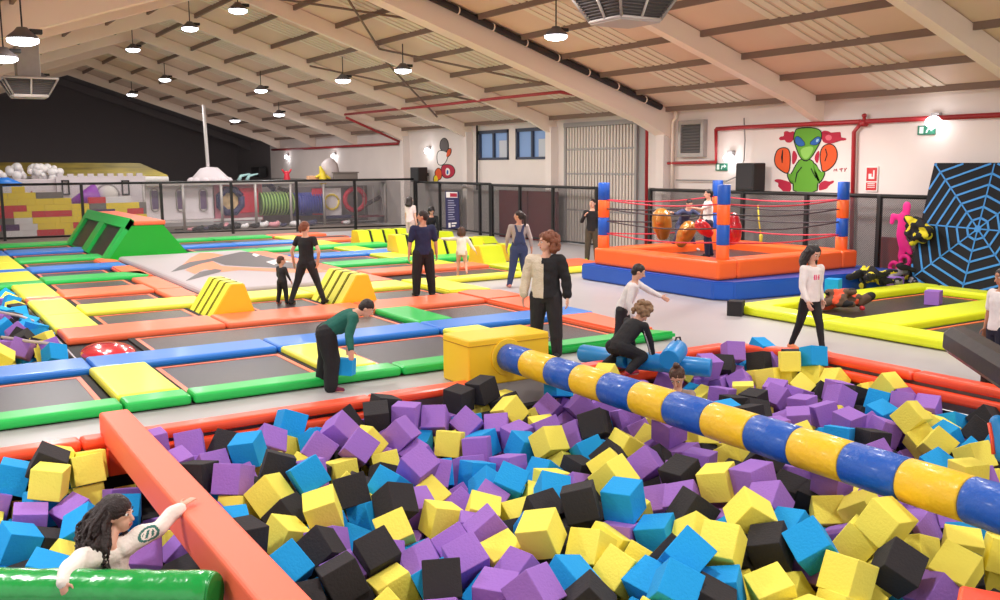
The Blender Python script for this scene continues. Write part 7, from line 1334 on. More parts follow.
LABELS='yellow foam cube at the bottom of the picture, yellow behind, black left|purple foam cube right behind the striped roll, yellow behind, blue left|black foam cube at the bottom of the picture, purple behind, black left|blue foam cube in the right field behind the roll, black behind|black foam cube in the near middle, black behind|purple foam cube in the right field behind the roll, purple behind|purple foam cube in the near middle, yellow behind, purple left, purple right, blue before|black foam cube in the far right field, blue behind|purple foam cube in the far right field, purple behind, purple left, purple right|black foam cube right beside the orange beam, purple behind, purple left|yellow foam cube in the left middle, purple behind, blue left|purple foam cube in the far right field, purple behind, black left, purple right, second|black foam cube left of the orange beam, blue behind|purple foam cube right beside the orange beam, yellow behind|yellow foam cube right beside the orange beam, purple behind|purple foam cube right beside the orange beam, black behind|black foam cube right beside the orange beam, black behind|purple foam cube in the far middle, yellow behind, purple left, yellow right|purple foam cube beside the girl with the bun, purple behind|yellow foam cube at the far edge under the yellow box, blue behind|yellow foam cube at the far edge left of the orange beam, blue behind|blue foam cube in the far left field, black left|purple foam cube in the far left field, black behind, purple left|purple foam cube at the far edge just right of the orange beam, yellow left|purple foam cube at the far edge just right of the orange beam, purple left|yellow foam cube at the far edge left of the orange beam, yellow behind, blue left|black foam cube right beside the orange beam, purple behind, black left|purple foam cube left of the orange beam, yellow behind, yellow left, yellow right|purple foam cube right beside the orange beam, purple behind|black foam cube at the far edge before the bending boy, blue left|black foam cube at the far edge before the bending boy, black behind|yellow foam cube at the far edge just right of the orange beam, blue behind|blue foam cube at the far edge just right of the orange beam, blue left|blue foam cube in the far left field, blue behind|purple foam cube in the far left field, black behind, blue left|purple foam cube at the far edge just right of the orange beam, blue behind|yellow foam cube in the far left field, yellow behind|black foam cube in the far left field, purple behind|yellow foam cube in the far middle, black behind, purple left|purple foam cube in the far middle, black left|black foam cube at the far edge before the bending boy, black left|yellow foam cube in the far middle, yellow behind|purple foam cube in the far middle, purple behind, yellow left, blue right, leftmost|yellow foam cube in the far left field, black behind|purple foam cube in the far middle, purple behind, black left|black foam cube in the far left field, black behind|black foam cube in the far left field, yellow behind|purple foam cube in the far left field, purple behind, yellow left|black foam cube at the far edge just right of the orange beam, purple left|purple foam cube in the far left field, purple behind, blue left|black foam cube in the far middle, yellow behind|blue foam cube in the left middle, black behind, black left|purple foam cube at the far edge under the yellow box, blue behind, purple left|black foam cube at the far edge left of the yellow box, yellow behind|purple foam cube in the far middle, yellow behind, purple left, black right|yellow foam cube at the far edge left of the yellow box, black behind|purple foam cube at the far edge under the yellow box, blue behind, yellow left|yellow foam cube in front of the striped roll, black behind, black left, yellow right|black foam cube at the far edge left of the yellow box, black left|black foam cube at the far edge left of the yellow box, purple left|blue foam cube in the far middle, purple behind, purple left, yellow right, left one|yellow foam cube in the far middle, black behind, yellow left|purple foam cube in the far middle, purple behind, yellow left, blue right, second|purple foam cube in the far middle, purple behind, yellow left, blue right, rightmost|purple foam cube in the far middle, yellow behind, black left|blue foam cube in the far middle, purple behind, purple left, purple right|blue foam cube in the far middle, purple behind, purple left, yellow right, right one|purple foam cube in the far middle, black behind, purple left, yellow right|purple foam cube in the far middle, black behind, purple left, purple right|blue foam cube in the centre, purple behind, purple left, blue right|purple foam cube in the centre, yellow behind|purple foam cube in the far middle, purple behind, purple left|purple foam cube in the centre, purple behind, blue left|purple foam cube in the centre, blue behind, yellow left|purple foam cube in the centre, purple behind, yellow left, yellow right|blue foam cube in the centre, purple behind, purple left, purple right|blue foam cube in the centre, blue behind|yellow foam cube in the left middle, blue behind|yellow foam cube in the left middle, purple behind, purple left|purple foam cube in the centre, blue behind, purple left|yellow foam cube in the centre, purple behind, yellow left|purple foam cube in the left middle, yellow behind|black foam cube in the left middle, blue behind|yellow foam cube in the near middle, black behind, blue left, purple right|black foam cube in the left middle, yellow behind, yellow left, blue right|yellow foam cube in the centre, purple behind, purple left, yellow right|purple foam cube in the centre, purple behind, yellow left, purple right|black foam cube in the near middle, yellow behind, purple left, blue right|purple foam cube in the left middle, purple behind|black foam cube in the centre, yellow behind|black foam cube in the left middle, yellow behind, yellow left, yellow right|yellow foam cube in the near middle, black behind, black left, black right|purple foam cube in the near middle, purple behind, black left|black foam cube at the bottom of the picture, purple behind, blue left, black right|purple foam cube in the near middle, blue behind, black left|purple foam cube in the near middle, yellow behind, black left|blue foam cube in the near middle, blue behind|blue foam cube in the left middle, black behind, blue left|black foam cube in the near middle, blue behind, purple left|black foam cube in the near middle, blue behind, blue left|yellow foam cube at the bottom of the picture, purple behind, black left|black foam cube right beside the orange beam, blue behind, blue right|blue foam cube right beside the orange beam, yellow behind, black right|yellow foam cube in the left middle, black behind|blue foam cube in the left middle, purple behind|yellow foam cube in the left middle, yellow behind|purple foam cube in the near middle, blue behind, purple left|blue foam cube at the bottom of the picture, purple behind, yellow left|yellow foam cube at the bottom of the picture, yellow behind, black left, blue right|purple foam cube in the near middle, yellow behind, purple left, purple right, purple before|blue foam cube at the bottom of the picture, purple behind, purple left|purple foam cube in the near middle, yellow behind, purple left, black right, purple before|yellow foam cube in the near middle, black behind, purple left|purple foam cube at the bottom of the picture, purple behind, blue left|black foam cube at the bottom of the picture, purple behind, blue left, blue right|purple foam cube in the near middle, yellow behind, purple left, black right, yellow before|purple foam cube in the near middle, purple behind, purple left|purple foam cube at the far edge left of the orange beam, blue behind|blue foam cube at the far edge left of the orange beam, yellow right|yellow foam cube at the far edge left of the orange beam, black left|yellow foam cube at the far edge left of the orange beam, yellow left|yellow foam cube at the far edge left of the orange beam, yellow behind, yellow left|blue foam cube left of the orange beam, yellow behind, purple left|purple foam cube left of the orange beam, blue behind|yellow foam cube left of the orange beam, black behind|blue foam cube left of the orange beam, black behind, yellow left|black foam cube left of the orange beam, purple behind|blue foam cube left of the orange beam, yellow behind, black right|purple foam cube left of the orange beam, yellow behind, yellow left, blue right|yellow foam cube left of the orange beam, blue behind|black foam cube at the far edge left of the orange beam, blue left|blue foam cube left of the orange beam, purple behind|blue foam cube left of the orange beam, black behind, black left|blue foam cube right beside the orange beam, yellow behind, blue left|black foam cube right beside the orange beam, blue behind, yellow right|purple foam cube in the far left field, purple behind, black left|purple foam cube near the curly haired girl, yellow behind|purple foam cube right behind the striped roll, yellow behind, purple left, purple right|purple foam cube at the far edge under the yellow box, purple behind|yellow foam cube in front of the striped roll, yellow behind, black left|yellow foam cube at the far edge below the blue rolls, blue left|purple foam cube in the far right field, yellow behind, purple left, purple right|purple foam cube right behind the striped roll, purple behind, purple left|yellow foam cube right behind the striped roll, yellow behind, purple left|purple foam cube right behind the striped roll, yellow behind, yellow left|purple foam cube in front of the striped roll, purple behind, yellow left, second|purple foam cube in front of the striped roll, purple behind, yellow left, purple right|yellow foam cube in the centre, purple behind, blue left, purple right, yellow before|yellow foam cube beside the girl with the bun, blue behind|purple foam cube at the far corner of the pit, purple behind, blue left|purple foam cube at the far edge below the blue rolls, yellow left|blue foam cube at the far edge under the yellow box, yellow left|blue foam cube in the centre, yellow behind, purple left|yellow foam cube in the centre, yellow behind, blue left, black right|blue foam cube in front of the striped roll, purple behind|black foam cube in the centre, blue behind|black foam cube in front of the striped roll, purple behind, purple left, left one|yellow foam cube in the centre, blue behind|purple foam cube in the centre, black behind, blue left, yellow right|yellow foam cube in the centre, black behind|black foam cube in front of the striped roll, purple behind, purple left, right one|yellow foam cube in front of the striped roll, purple behind, black left|black foam cube in front of the striped roll, purple behind, blue left|purple foam cube in front of the striped roll, purple behind, yellow left, third|purple foam cube in the centre, black behind, blue left, purple right|black foam cube in the centre, purple behind, black left, purple right|yellow foam cube in the centre, purple behind, blue left, purple right, blue before|purple foam cube in the near right corner, yellow behind|blue foam cube in the centre, yellow behind, black left|blue foam cube in the near right corner, yellow behind, purple left|yellow foam cube in the centre, yellow behind, blue left, blue right|blue foam cube in the centre, yellow behind, yellow left|blue foam cube in the centre, purple behind, purple left, yellow right|blue foam cube in the near middle, yellow behind|yellow foam cube in the near middle, black behind, blue left, black right|purple foam cube right behind the striped roll, yellow behind, purple left, yellow right|black foam cube in the centre, purple behind, black left, black right|black foam cube in the near middle, yellow behind, purple left, yellow right|yellow foam cube in the near middle, black behind, yellow left|yellow foam cube in the near middle, black behind, black left, yellow right|yellow foam cube in the near right corner, purple behind|yellow foam cube in the near middle, yellow behind|black foam cube in the near right corner, blue behind, yellow left|blue foam cube in the near middle, black behind|purple foam cube at the bottom of the picture, purple behind, purple left|black foam cube at the bottom of the picture, blue behind, purple left|blue foam cube at the bottom of the picture, yellow behind|purple foam cube at the far corner of the pit, blue behind|blue foam cube at the far corner of the pit, purple left|black foam cube at the far corner of the pit, purple behind|yellow foam cube in the far right field, blue behind|black foam cube at the far corner of the pit, blue behind|yellow foam cube in the far right field, black behind|yellow foam cube along the right pit edge, yellow behind, purple left|purple foam cube at the far corner of the pit, purple behind, yellow left|purple foam cube at the far corner of the pit, yellow left|purple foam cube in the far right field, purple behind, purple left, yellow right|yellow foam cube in the far right field, purple behind, purple left|purple foam cube in the far right field, purple behind, yellow left, black right|purple foam cube in the far right field, purple behind, black left, purple right, leftmost|black foam cube in the far right field, purple behind|purple foam cube in the far right field, purple behind, purple left, black right|purple foam cube in the far right field, purple behind, yellow left, yellow right|yellow foam cube along the right pit edge, yellow behind, yellow left|black foam cube along the right pit edge, yellow behind, yellow left|yellow foam cube along the right pit edge, black behind|black foam cube along the right pit edge, purple left|blue foam cube along the right pit edge, black left|purple foam cube in the far right field, yellow behind, purple left, black right|purple foam cube in the far right field, purple behind, black left, black right|black foam cube in the far right field, black behind|purple foam cube in the far right field, purple behind, black left, purple right, black before|purple foam cube in the far right field, purple behind, yellow left, purple right|black foam cube in the far right field, yellow behind|blue foam cube beside the girl with the bun, black behind|black foam cube beside the girl with the bun, black behind|yellow foam cube in the right field behind the roll, purple behind, purple left, blue right|yellow foam cube in the far right field, purple behind, blue left|blue foam cube in the far right field, yellow behind|purple foam cube at the far corner of the pit, purple left|yellow foam cube along the right pit edge, blue behind, yellow left, yellow right, yellow before|purple foam cube along the right pit edge, yellow behind|yellow foam cube along the right pit edge, purple left|yellow foam cube along the right pit edge, yellow left|purple foam cube along the right pit edge, yellow left, purple right|purple foam cube along the right pit edge, purple behind|black foam cube along the right pit edge, yellow behind, purple left|yellow foam cube along the right pit edge, blue behind, yellow left, yellow right, purple before|blue foam cube along the right pit edge, yellow behind|purple foam cube in the right field behind the roll, black behind, purple left, blue right|purple foam cube in the right field behind the roll, blue behind, black left, right one|black foam cube in the right field behind the roll, purple behind|blue foam cube in the right field behind the roll, blue behind, purple left|yellow foam cube in the right field behind the roll, yellow behind, purple left|purple foam cube along the right pit edge, yellow left, blue right|blue foam cube along the right pit edge, yellow left|yellow foam cube in the right field behind the roll, purple behind, yellow left|blue foam cube in the right field behind the roll, blue behind, yellow left|yellow foam cube in the right field behind the roll, yellow behind, yellow left|yellow foam cube in the right field behind the roll, blue behind, blue left|purple foam cube in the right field behind the roll, yellow behind, yellow left|blue foam cube in the right field behind the roll, yellow behind|yellow foam cube in the right field behind the roll, yellow behind, blue left|purple foam cube in the right field behind the roll, black behind, blue left|blue foam cube in the right field behind the roll, purple behind, blue left|yellow foam cube in the right field behind the roll, purple behind, purple left, purple right|purple foam cube in the right field behind the roll, black behind, purple left, purple right|black foam cube in the right field behind the roll, black behind|black foam cube along the right pit edge, blue left|purple foam cube right behind the striped roll, purple behind, black left|black foam cube in the centre, black behind, blue left|yellow foam cube right behind the striped roll, black behind|purple foam cube right behind the striped roll, black behind|purple foam cube in the right field behind the roll, blue behind, black left, left one|black foam cube right behind the striped roll, purple behind, purple left|purple foam cube in front of the striped roll, yellow behind, black left|yellow foam cube in the right field behind the roll, black behind|black foam cube in the centre, black behind, black left|yellow foam cube in the centre, yellow behind, purple left|purple foam cube in the centre, black behind, purple left|yellow foam cube in front of the striped roll, black behind, black left, purple right|black foam cube in the centre, purple behind, purple left|black foam cube right behind the striped roll, black behind|purple foam cube in front of the striped roll, black behind|purple foam cube right behind the striped roll, blue behind|yellow foam cube right behind the striped roll, purple behind, black left|purple foam cube in front of the striped roll, purple behind, yellow left, rightmost|black foam cube right behind the striped roll, purple behind, yellow left|yellow foam cube in the near right corner, black behind|black foam cube in the near right corner, yellow behind|yellow foam cube in the centre, purple behind, purple left, purple right|yellow foam cube at the bottom of the picture, black behind, blue left|blue foam cube at the bottom of the picture, black behind|yellow foam cube in the near right corner, blue behind|black foam cube at the bottom of the picture, blue behind, blue left|black foam cube in the near right corner, blue behind, black left|yellow foam cube at the bottom of the picture, purple behind, yellow left|yellow foam cube at the bottom of the picture, yellow behind, purple left|yellow foam cube at the bottom of the picture, yellow behind, yellow left, leftmost|yellow foam cube at the bottom of the picture, yellow behind, yellow left, second|blue foam cube in the near right corner, yellow behind, black left|blue foam cube at the bottom of the picture, blue behind|yellow foam cube right behind the striped roll, yellow behind, yellow left, purple right|purple foam cube right behind the striped roll, purple behind, yellow left|blue foam cube in the centre, black behind|blue foam cube in the right field behind the roll, purple behind, purple left|yellow foam cube right behind the striped roll, purple behind, yellow left|yellow foam cube at the bottom of the picture, black behind, yellow left|yellow foam cube in front of the striped roll, yellow behind, yellow left|yellow foam cube in the right field behind the roll, blue behind, yellow left|yellow foam cube right behind the striped roll, blue behind|purple foam cube in front of the striped roll, yellow behind, blue left|yellow foam cube right behind the striped roll, yellow behind, yellow left, black right|black foam cube in front of the striped roll, yellow behind|yellow foam cube in front of the striped roll, purple behind, yellow left|yellow foam cube in front of the striped roll, yellow behind, purple left|yellow foam cube at the bottom of the picture, yellow behind, yellow left, blue right|blue foam cube in the near right corner, blue behind|purple foam cube at the bottom of the picture, blue behind|purple foam cube in the right field behind the roll, yellow behind, purple left'.split('|')
# ================================================================= FOAM PIT
V['pitor'] = vinyl('pit_orange_vinyl', (255, 84, 44)); V['coral'] = mat('coral_beam_vinyl', (255, 112, 80), .5, bump=.1, bscale=3)
def rim(pts, z0, z1, w, label, m=None):
    """padded strip along the pit edge; pts: centre line"""
    bm = NB()
    for (xa, ya), (xb, yb) in zip(pts, pts[1:]):
        L = math.hypot(xb-xa, yb-ya); an = math.atan2(yb-ya, xb-xa)
        box(bm, (-.0, -w/2, z0), (L, w/2, z1), min(.045, (z1-z0)*.4), 3, M=Matrix.Translation((xa, ya, 0)) @ Matrix.Rotation(an, 4, 'Z'))
    o = link('pit_edge_pad', bm, m or V['pitor']); tag(o, label, 'pad', 'orange edge pads of the foam pit'); return o
EY = 9.71
rim([(-2.2, EY), (1.3, EY)], .0, .11, .25, 'upper orange pad of the pit edge left of the orange beam')
rim([(1.3, EY), (4.35, EY)], .0, .11, .25, 'upper orange pad of the pit edge between the orange beam and the bending boy')
rim([(4.35, EY), (5.66, EY)], .0, .11, .25, 'upper orange pad of the pit edge just left of the yellow box')
rim([(6.9, EY), (9.9, EY)], .0, .11, .25, 'upper orange pad of the pit edge behind the blue rolls')
rim([(9.93, EY), (10.36, 8.85)], .0, .12, .22, 'orange pad cutting the far corner of the foam pit')
rim([(10.5, 8.85), (10.5, 7.05)], .0, .12, .24, 'orange pad on the right pit edge behind the yellow cubes')
rim([(10.5, 7.05), (10.5, 2.5)], .0, .12, .24, 'orange pad on the right pit edge below the black arm')
for a, b_, l in ((-2.2, 1.3, 'lower orange pad inside the pit left of the orange beam'), (1.3, 4.9, 'lower orange pad inside the pit left of the yellow box'), (6.9, 9.9, 'lower orange pad inside the pit behind the girl with the bun')):
    rim([(a, 9.62), (b_, 9.62)], -.2, -.035, .12, l)
rim([(10.40, 8.6), (10.40, 2.5)], -.17, -.035, .11, 'lower orange pad inside the pit on the right')
# orange beam
bm = NB(); box(bm, (1.50, 3.2, .03), (1.78, 9.84, .31), .03, 3); tag(link('balance_beam', bm, V['coral']), 'square coral orange beam crossing the left part of the foam pit', 'beam')
bm = NB(); box(bm, (1.5, 9.45, -.24), (1.78, 9.55, .0255), .01); tag(link('beam_support', bm, V['pitor']), 'orange block carrying the far end of the coral beam at the pit wall', 'support')
# yellow box and striped roll
bm = NB(); box(bm, (5.68, 9.78, .0), (6.86, 10.44, .585), .025, 3)
ybox = link('yellow_box', bm, mat('golden_yellow_vinyl', (250, 204, 40), .45, bump=.12, bscale=4)); tag(ybox, 'big yellow vinyl box at the pit edge from which the striped roll starts', 'box')
one('seam', mat('amber_seam', (190, 140, 20), .6), lambda b: [box(b, (5.678, 9.774, .5), (6.862, 9.782, .51)), box(b, (5.672, 9.78, .5), (5.682, 10.44, .51))], ybox)
BC = (6.22, .33)
one('collar', V['amber'], lambda b: tube(b, [(BC[0], 9.79, BC[1]), (BC[0], 9.755, BC[1])], [.235, .225], 28), ybox)
roll = empty('striped_roll', (BC[0], 6.0, BC[1]-.17), 'long padded roll in blue and yellow bands crossing the foam pit diagonally', 'roll')
m_rb = mat('royal_blue_vinyl', (22, 90, 190), .4, bump=.5, bscale=16, coat=.2); m_ry = mat('sunny_yellow_vinyl', (250, 202, 40), .42, bump=.5, bscale=16, coat=.2)
edges = [9.754, 9.29, 8.77, 8.28, 7.79, 7.28, 6.77, 6.25, 5.72, 5.24, 4.73, 4.22, 3.72, 3.22, 2.72, 2.2]
for i, (a, b_) in enumerate(zip(edges, edges[1:])):
    def seg(b):
        pts = []; rs = []
        for t, r in ((0, .150), (.015, .164), (.04, .17), (.5, .172), (.96, .17), (.985, .164), (1, .150)):
            pts.append((BC[0], a+(b_-a)*t, BC[1])); rs.append(r)
        tube(b, pts, rs, 28)
    one('band_cover', m_rb if i % 2 == 0 else m_ry, seg, roll, smooth=False)
    if i: one('seam_ring', mat('dull_seam', (120, 112, 80), .6), lambda b: tube(b, [(BC[0], a-.006, BC[1]), (BC[0], a+.006, BC[1])], .157, 24), roll)
one('hanging_strap', m_black, lambda b: [tube(b, [(BC[0]+.176*math.cos(t), yy, BC[1]+.176*math.sin(t)) for t in [k*PI/12 for k in range(25)]], .008, 4) for yy in (2.4, 2.3)], roll)
# green roller under the girl
A, B = pz(-60, 583, .1), pz(217, 598, .1)
A = Vector((.02, 6.2, .08)); B = Vector(pD(214, 590, 5.62)); 
A = pD(-40, 590, 5.95); B = pD(214, 594, 5.72)
groll = empty('green_roll', (A+B)*.5-Vector((0, 0, .14)), 'shiny green padded roll lying in the foam pit under the girl with long curls', 'roll')
m_gl = mat('shiny_green_vinyl', (18, 164, 70), .25, bump=.9, bscale=7, coat=.6)
def gr(b):
    n = 26; pts = []; rs = []
    pts.append(A); rs.append(.12)
    for k in range(n+1): pts.append(A.lerp(B, .005+.99*k/n)); rs.append(.138+.0035*math.sin(k*2.1)+.002*math.sin(k*5.3))
    pts.append(B); rs.append(.125); tube(b, pts, rs, 30)
one('roll_cover', m_gl, gr, groll, smooth=True)
one('end_cap', mat('green_cap', (16, 140, 58), .3), lambda b: tube(b, [B, B+(B-A).normalized()*.012], [.128, .12], 28), groll)
# blue rolls by the far edge
def broll(a, b_, r, label):
    bm = NB(); a = Vector(a); b_ = Vector(b_); d = (b_-a).normalized(); tube(bm, [a, a+d*.02, b_-d*.02, b_], [r*.92, r, r, r*.92], 20)
    tag(link('blue_roll', bm, V['blue2']), label, 'roll', None)
V['blue2'] = vinyl('sky_blue_vinyl', (20, 140, 216))
broll(pz(582, 353, .13), pz(628, 360, .14), .12, 'blue foam roll lying left of the crouching child'); broll(pz(629, 359.5, .14), pz(711, 368, .1), .12, 'blue foam roll lying right of the crouching child on the pit edge')
a = pD(669, 360, 11.75); b_ = pD(678, 349, 12.15); broll(a, b_, .13, 'short blue roll with a black handle pointing up at the pit edge')
bm = NB(); p = pD(678, 342, 12.1); tube(bm, [p+Vector((-.06, 0, -.03)), p+Vector((-.03, 0, .06)), p+Vector((.03, 0, .06)), p+Vector((.06, 0, -.03))], .012, 6); tag(link('strap_handle', bm, m_black), 'small black strap on top of the short blue roll', 'strap')
# black padded arm at the right
arm = empty('padded_arm', tuple(pz(985, 389, 0)), 'thick black padded arm on a black stand cut by the right edge', 'arm')
m_arm = mat('black_vinyl', (42, 40, 43), .4, coat=.2, bump=.15, bscale=6)
A, B = pD(955, 339, 10.3), pD(1075, 412, 8.0)
def armf(b):
    d = (B-A).normalized(); x = d.cross(Vector((0, 0, 1))).normalized(); y = x.cross(d); s0, s1 = .15, .17
    oct_ = [(-1, -.5), (-.5, -1), (.5, -1), (1, -.5), (1, .5), (.5, 1), (-.5, 1), (-1, .5)]
    r0 = [b.verts.new(A+(x*u+y*v)*s0*.85) for u, v in oct_]; r1 = [b.verts.new(A+d*.06+(x*u+y*v)*s0) for u, v in oct_]; r2 = [b.verts.new(B+(x*u+y*v)*s1) for u, v in oct_]
    b.faces.new(r0[::-1]); b.faces.new(r2)
    for p_, q_ in ((r0, r1), (r1, r2)):
        for k in range(8): b.faces.new((p_[k], p_[(k+1) % 8], q_[(k+1) % 8], q_[k]))
one('arm_cover', m_arm, armf, arm)
for px_, py_, yy in ((985, 389, 345), (996, 392, 352)):
    f0 = pz(px_, py_, 0); D_ = proj(f0)[2]; t0 = pD(px_+1, yy, D_)
    one('leg', m_black, lambda b: box(b, (f0.x-.05, f0.y-.04, .002), (f0.x+.05, f0.y+.04, t0.z-.02), .01), arm)

# loose cubes elsewhere
SZ = .262
FC = {'Y': mat('yellow_foam', (252, 238, 98), .9, bump=.25, bscale=45), 'P': mat('purple_foam', (158, 112, 202), .9, bump=.25, bscale=45), 'K': mat('black_foam', (44, 41, 44), .9, bump=.25, bscale=45), 'B': mat('blue_foam', (20, 158, 230), .9, bump=.25, bscale=45)}
CN = {'Y': 'yellow', 'P': 'purple', 'K': 'black', 'B': 'blue'}
CUBE = {}
def cube_mesh(c, s=SZ):
    if (c, s) in CUBE: return CUBE[(c, s)]
    bm = NB(); box(bm, (-s/2, -s/2, -s/2), (s/2, s/2, s/2), .007, 2)
    me = bpy.data.meshes.new('foam_cube'); me.materials.append(FC[c]); bm.to_mesh(me); bm.free(); CUBE[(c, s)] = me; return me
def cube(c, loc, rot, label, group, s=SZ):
    o = bpy.data.objects.new('foam_cube', cube_mesh(c, s)); COL.objects.link(o); o.location = loc; o.rotation_euler = rot
    o['label'] = label; o['category'] = 'foam cube'
    if group: o['group'] = group
    return o
LG = 'foam cubes lying outside the pits'
p = pz(938, 305, .05); cube('P', (p.x, p.y+.1, .05+SZ/2), (0, 0, .35), 'purple foam cube alone on the trampoline before the spider web board', LG)
p = pz(740, 316, 0); cube('K', (p.x, p.y+.1, SZ/2+.002), (0, 0, .55), 'black foam cube alone on the grey floor left of the walking girl', LG)
cube('B', pD(346, 366.5, 11.55), (.05, .1, .9), 'blue foam cube held in the bending boy\'s hand', LG, .2)
p = pz(833, 292, .17); cube('B', (p.x, p.y, .17+SZ/2), (0, 0, .4), 'blue foam cube right of the walking girl, beside the piled suits', LG)
p = pz(902, 285, .0); cube('P', (17.6, 12.45, SZ/2+.01), (0, 0, .2), 'dull purple foam cube at the foot of the spider web board', LG)

# velcro suits and costumes
def lump(cx, cy, z, rx, ry, hz, n, seed, mats, label, name='velcro_suit', w=None):
    rn = random.Random(seed); b = NB()
    for k in range(n):
        a = Vector((cx+rn.uniform(-rx, rx), cy+rn.uniform(-ry, ry), z+rn.uniform(.06, hz))); c = a+Vector((rn.uniform(-.3, .3), rn.uniform(-.3, .3), rn.uniform(-.08, .12))); c.z = max(c.z, z+.06); c.x = min(max(c.x, cx-rx-.1), cx+rx+.1)
        capsule(b, a, c, rn.uniform(.05, .11), rn.uniform(.05, .09), 10)
    lo = z+.004
    rb = remesh(b, .022, 2, noise=.03, nscale=6)
    for v in rb.verts: v.co.z = max(v.co.z, lo)
    from mathutils import noise as nz
    for f in rb.faces:
        q_ = nz.noise(f.calc_center_median()*4.5+Vector((seed*3.1, 0, 0))); f.material_index = 1 if q_ > .08 else (2 if q_ < -.38 and len(mats) > 2 else 0)
    o = link(name, rb, mats); tag(o, label, 'suit'); return o
mk, my_, mgy = fab('suit_black', (26, 25, 28)), fab('suit_yellow', (222, 206, 40)), fab('suit_grey', (150, 146, 150)); mor, mbr = fab('suit_orange', (224, 84, 50)), fab('suit_brown', (96, 74, 60))
c = pz(862, 284, .15); lump(c.x, 12.5, .02, .35, .25, .42, 14, 3, [mk, my_], 'black and yellow padded suit at the left of the pile beyond the yellow pad')
lump(c.x+.95, 12.45, .02, .3, .22, .4, 12, 5, [mk, mgy, mgy], 'black and grey padded suit in the middle of the pile beyond the yellow pad')
lump(c.x+1.75, 12.45, .02, .38, .22, .42, 14, 8, [my_, mk], 'mostly yellow padded suit on the right of the pile beyond the yellow pad')
c = pz(846, 311, .05); lump(c.x, c.y+.1, .055, .3, .26, .34, 16, 12, [mbr, mor, mk], 'orange and brown costume in a heap on the black trampoline')
c = pz(862, 311, .05); b = NB(); ell(b, (c.x, c.y, .1), (.05, .05, .045), seg=10); tag(link('red_ball', b, mat('red_knob', (206, 50, 60), .5), smooth=True), 'little red ball beside the orange costume on the trampoline', 'ball')
# suit stuck on the board
b = NB(); rn = random.Random(4)
for k in range(16):
    P_ = pX(rn.uniform(910, 930), rn.uniform(219, 240), 18.05+rn.uniform(-.05, .1)); Q_ = P_+Vector((0, rn.uniform(-.25, .25), rn.uniform(-.15, .15))); capsule(b, P_, Q_, .09, .08, 10)
rb = remesh(b, .022, 2, noise=.03, nscale=7)
from mathutils import noise as nz
for f in rb.faces: f.material_index = 1 if nz.noise(f.calc_center_median()*6) > .12 else 0
tag(link('velcro_suit', rb, [mk, my_]), 'black and yellow padded suit stuck on the edge of the spider web board', 'suit')
# pink cut-out figure
m_pink = mat('hot_pink_foam', (236, 36, 140), .6); b = NB()
XP = 18.42
def PP(x, y): return pX(x, y, XP)
chain(b, [PP(907, 206), PP(906, 213)], [.1, .09]); chain(b, [PP(904, 217), PP(901, 235), PP(903, 246)], [.13, .12, .11]); chain(b, [PP(902, 218), PP(893, 216), PP(892, 222)], [.07, .06, .06]); chain(b, [PP(908, 217), PP(913, 224)], [.07, .06]); chain(b, [PP(903, 246), PP(901, 257)], [.09, .08]); chain(b, [PP(906, 244), PP(910, 252)], [.08, .07])
rb = remesh(b, .02, 2); 
for v in rb.verts: v.co.x = XP+(v.co.x-XP)*.35
tag(link('pink_figure', rb, m_pink), 'hot pink foam figure hanging on the net left of the spider web board', 'figure')
for x, y, r, l in ((894, 267, .1, 'pink foam ring lying below the pink figure, left one'), (905, 261, .11, 'pink foam ring leaning below the pink figure, right one')):
    c = pX(x, y, 18.3); b = NB(); tube(b, [(c.x, c.y+r*math.cos(k*PI/8), c.z+r*math.sin(k*PI/8)) for k in range(17)], .045, 8); tag(link('pink_ring', b, m_pink, smooth=True), l, 'ring')
b = NB(); pts = [pX(758, 205, 17.9), pX(759, 222, 17.9), pX(761, 236, 17.9)]; tube(b, pts, .02, 6); capsule(b, pts[-1], pts[-1]+Vector((0, 0, -.12)), .05, .04); tag(link('yellow_strap', b, mat('mustard_strap', (206, 186, 60), .7), smooth=True), 'thin yellow strap with a buckle hanging on the net behind the ring', 'strap')

# ---------------------------------------------------------------- the cubes themselves
def unpack(s):
    out = []
    for r in s.split(';'):
        if not r: continue
        c = r[0]; v = r[1:].split(','); out.append((c, tuple(int(t)/100 for t in v[:3]), tuple(math.radians(int(t)) for t in v[3:6])))
    return out
MAIN = unpack(CUBES_SHOWN); REST = unpack(CUBES_REST); SMALL = unpack(CUBES_SMALL)
for i, (c, l, r) in enumerate(MAIN):
    cube(c, l, r, LABELS[i], 'foam cubes in the big pit')
def mass(items, name, label, s=SZ):
    bm = NB(); ms = [FC[k] for k in 'YPKB']
    for c, l, r in items:
        vs = box(bm, (-s/2, -s/2, -s/2), (s/2, s/2, s/2), .007, 1, mi='YPKB'.index(c)); bmesh.ops.transform(bm, matrix=Matrix.Translation(l) @ Euler(r).to_matrix().to_4x4(), verts=vs)
    o = link(name, bm, ms, org=(items[0][1][0], items[0][1][1], -.9)); o['kind'] = 'stuff'; tag(o, label, 'foam cubes'); return o
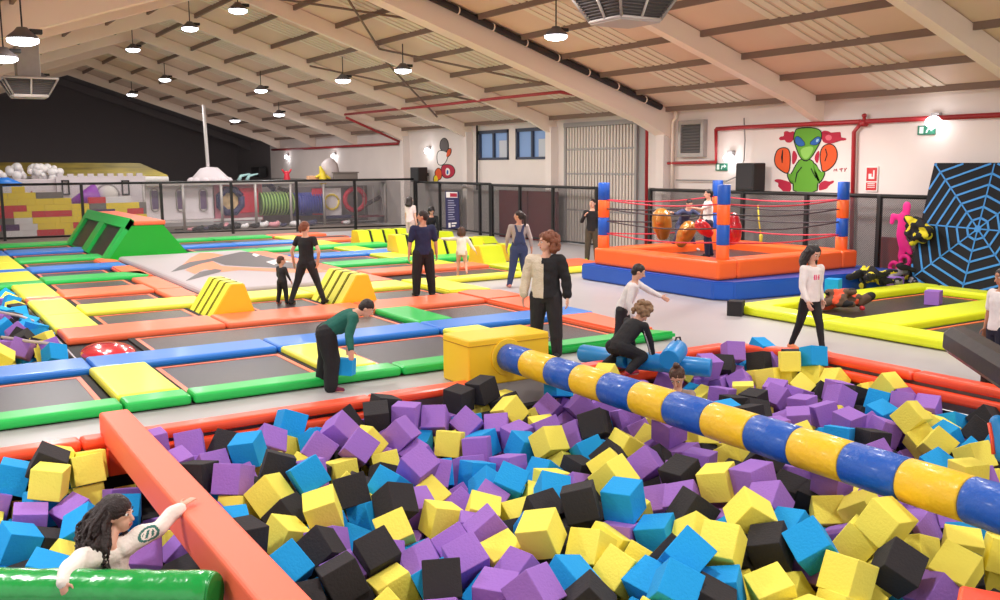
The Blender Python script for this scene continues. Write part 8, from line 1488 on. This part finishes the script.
mass(REST, 'foam_cubes', 'remaining yellow, purple, black and blue foam cubes filling the big pit')
mass(SMALL, 'foam_cubes', 'foam cubes filling the small pit at the left edge behind the blue strip')
# a rim pad round the small pit's near side lies under the blue strip; thin rope across it
for pts, l in (([pz(0, 312, .22), pz(20, 316, .2), pz(33, 321, .2)], 'upper pale rope lying across the cubes of the small pit'), ([pz(2, 337, .2), pz(28, 341, .2), pz(54, 344, .2)], 'lower pale rope lying across the cubes of the small pit')):
    bm = NB(); tube(bm, pts, .025, 5); tag(link('cord', bm, mat('pale_rope', (206, 188, 184), .7), smooth=True), l, 'rope')
# pieces cut by the right edge
D9 = proj(pz(1000, 452, -.05))[2]; a = pD(998, 423, D9+.12); b_ = pD(1004, 454, D9); bm = NB(); chain(bm, [a, a.lerp(b_, .5)+CR*.02, b_], [.08, .1, .09]); e = link('blue_cushion', remesh(bm, .015, 2), V['blue2']); tag(e, 'blue cushion with an orange edge cut by the right edge above the roll', 'cushion')
one('orange_edge', V['pitor'], lambda b: tube(b, [a-CR*.085, a.lerp(b_, .5)-CR*.085, b_-CR*.1], .02, 6), e, smooth=True)
a = pz(1012, 616, -.02); bm = NB(); box(bm, (-.15, -.3, -.08), (.15, .3, .08), .03, 3, M=Matrix.Translation(a) @ Matrix.Rotation(.5, 4, 'Z')); tag(link('orange_cushion', bm, V['pitor']), 'corner of an orange cushion at the bottom right corner', 'cushion')

# ================================================================= LIGHT, WORLD, COLOUR
w = bpy.data.worlds.new('world'); SC.world = w; w.use_nodes = True
w.node_tree.nodes['Background'].inputs[0].default_value = (1, .96, .93, 1); w.node_tree.nodes['Background'].inputs[1].default_value = 1.1
SC.view_settings.view_transform = 'Standard'; SC.view_settings.look = 'None'; SC.view_settings.gamma = 1; SC.view_settings.use_curve_mapping = False
SC.view_settings.exposure = 0.0
SC.cycles.max_bounces = 6; SC.cycles.diffuse_bounces = 4; SC.cycles.transparent_max_bounces = 12; SC.cycles.use_denoising = True
SC.cycles.sample_clamp_indirect = 4
